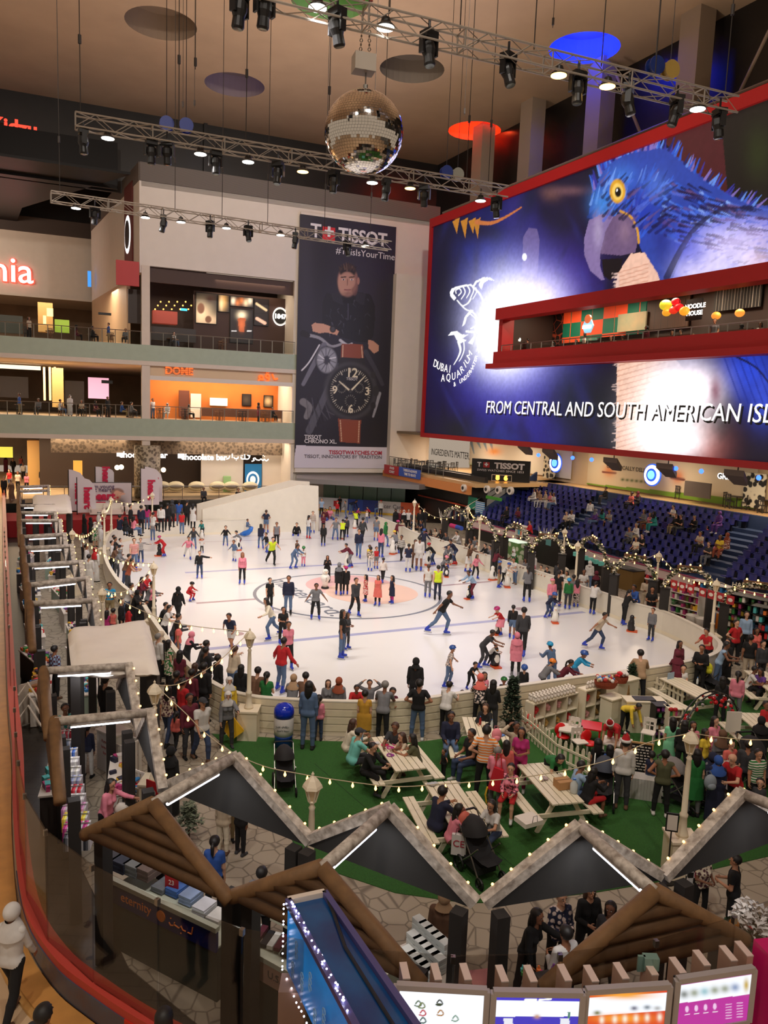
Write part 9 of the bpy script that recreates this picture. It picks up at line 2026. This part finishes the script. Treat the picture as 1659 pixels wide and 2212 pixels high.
crowd('in the crowd at the craft area',0.02,False,"""
1457 - 1551 stand 170 1.55|mint tunic|black trousers|long b
1480 - 1556 stand 150 1.6|black jacket|black trousers|long b
1497 - 1560 stand 0 1.5|pink tee|denim jeans|long b
1546 - 1549 stand 30 1.65|pink jacket|pink trousers|long b
1507 - 1619 stand 175 1.65|green dress|grey trousers|long b
1530 1742 1630 stand 170|grey jacket|black trousers|hijab navy
1553 - 1634 stand 170 1.6|navy abaya||hijab blue
1562 - 1578 stand 160 1.55|grey jacket|black trousers|hijab brown
1579 - 1599 hold 20 1.5|coral tee|coral trousers
1595 - 1626 lean -60 1.7|red tee|black trousers|bald b
1643 - 1685 stand -30 1.2|charcoal tee|black trousers
1646 - 1549 stand 160 1.6|black abaya||hijab black
1656 - 1518 stand 10 1.3|red sweater|black trousers
1596 - 1450 stand 150 1.65|pink sweater|grey trousers|tail b
1562 - 1462 stand 170 1.6|black sweater|black trousers|long b
1525 - 1575 stand 40 1.5|yellow tee|denim jeans|long b
1618 - 1600 stand 160 1.6|charcoal jacket|black trousers
1640 - 1620 stand 10 1.6|green striped tee|black trousers
""")
crowd('outside the right-hand boards',0,False,"""
1593 - 1340 akimbo 20 1.78|red tee|black trousers
1614 - 1322 stand -10 1.8|lightblue shirt|black trousers
1623 - 1371 stand 160 1.75|black tee|beige trousers
1636 - 1357 stand 0 1.65|coral tee|denim jeans|long b
1557 - 1360 lean -60 1.7|red tee|black trousers
1571 - 1380 stand -60 1.65|black abaya||long b
1650 - 1385 stand 10 1.6|charcoal jacket|black trousers
855 - 1100 stand 0 1.65|black abaya||hijab black
865 - 1101 stand 10 1.6|maroon sweater|black trousers
873 - 1102 stand 0 1.65|black abaya||hijab white
883 - 1100 stand 20 1.7|white shirt|black trousers
893 - 1104 stand 10 1.7|charcoal tee|denim jeans
908 - 1101 stand -10 1.7|black jacket|black trousers
917 - 1098 stand 0 1.75|black jacket|charcoal trousers
871 - 1122 lean -60 1.5|beige tee|denim jeans|long n
856 - 1124 reach 90 1.6|maroon sweater|black trousers|helmet magenta
898 - 1122 lean -60 1.65|black jacket|black trousers
914 - 1123 lean -60 1.65|navy tee|denim jeans
923 - 1143 lean -60 1.3|pink tee|denim jeans|long b
934 - 1144 lean -60 1.4|black tee|black trousers|long b
944 - 1141 lean -50 1.5|beige tee|black trousers|long b
956 - 1143 lean -50 1.6|black sweater|black trousers|long b
965 - 1150 lean -50 1.6|charcoal jacket|black trousers
992 - 1147 lean -60 1.7|white shirt|grey trousers
1006 - 1163 phone -60 1.6|black tee|black trousers
1016 - 1166 lean -60 1.6|beige sweater|brown trousers
1026 - 1158 stand -60 1.65|grey tee|denim jeans
1037 - 1170 lean -60 1.5|white tee|black trousers
1050 - 1174 lean -60 1.65|black sweater|black trousers
1064 - 1178 lean -60 1.6|grey jacket|black trousers
1070 - 1168 stand 20 1.65|charcoal abaya||long b
1115 - 1187 lean -50 1.62|green tunic|green trousers|hijab white
1127 - 1204 lean -50 1.55|white tee|denim jeans
1139 - 1206 lean -50 1.5|grey tee|denim jeans|long b
1153 - 1195 stand -50 1.7|white kandura||ghutra white
1155 - 1211 lean -50 1.4|pink tee|denim jeans|long b
1171 - 1220 lean -50 1.4|beige tee|denim jeans
1183 - 1224 lean -50 1.4|black tee|black trousers
1208 - 1212 stand 160 1.65|charcoal jacket|black trousers
1216 - 1230 lean -50 1.5|white tee|denim jeans|long b
1228 - 1233 lean -50 1.45|cream tee|black trousers|long b
1246 - 1242 stand 150 1.6|grey tee|black trousers
1262 - 1230 hold -10 1.7|white tee|khaki trousers
1275 - 1212 stand 160 1.6|white hoodie|denim jeans|hood white
1289 - 1234 stand 160 1.6|black abaya||hijab maroon
1377 - 1263 lean -60 1.75|blue shirt|charcoal trousers
1398 - 1247 hold -10 1.75|beige shirt|beige trousers|santa red
1410 - 1268 hold -20 1.75|black polo|red trousers
""")
for px,py,n_ in((1157,1055,0),(1162,1055,1),(1169,1060,2),(1180,1060,3),(1192,1063,4),(1199,1065,5),(1096,1094,6),(1121,1096,7),(1148,1125,8),(1310,1052,9),(1226,1105,10),(1237,1102,11),(1288,1100,12),(1304,1099,13),(1319,1102,14),(1366,1063,15),(1381,1062,16),(1394,1101,17),(1406,1108,18),(1417,1106,19),(1458,1092,20),(1463,1110,21),(1474,1112,22),(1503,1114,23),(1556,1105,24),(1378,1131,25),(1362,1139,26),(1376,1160,27),(1391,1154,28),(1516,1148,29),(1573,1152,30),(1558,1156,31),(1535,1171,32),(1549,1171,33)):
 TB=[('white shirt','white trousers','short b'),('brown jacket','white trousers','short b'),('tan tee','white trousers','long b'),('beige shirt','white trousers','short b'),('pink tee','white trousers','short b'),('white tee','denim jeans','short b'),('black jacket','black trousers','short b'),('maroon sweater','black trousers','long b'),('red jacket','black trousers','short b'),('black jacket','charcoal trousers','short b'),('beige shirt','black trousers','short b'),('white sweater','black trousers','short b'),('purple jacket','denim jeans','hijab grey'),('teal jacket','grey trousers','hijab black'),('black striped tee','denim shorts','short b'),('coral tee','black trousers','short b'),('charcoal jacket','black trousers','hijab maroon'),('grey sweater','brown trousers','long b'),('pink tee','rust trousers','long b'),('teal gown','','hijab black'),('white tee','black trousers','short b'),('black jacket','khaki trousers','short b'),('black tee','charcoal trousers','short b'),('black shirt','black trousers','short b'),('purple gown','','hijab purple'),('white shirt','khaki trousers','short g'),('grey sweater','charcoal trousers','short b'),('cream tee','charcoal trousers','long b'),('black polo','charcoal trousers','short b'),('beige tee','black trousers','short b'),('rust patterned gown','','hijab rust'),('yellow tee','rust trousers','long b'),('charcoal tee','grey trousers','short b'),('pink tee','black trousers','short b')][n_]
 best=min(range(NROW),key=lambda k:abs(((G(px,py,ROWZ(k)+1.2)-C0).dot(-NB))-ROWO(k)+.1));
 person(px,None,py,'sitphone' if n_%3 else 'sit',degrees_stand+random.uniform(-20,20),*TB,zone='in the blue stand',z0=ROWZ(best),hh=1.68)
person(1272,1130,1080,'walk',150,'white shirt','black trousers','short b','on the stand steps',ROWZ(6))
person(1525,1176,1136,'reach',-60,'red jacket','charcoal trousers','short b','in the blue stand',ROWZ(5))
crowd('at a picnic table',0.02,False,"""
750 - 1557 sittable 110 1.65|cream sweater|cream trousers|long n
763 - 1576 sittable 120 1.75|aqua tee|charcoal trousers|cap charcoal
793 - 1603 sittable 60 1.65|black jacket|black trousers|bun b
864 - 1559 sittable -20 1.75|charcoal tee|charcoal trousers|short n
872 - 1592 sittable -60 1.3|beige tee|denim jeans|long n
905 - 1590 sittable -100 1.62|olive tee|beige trousers|long b
975 - 1537 sit 0 1.75|navy jacket|denim jeans
1022 - 1575 sit -60 1.75|black tee|blue jeans
1052 - 1519 sittable -20 1.6|black jacket|black trousers|long n
944 - 1704 sittable 130 1.8|navy shirt|black trousers
976 - 1742 sittable 100 1.6|pink tee|brown trousers|long b
1071 - 1725 sittable -40 1.65|white tee|blue jeans|long b
1105 - 1652 sit -20 1.6|pink floral shirt|red skirt|bun b
1270 - 1664 sittable 120 1.6|black sweater|red skirt|long b
1244 - 1648 sittable 100 1.65|lightblue shirt|denim jeans
1474 - 1446 sit -20 1.3|white tee|blue jeans
1620 - 1440 sittable 60 1.6|white tee|black trousers
1650 - 1445 sittable -60 1.6|purple tee|black trousers|long b
""")
crowd('among the market stalls',0,False,"""
190 1679 1565 stand 175|navy sweater|white jeans|tail b
228 - 1681 reach 70 1.62|pink shirt|black trousers|long b
464 - 1807 stand 175 1.6|blue tee|black trousers|tail b
481 1845 1716 stand 170|beige shirt|cream trousers
494 1818 1700 stand 20|brown shirt|khaki trousers
519 1846 1716 stand 150|black shirt|black trousers|short b|black
566 - 1874 stand 170 1.6|grey jacket|black trousers
961 - 1926 stand 165 1.65|brown coat|black trousers|hood tan
1145 - 1957 reach 50 1.65|black jacket|black trousers|long b
1212 - 1922 hold 20 1.68|navy floral jacket|black trousers|bun b
1275 - 1907 hold 10 1.66|black sweater|black trousers|long n
1320 - 1950 stand -30 1.6|charcoal sweater|black trousers|long b
1226 - 2004 hold -150 1.7|white shirt|black trousers
1508 1988 1840 hold 20|cream floral tee|black leggings|long b
1575 2020 1848 hold -120|black tee|black trousers|short b|black
215 - 1388 stand 60 1.7|purple tee|black trousers
118 - 1395 stand 150 1.7|lightblue checked shirt|black trousers
140 - 1520 hold 40 1.7|teal patterned shirt|black trousers
228 - 1462 stand 160 1.7|black jacket|black trousers
""")
crowd('on the foreground walkway',1.3,False,"""
28 2199 1959 walk 170|white shirt|black trousers|hijab white|black
95 - 2172 stand 160 1.6|charcoal jacket|black trousers
355 - 2180 stand 170 1.6|black jacket|black trousers|long b
""")
crowd('in the far mall corridor',1.35,False,"""
12 - 985 stand 0 1.7|maroon abaya||hijab black
28 - 990 walk 10 1.7|black jacket|black trousers
45 - 985 walk 0 1.7|coral tee|denim jeans|long b
50 - 1000 walk 20 1.65|white shirt|black trousers
66 - 992 stand 0 1.7|black abaya||hijab black
78 - 1002 walk 10 1.7|grey tee|black trousers
90 - 1012 stand 10 1.7|black shirt|charcoal trousers
20 - 1014 walk 0 1.7|red tee|denim jeans|long b
38 - 1018 stand 0 1.7|cream tee|black trousers
57 - 1022 stand 20 1.6|pink tee|black trousers|long b
8 - 1030 stand 0 1.7|black jacket|black trousers
24 - 1036 walk 0 1.6|brown abaya||hijab tan
""")
crowd('behind the far boards',1.35,False,"""
305 - 1092 stand 170 1.7|navy jacket|black trousers
318 - 1092 stand 170 1.5|magenta tee|denim jeans|long b
348 - 1090 stand 180 1.7|white shirt|black trousers
362 - 1086 stand 180 1.75|black jacket|black trousers
372 - 1080 stand 160 1.75|charcoal jacket|black trousers|hood charcoal
387 - 1080 stand 180 1.7|blue tee|denim jeans
404 - 1080 stand 170 1.75|black jacket|black trousers
417 - 1088 stand 170 1.6|white tunic|black trousers|long b
258 - 1112 sit 150 1.7|navy tee|denim jeans
270 - 1118 sit 150 1.6|black abaya||hijab black
288 - 1116 sit 140 1.6|pink tee|denim jeans|long b
330 - 1108 sit 150 1.6|white tee|black trousers
282 - 1090 stand 100 1.75|black jacket|black trousers
393 - 1104 stand 170 1.4|red tee|denim jeans
440 - 1053 sit 20 1.7|charcoal shirt|black trousers
515 - 1055 sit 10 1.7|black tee|black trousers
""")
def balcony_people(zone,z0,o,xs,pose='sit'):
 TB=[('black shirt','black trousers','short b'),('white tee','denim jeans','short b'),('maroon tunic','black trousers','hijab black'),('grey jacket','charcoal trousers','short b'),('beige tee','black trousers','long b'),('blue shirt','khaki trousers','short n'),('white kandura','','ghutra white')]
 for i,px in enumerate(xs):
  a=bw(0,0,o);p=WP(px,800,a,a+UB*10);B_=(pose if i%3 else 'stand');x,y=proj((p.x,p.y,z0));tb=TB[(i*5+len(zone))%7]
  t=body(B_,'m',2)['top'];x2,y2=proj((p.x,p.y,z0+t*.98));person(x,y,y2,B_,random.choice([0,60,-60,120]),*tb,zone=zone,z0=z0)
balcony_people('on the upper left balcony',13.8,1.5,(65,165,200,235,272,375))
balcony_people('on the middle left balcony',7.8,1.5,(40,82,128,150,176,205,232,262,283,330,362,408,560,590))
finish_labels()
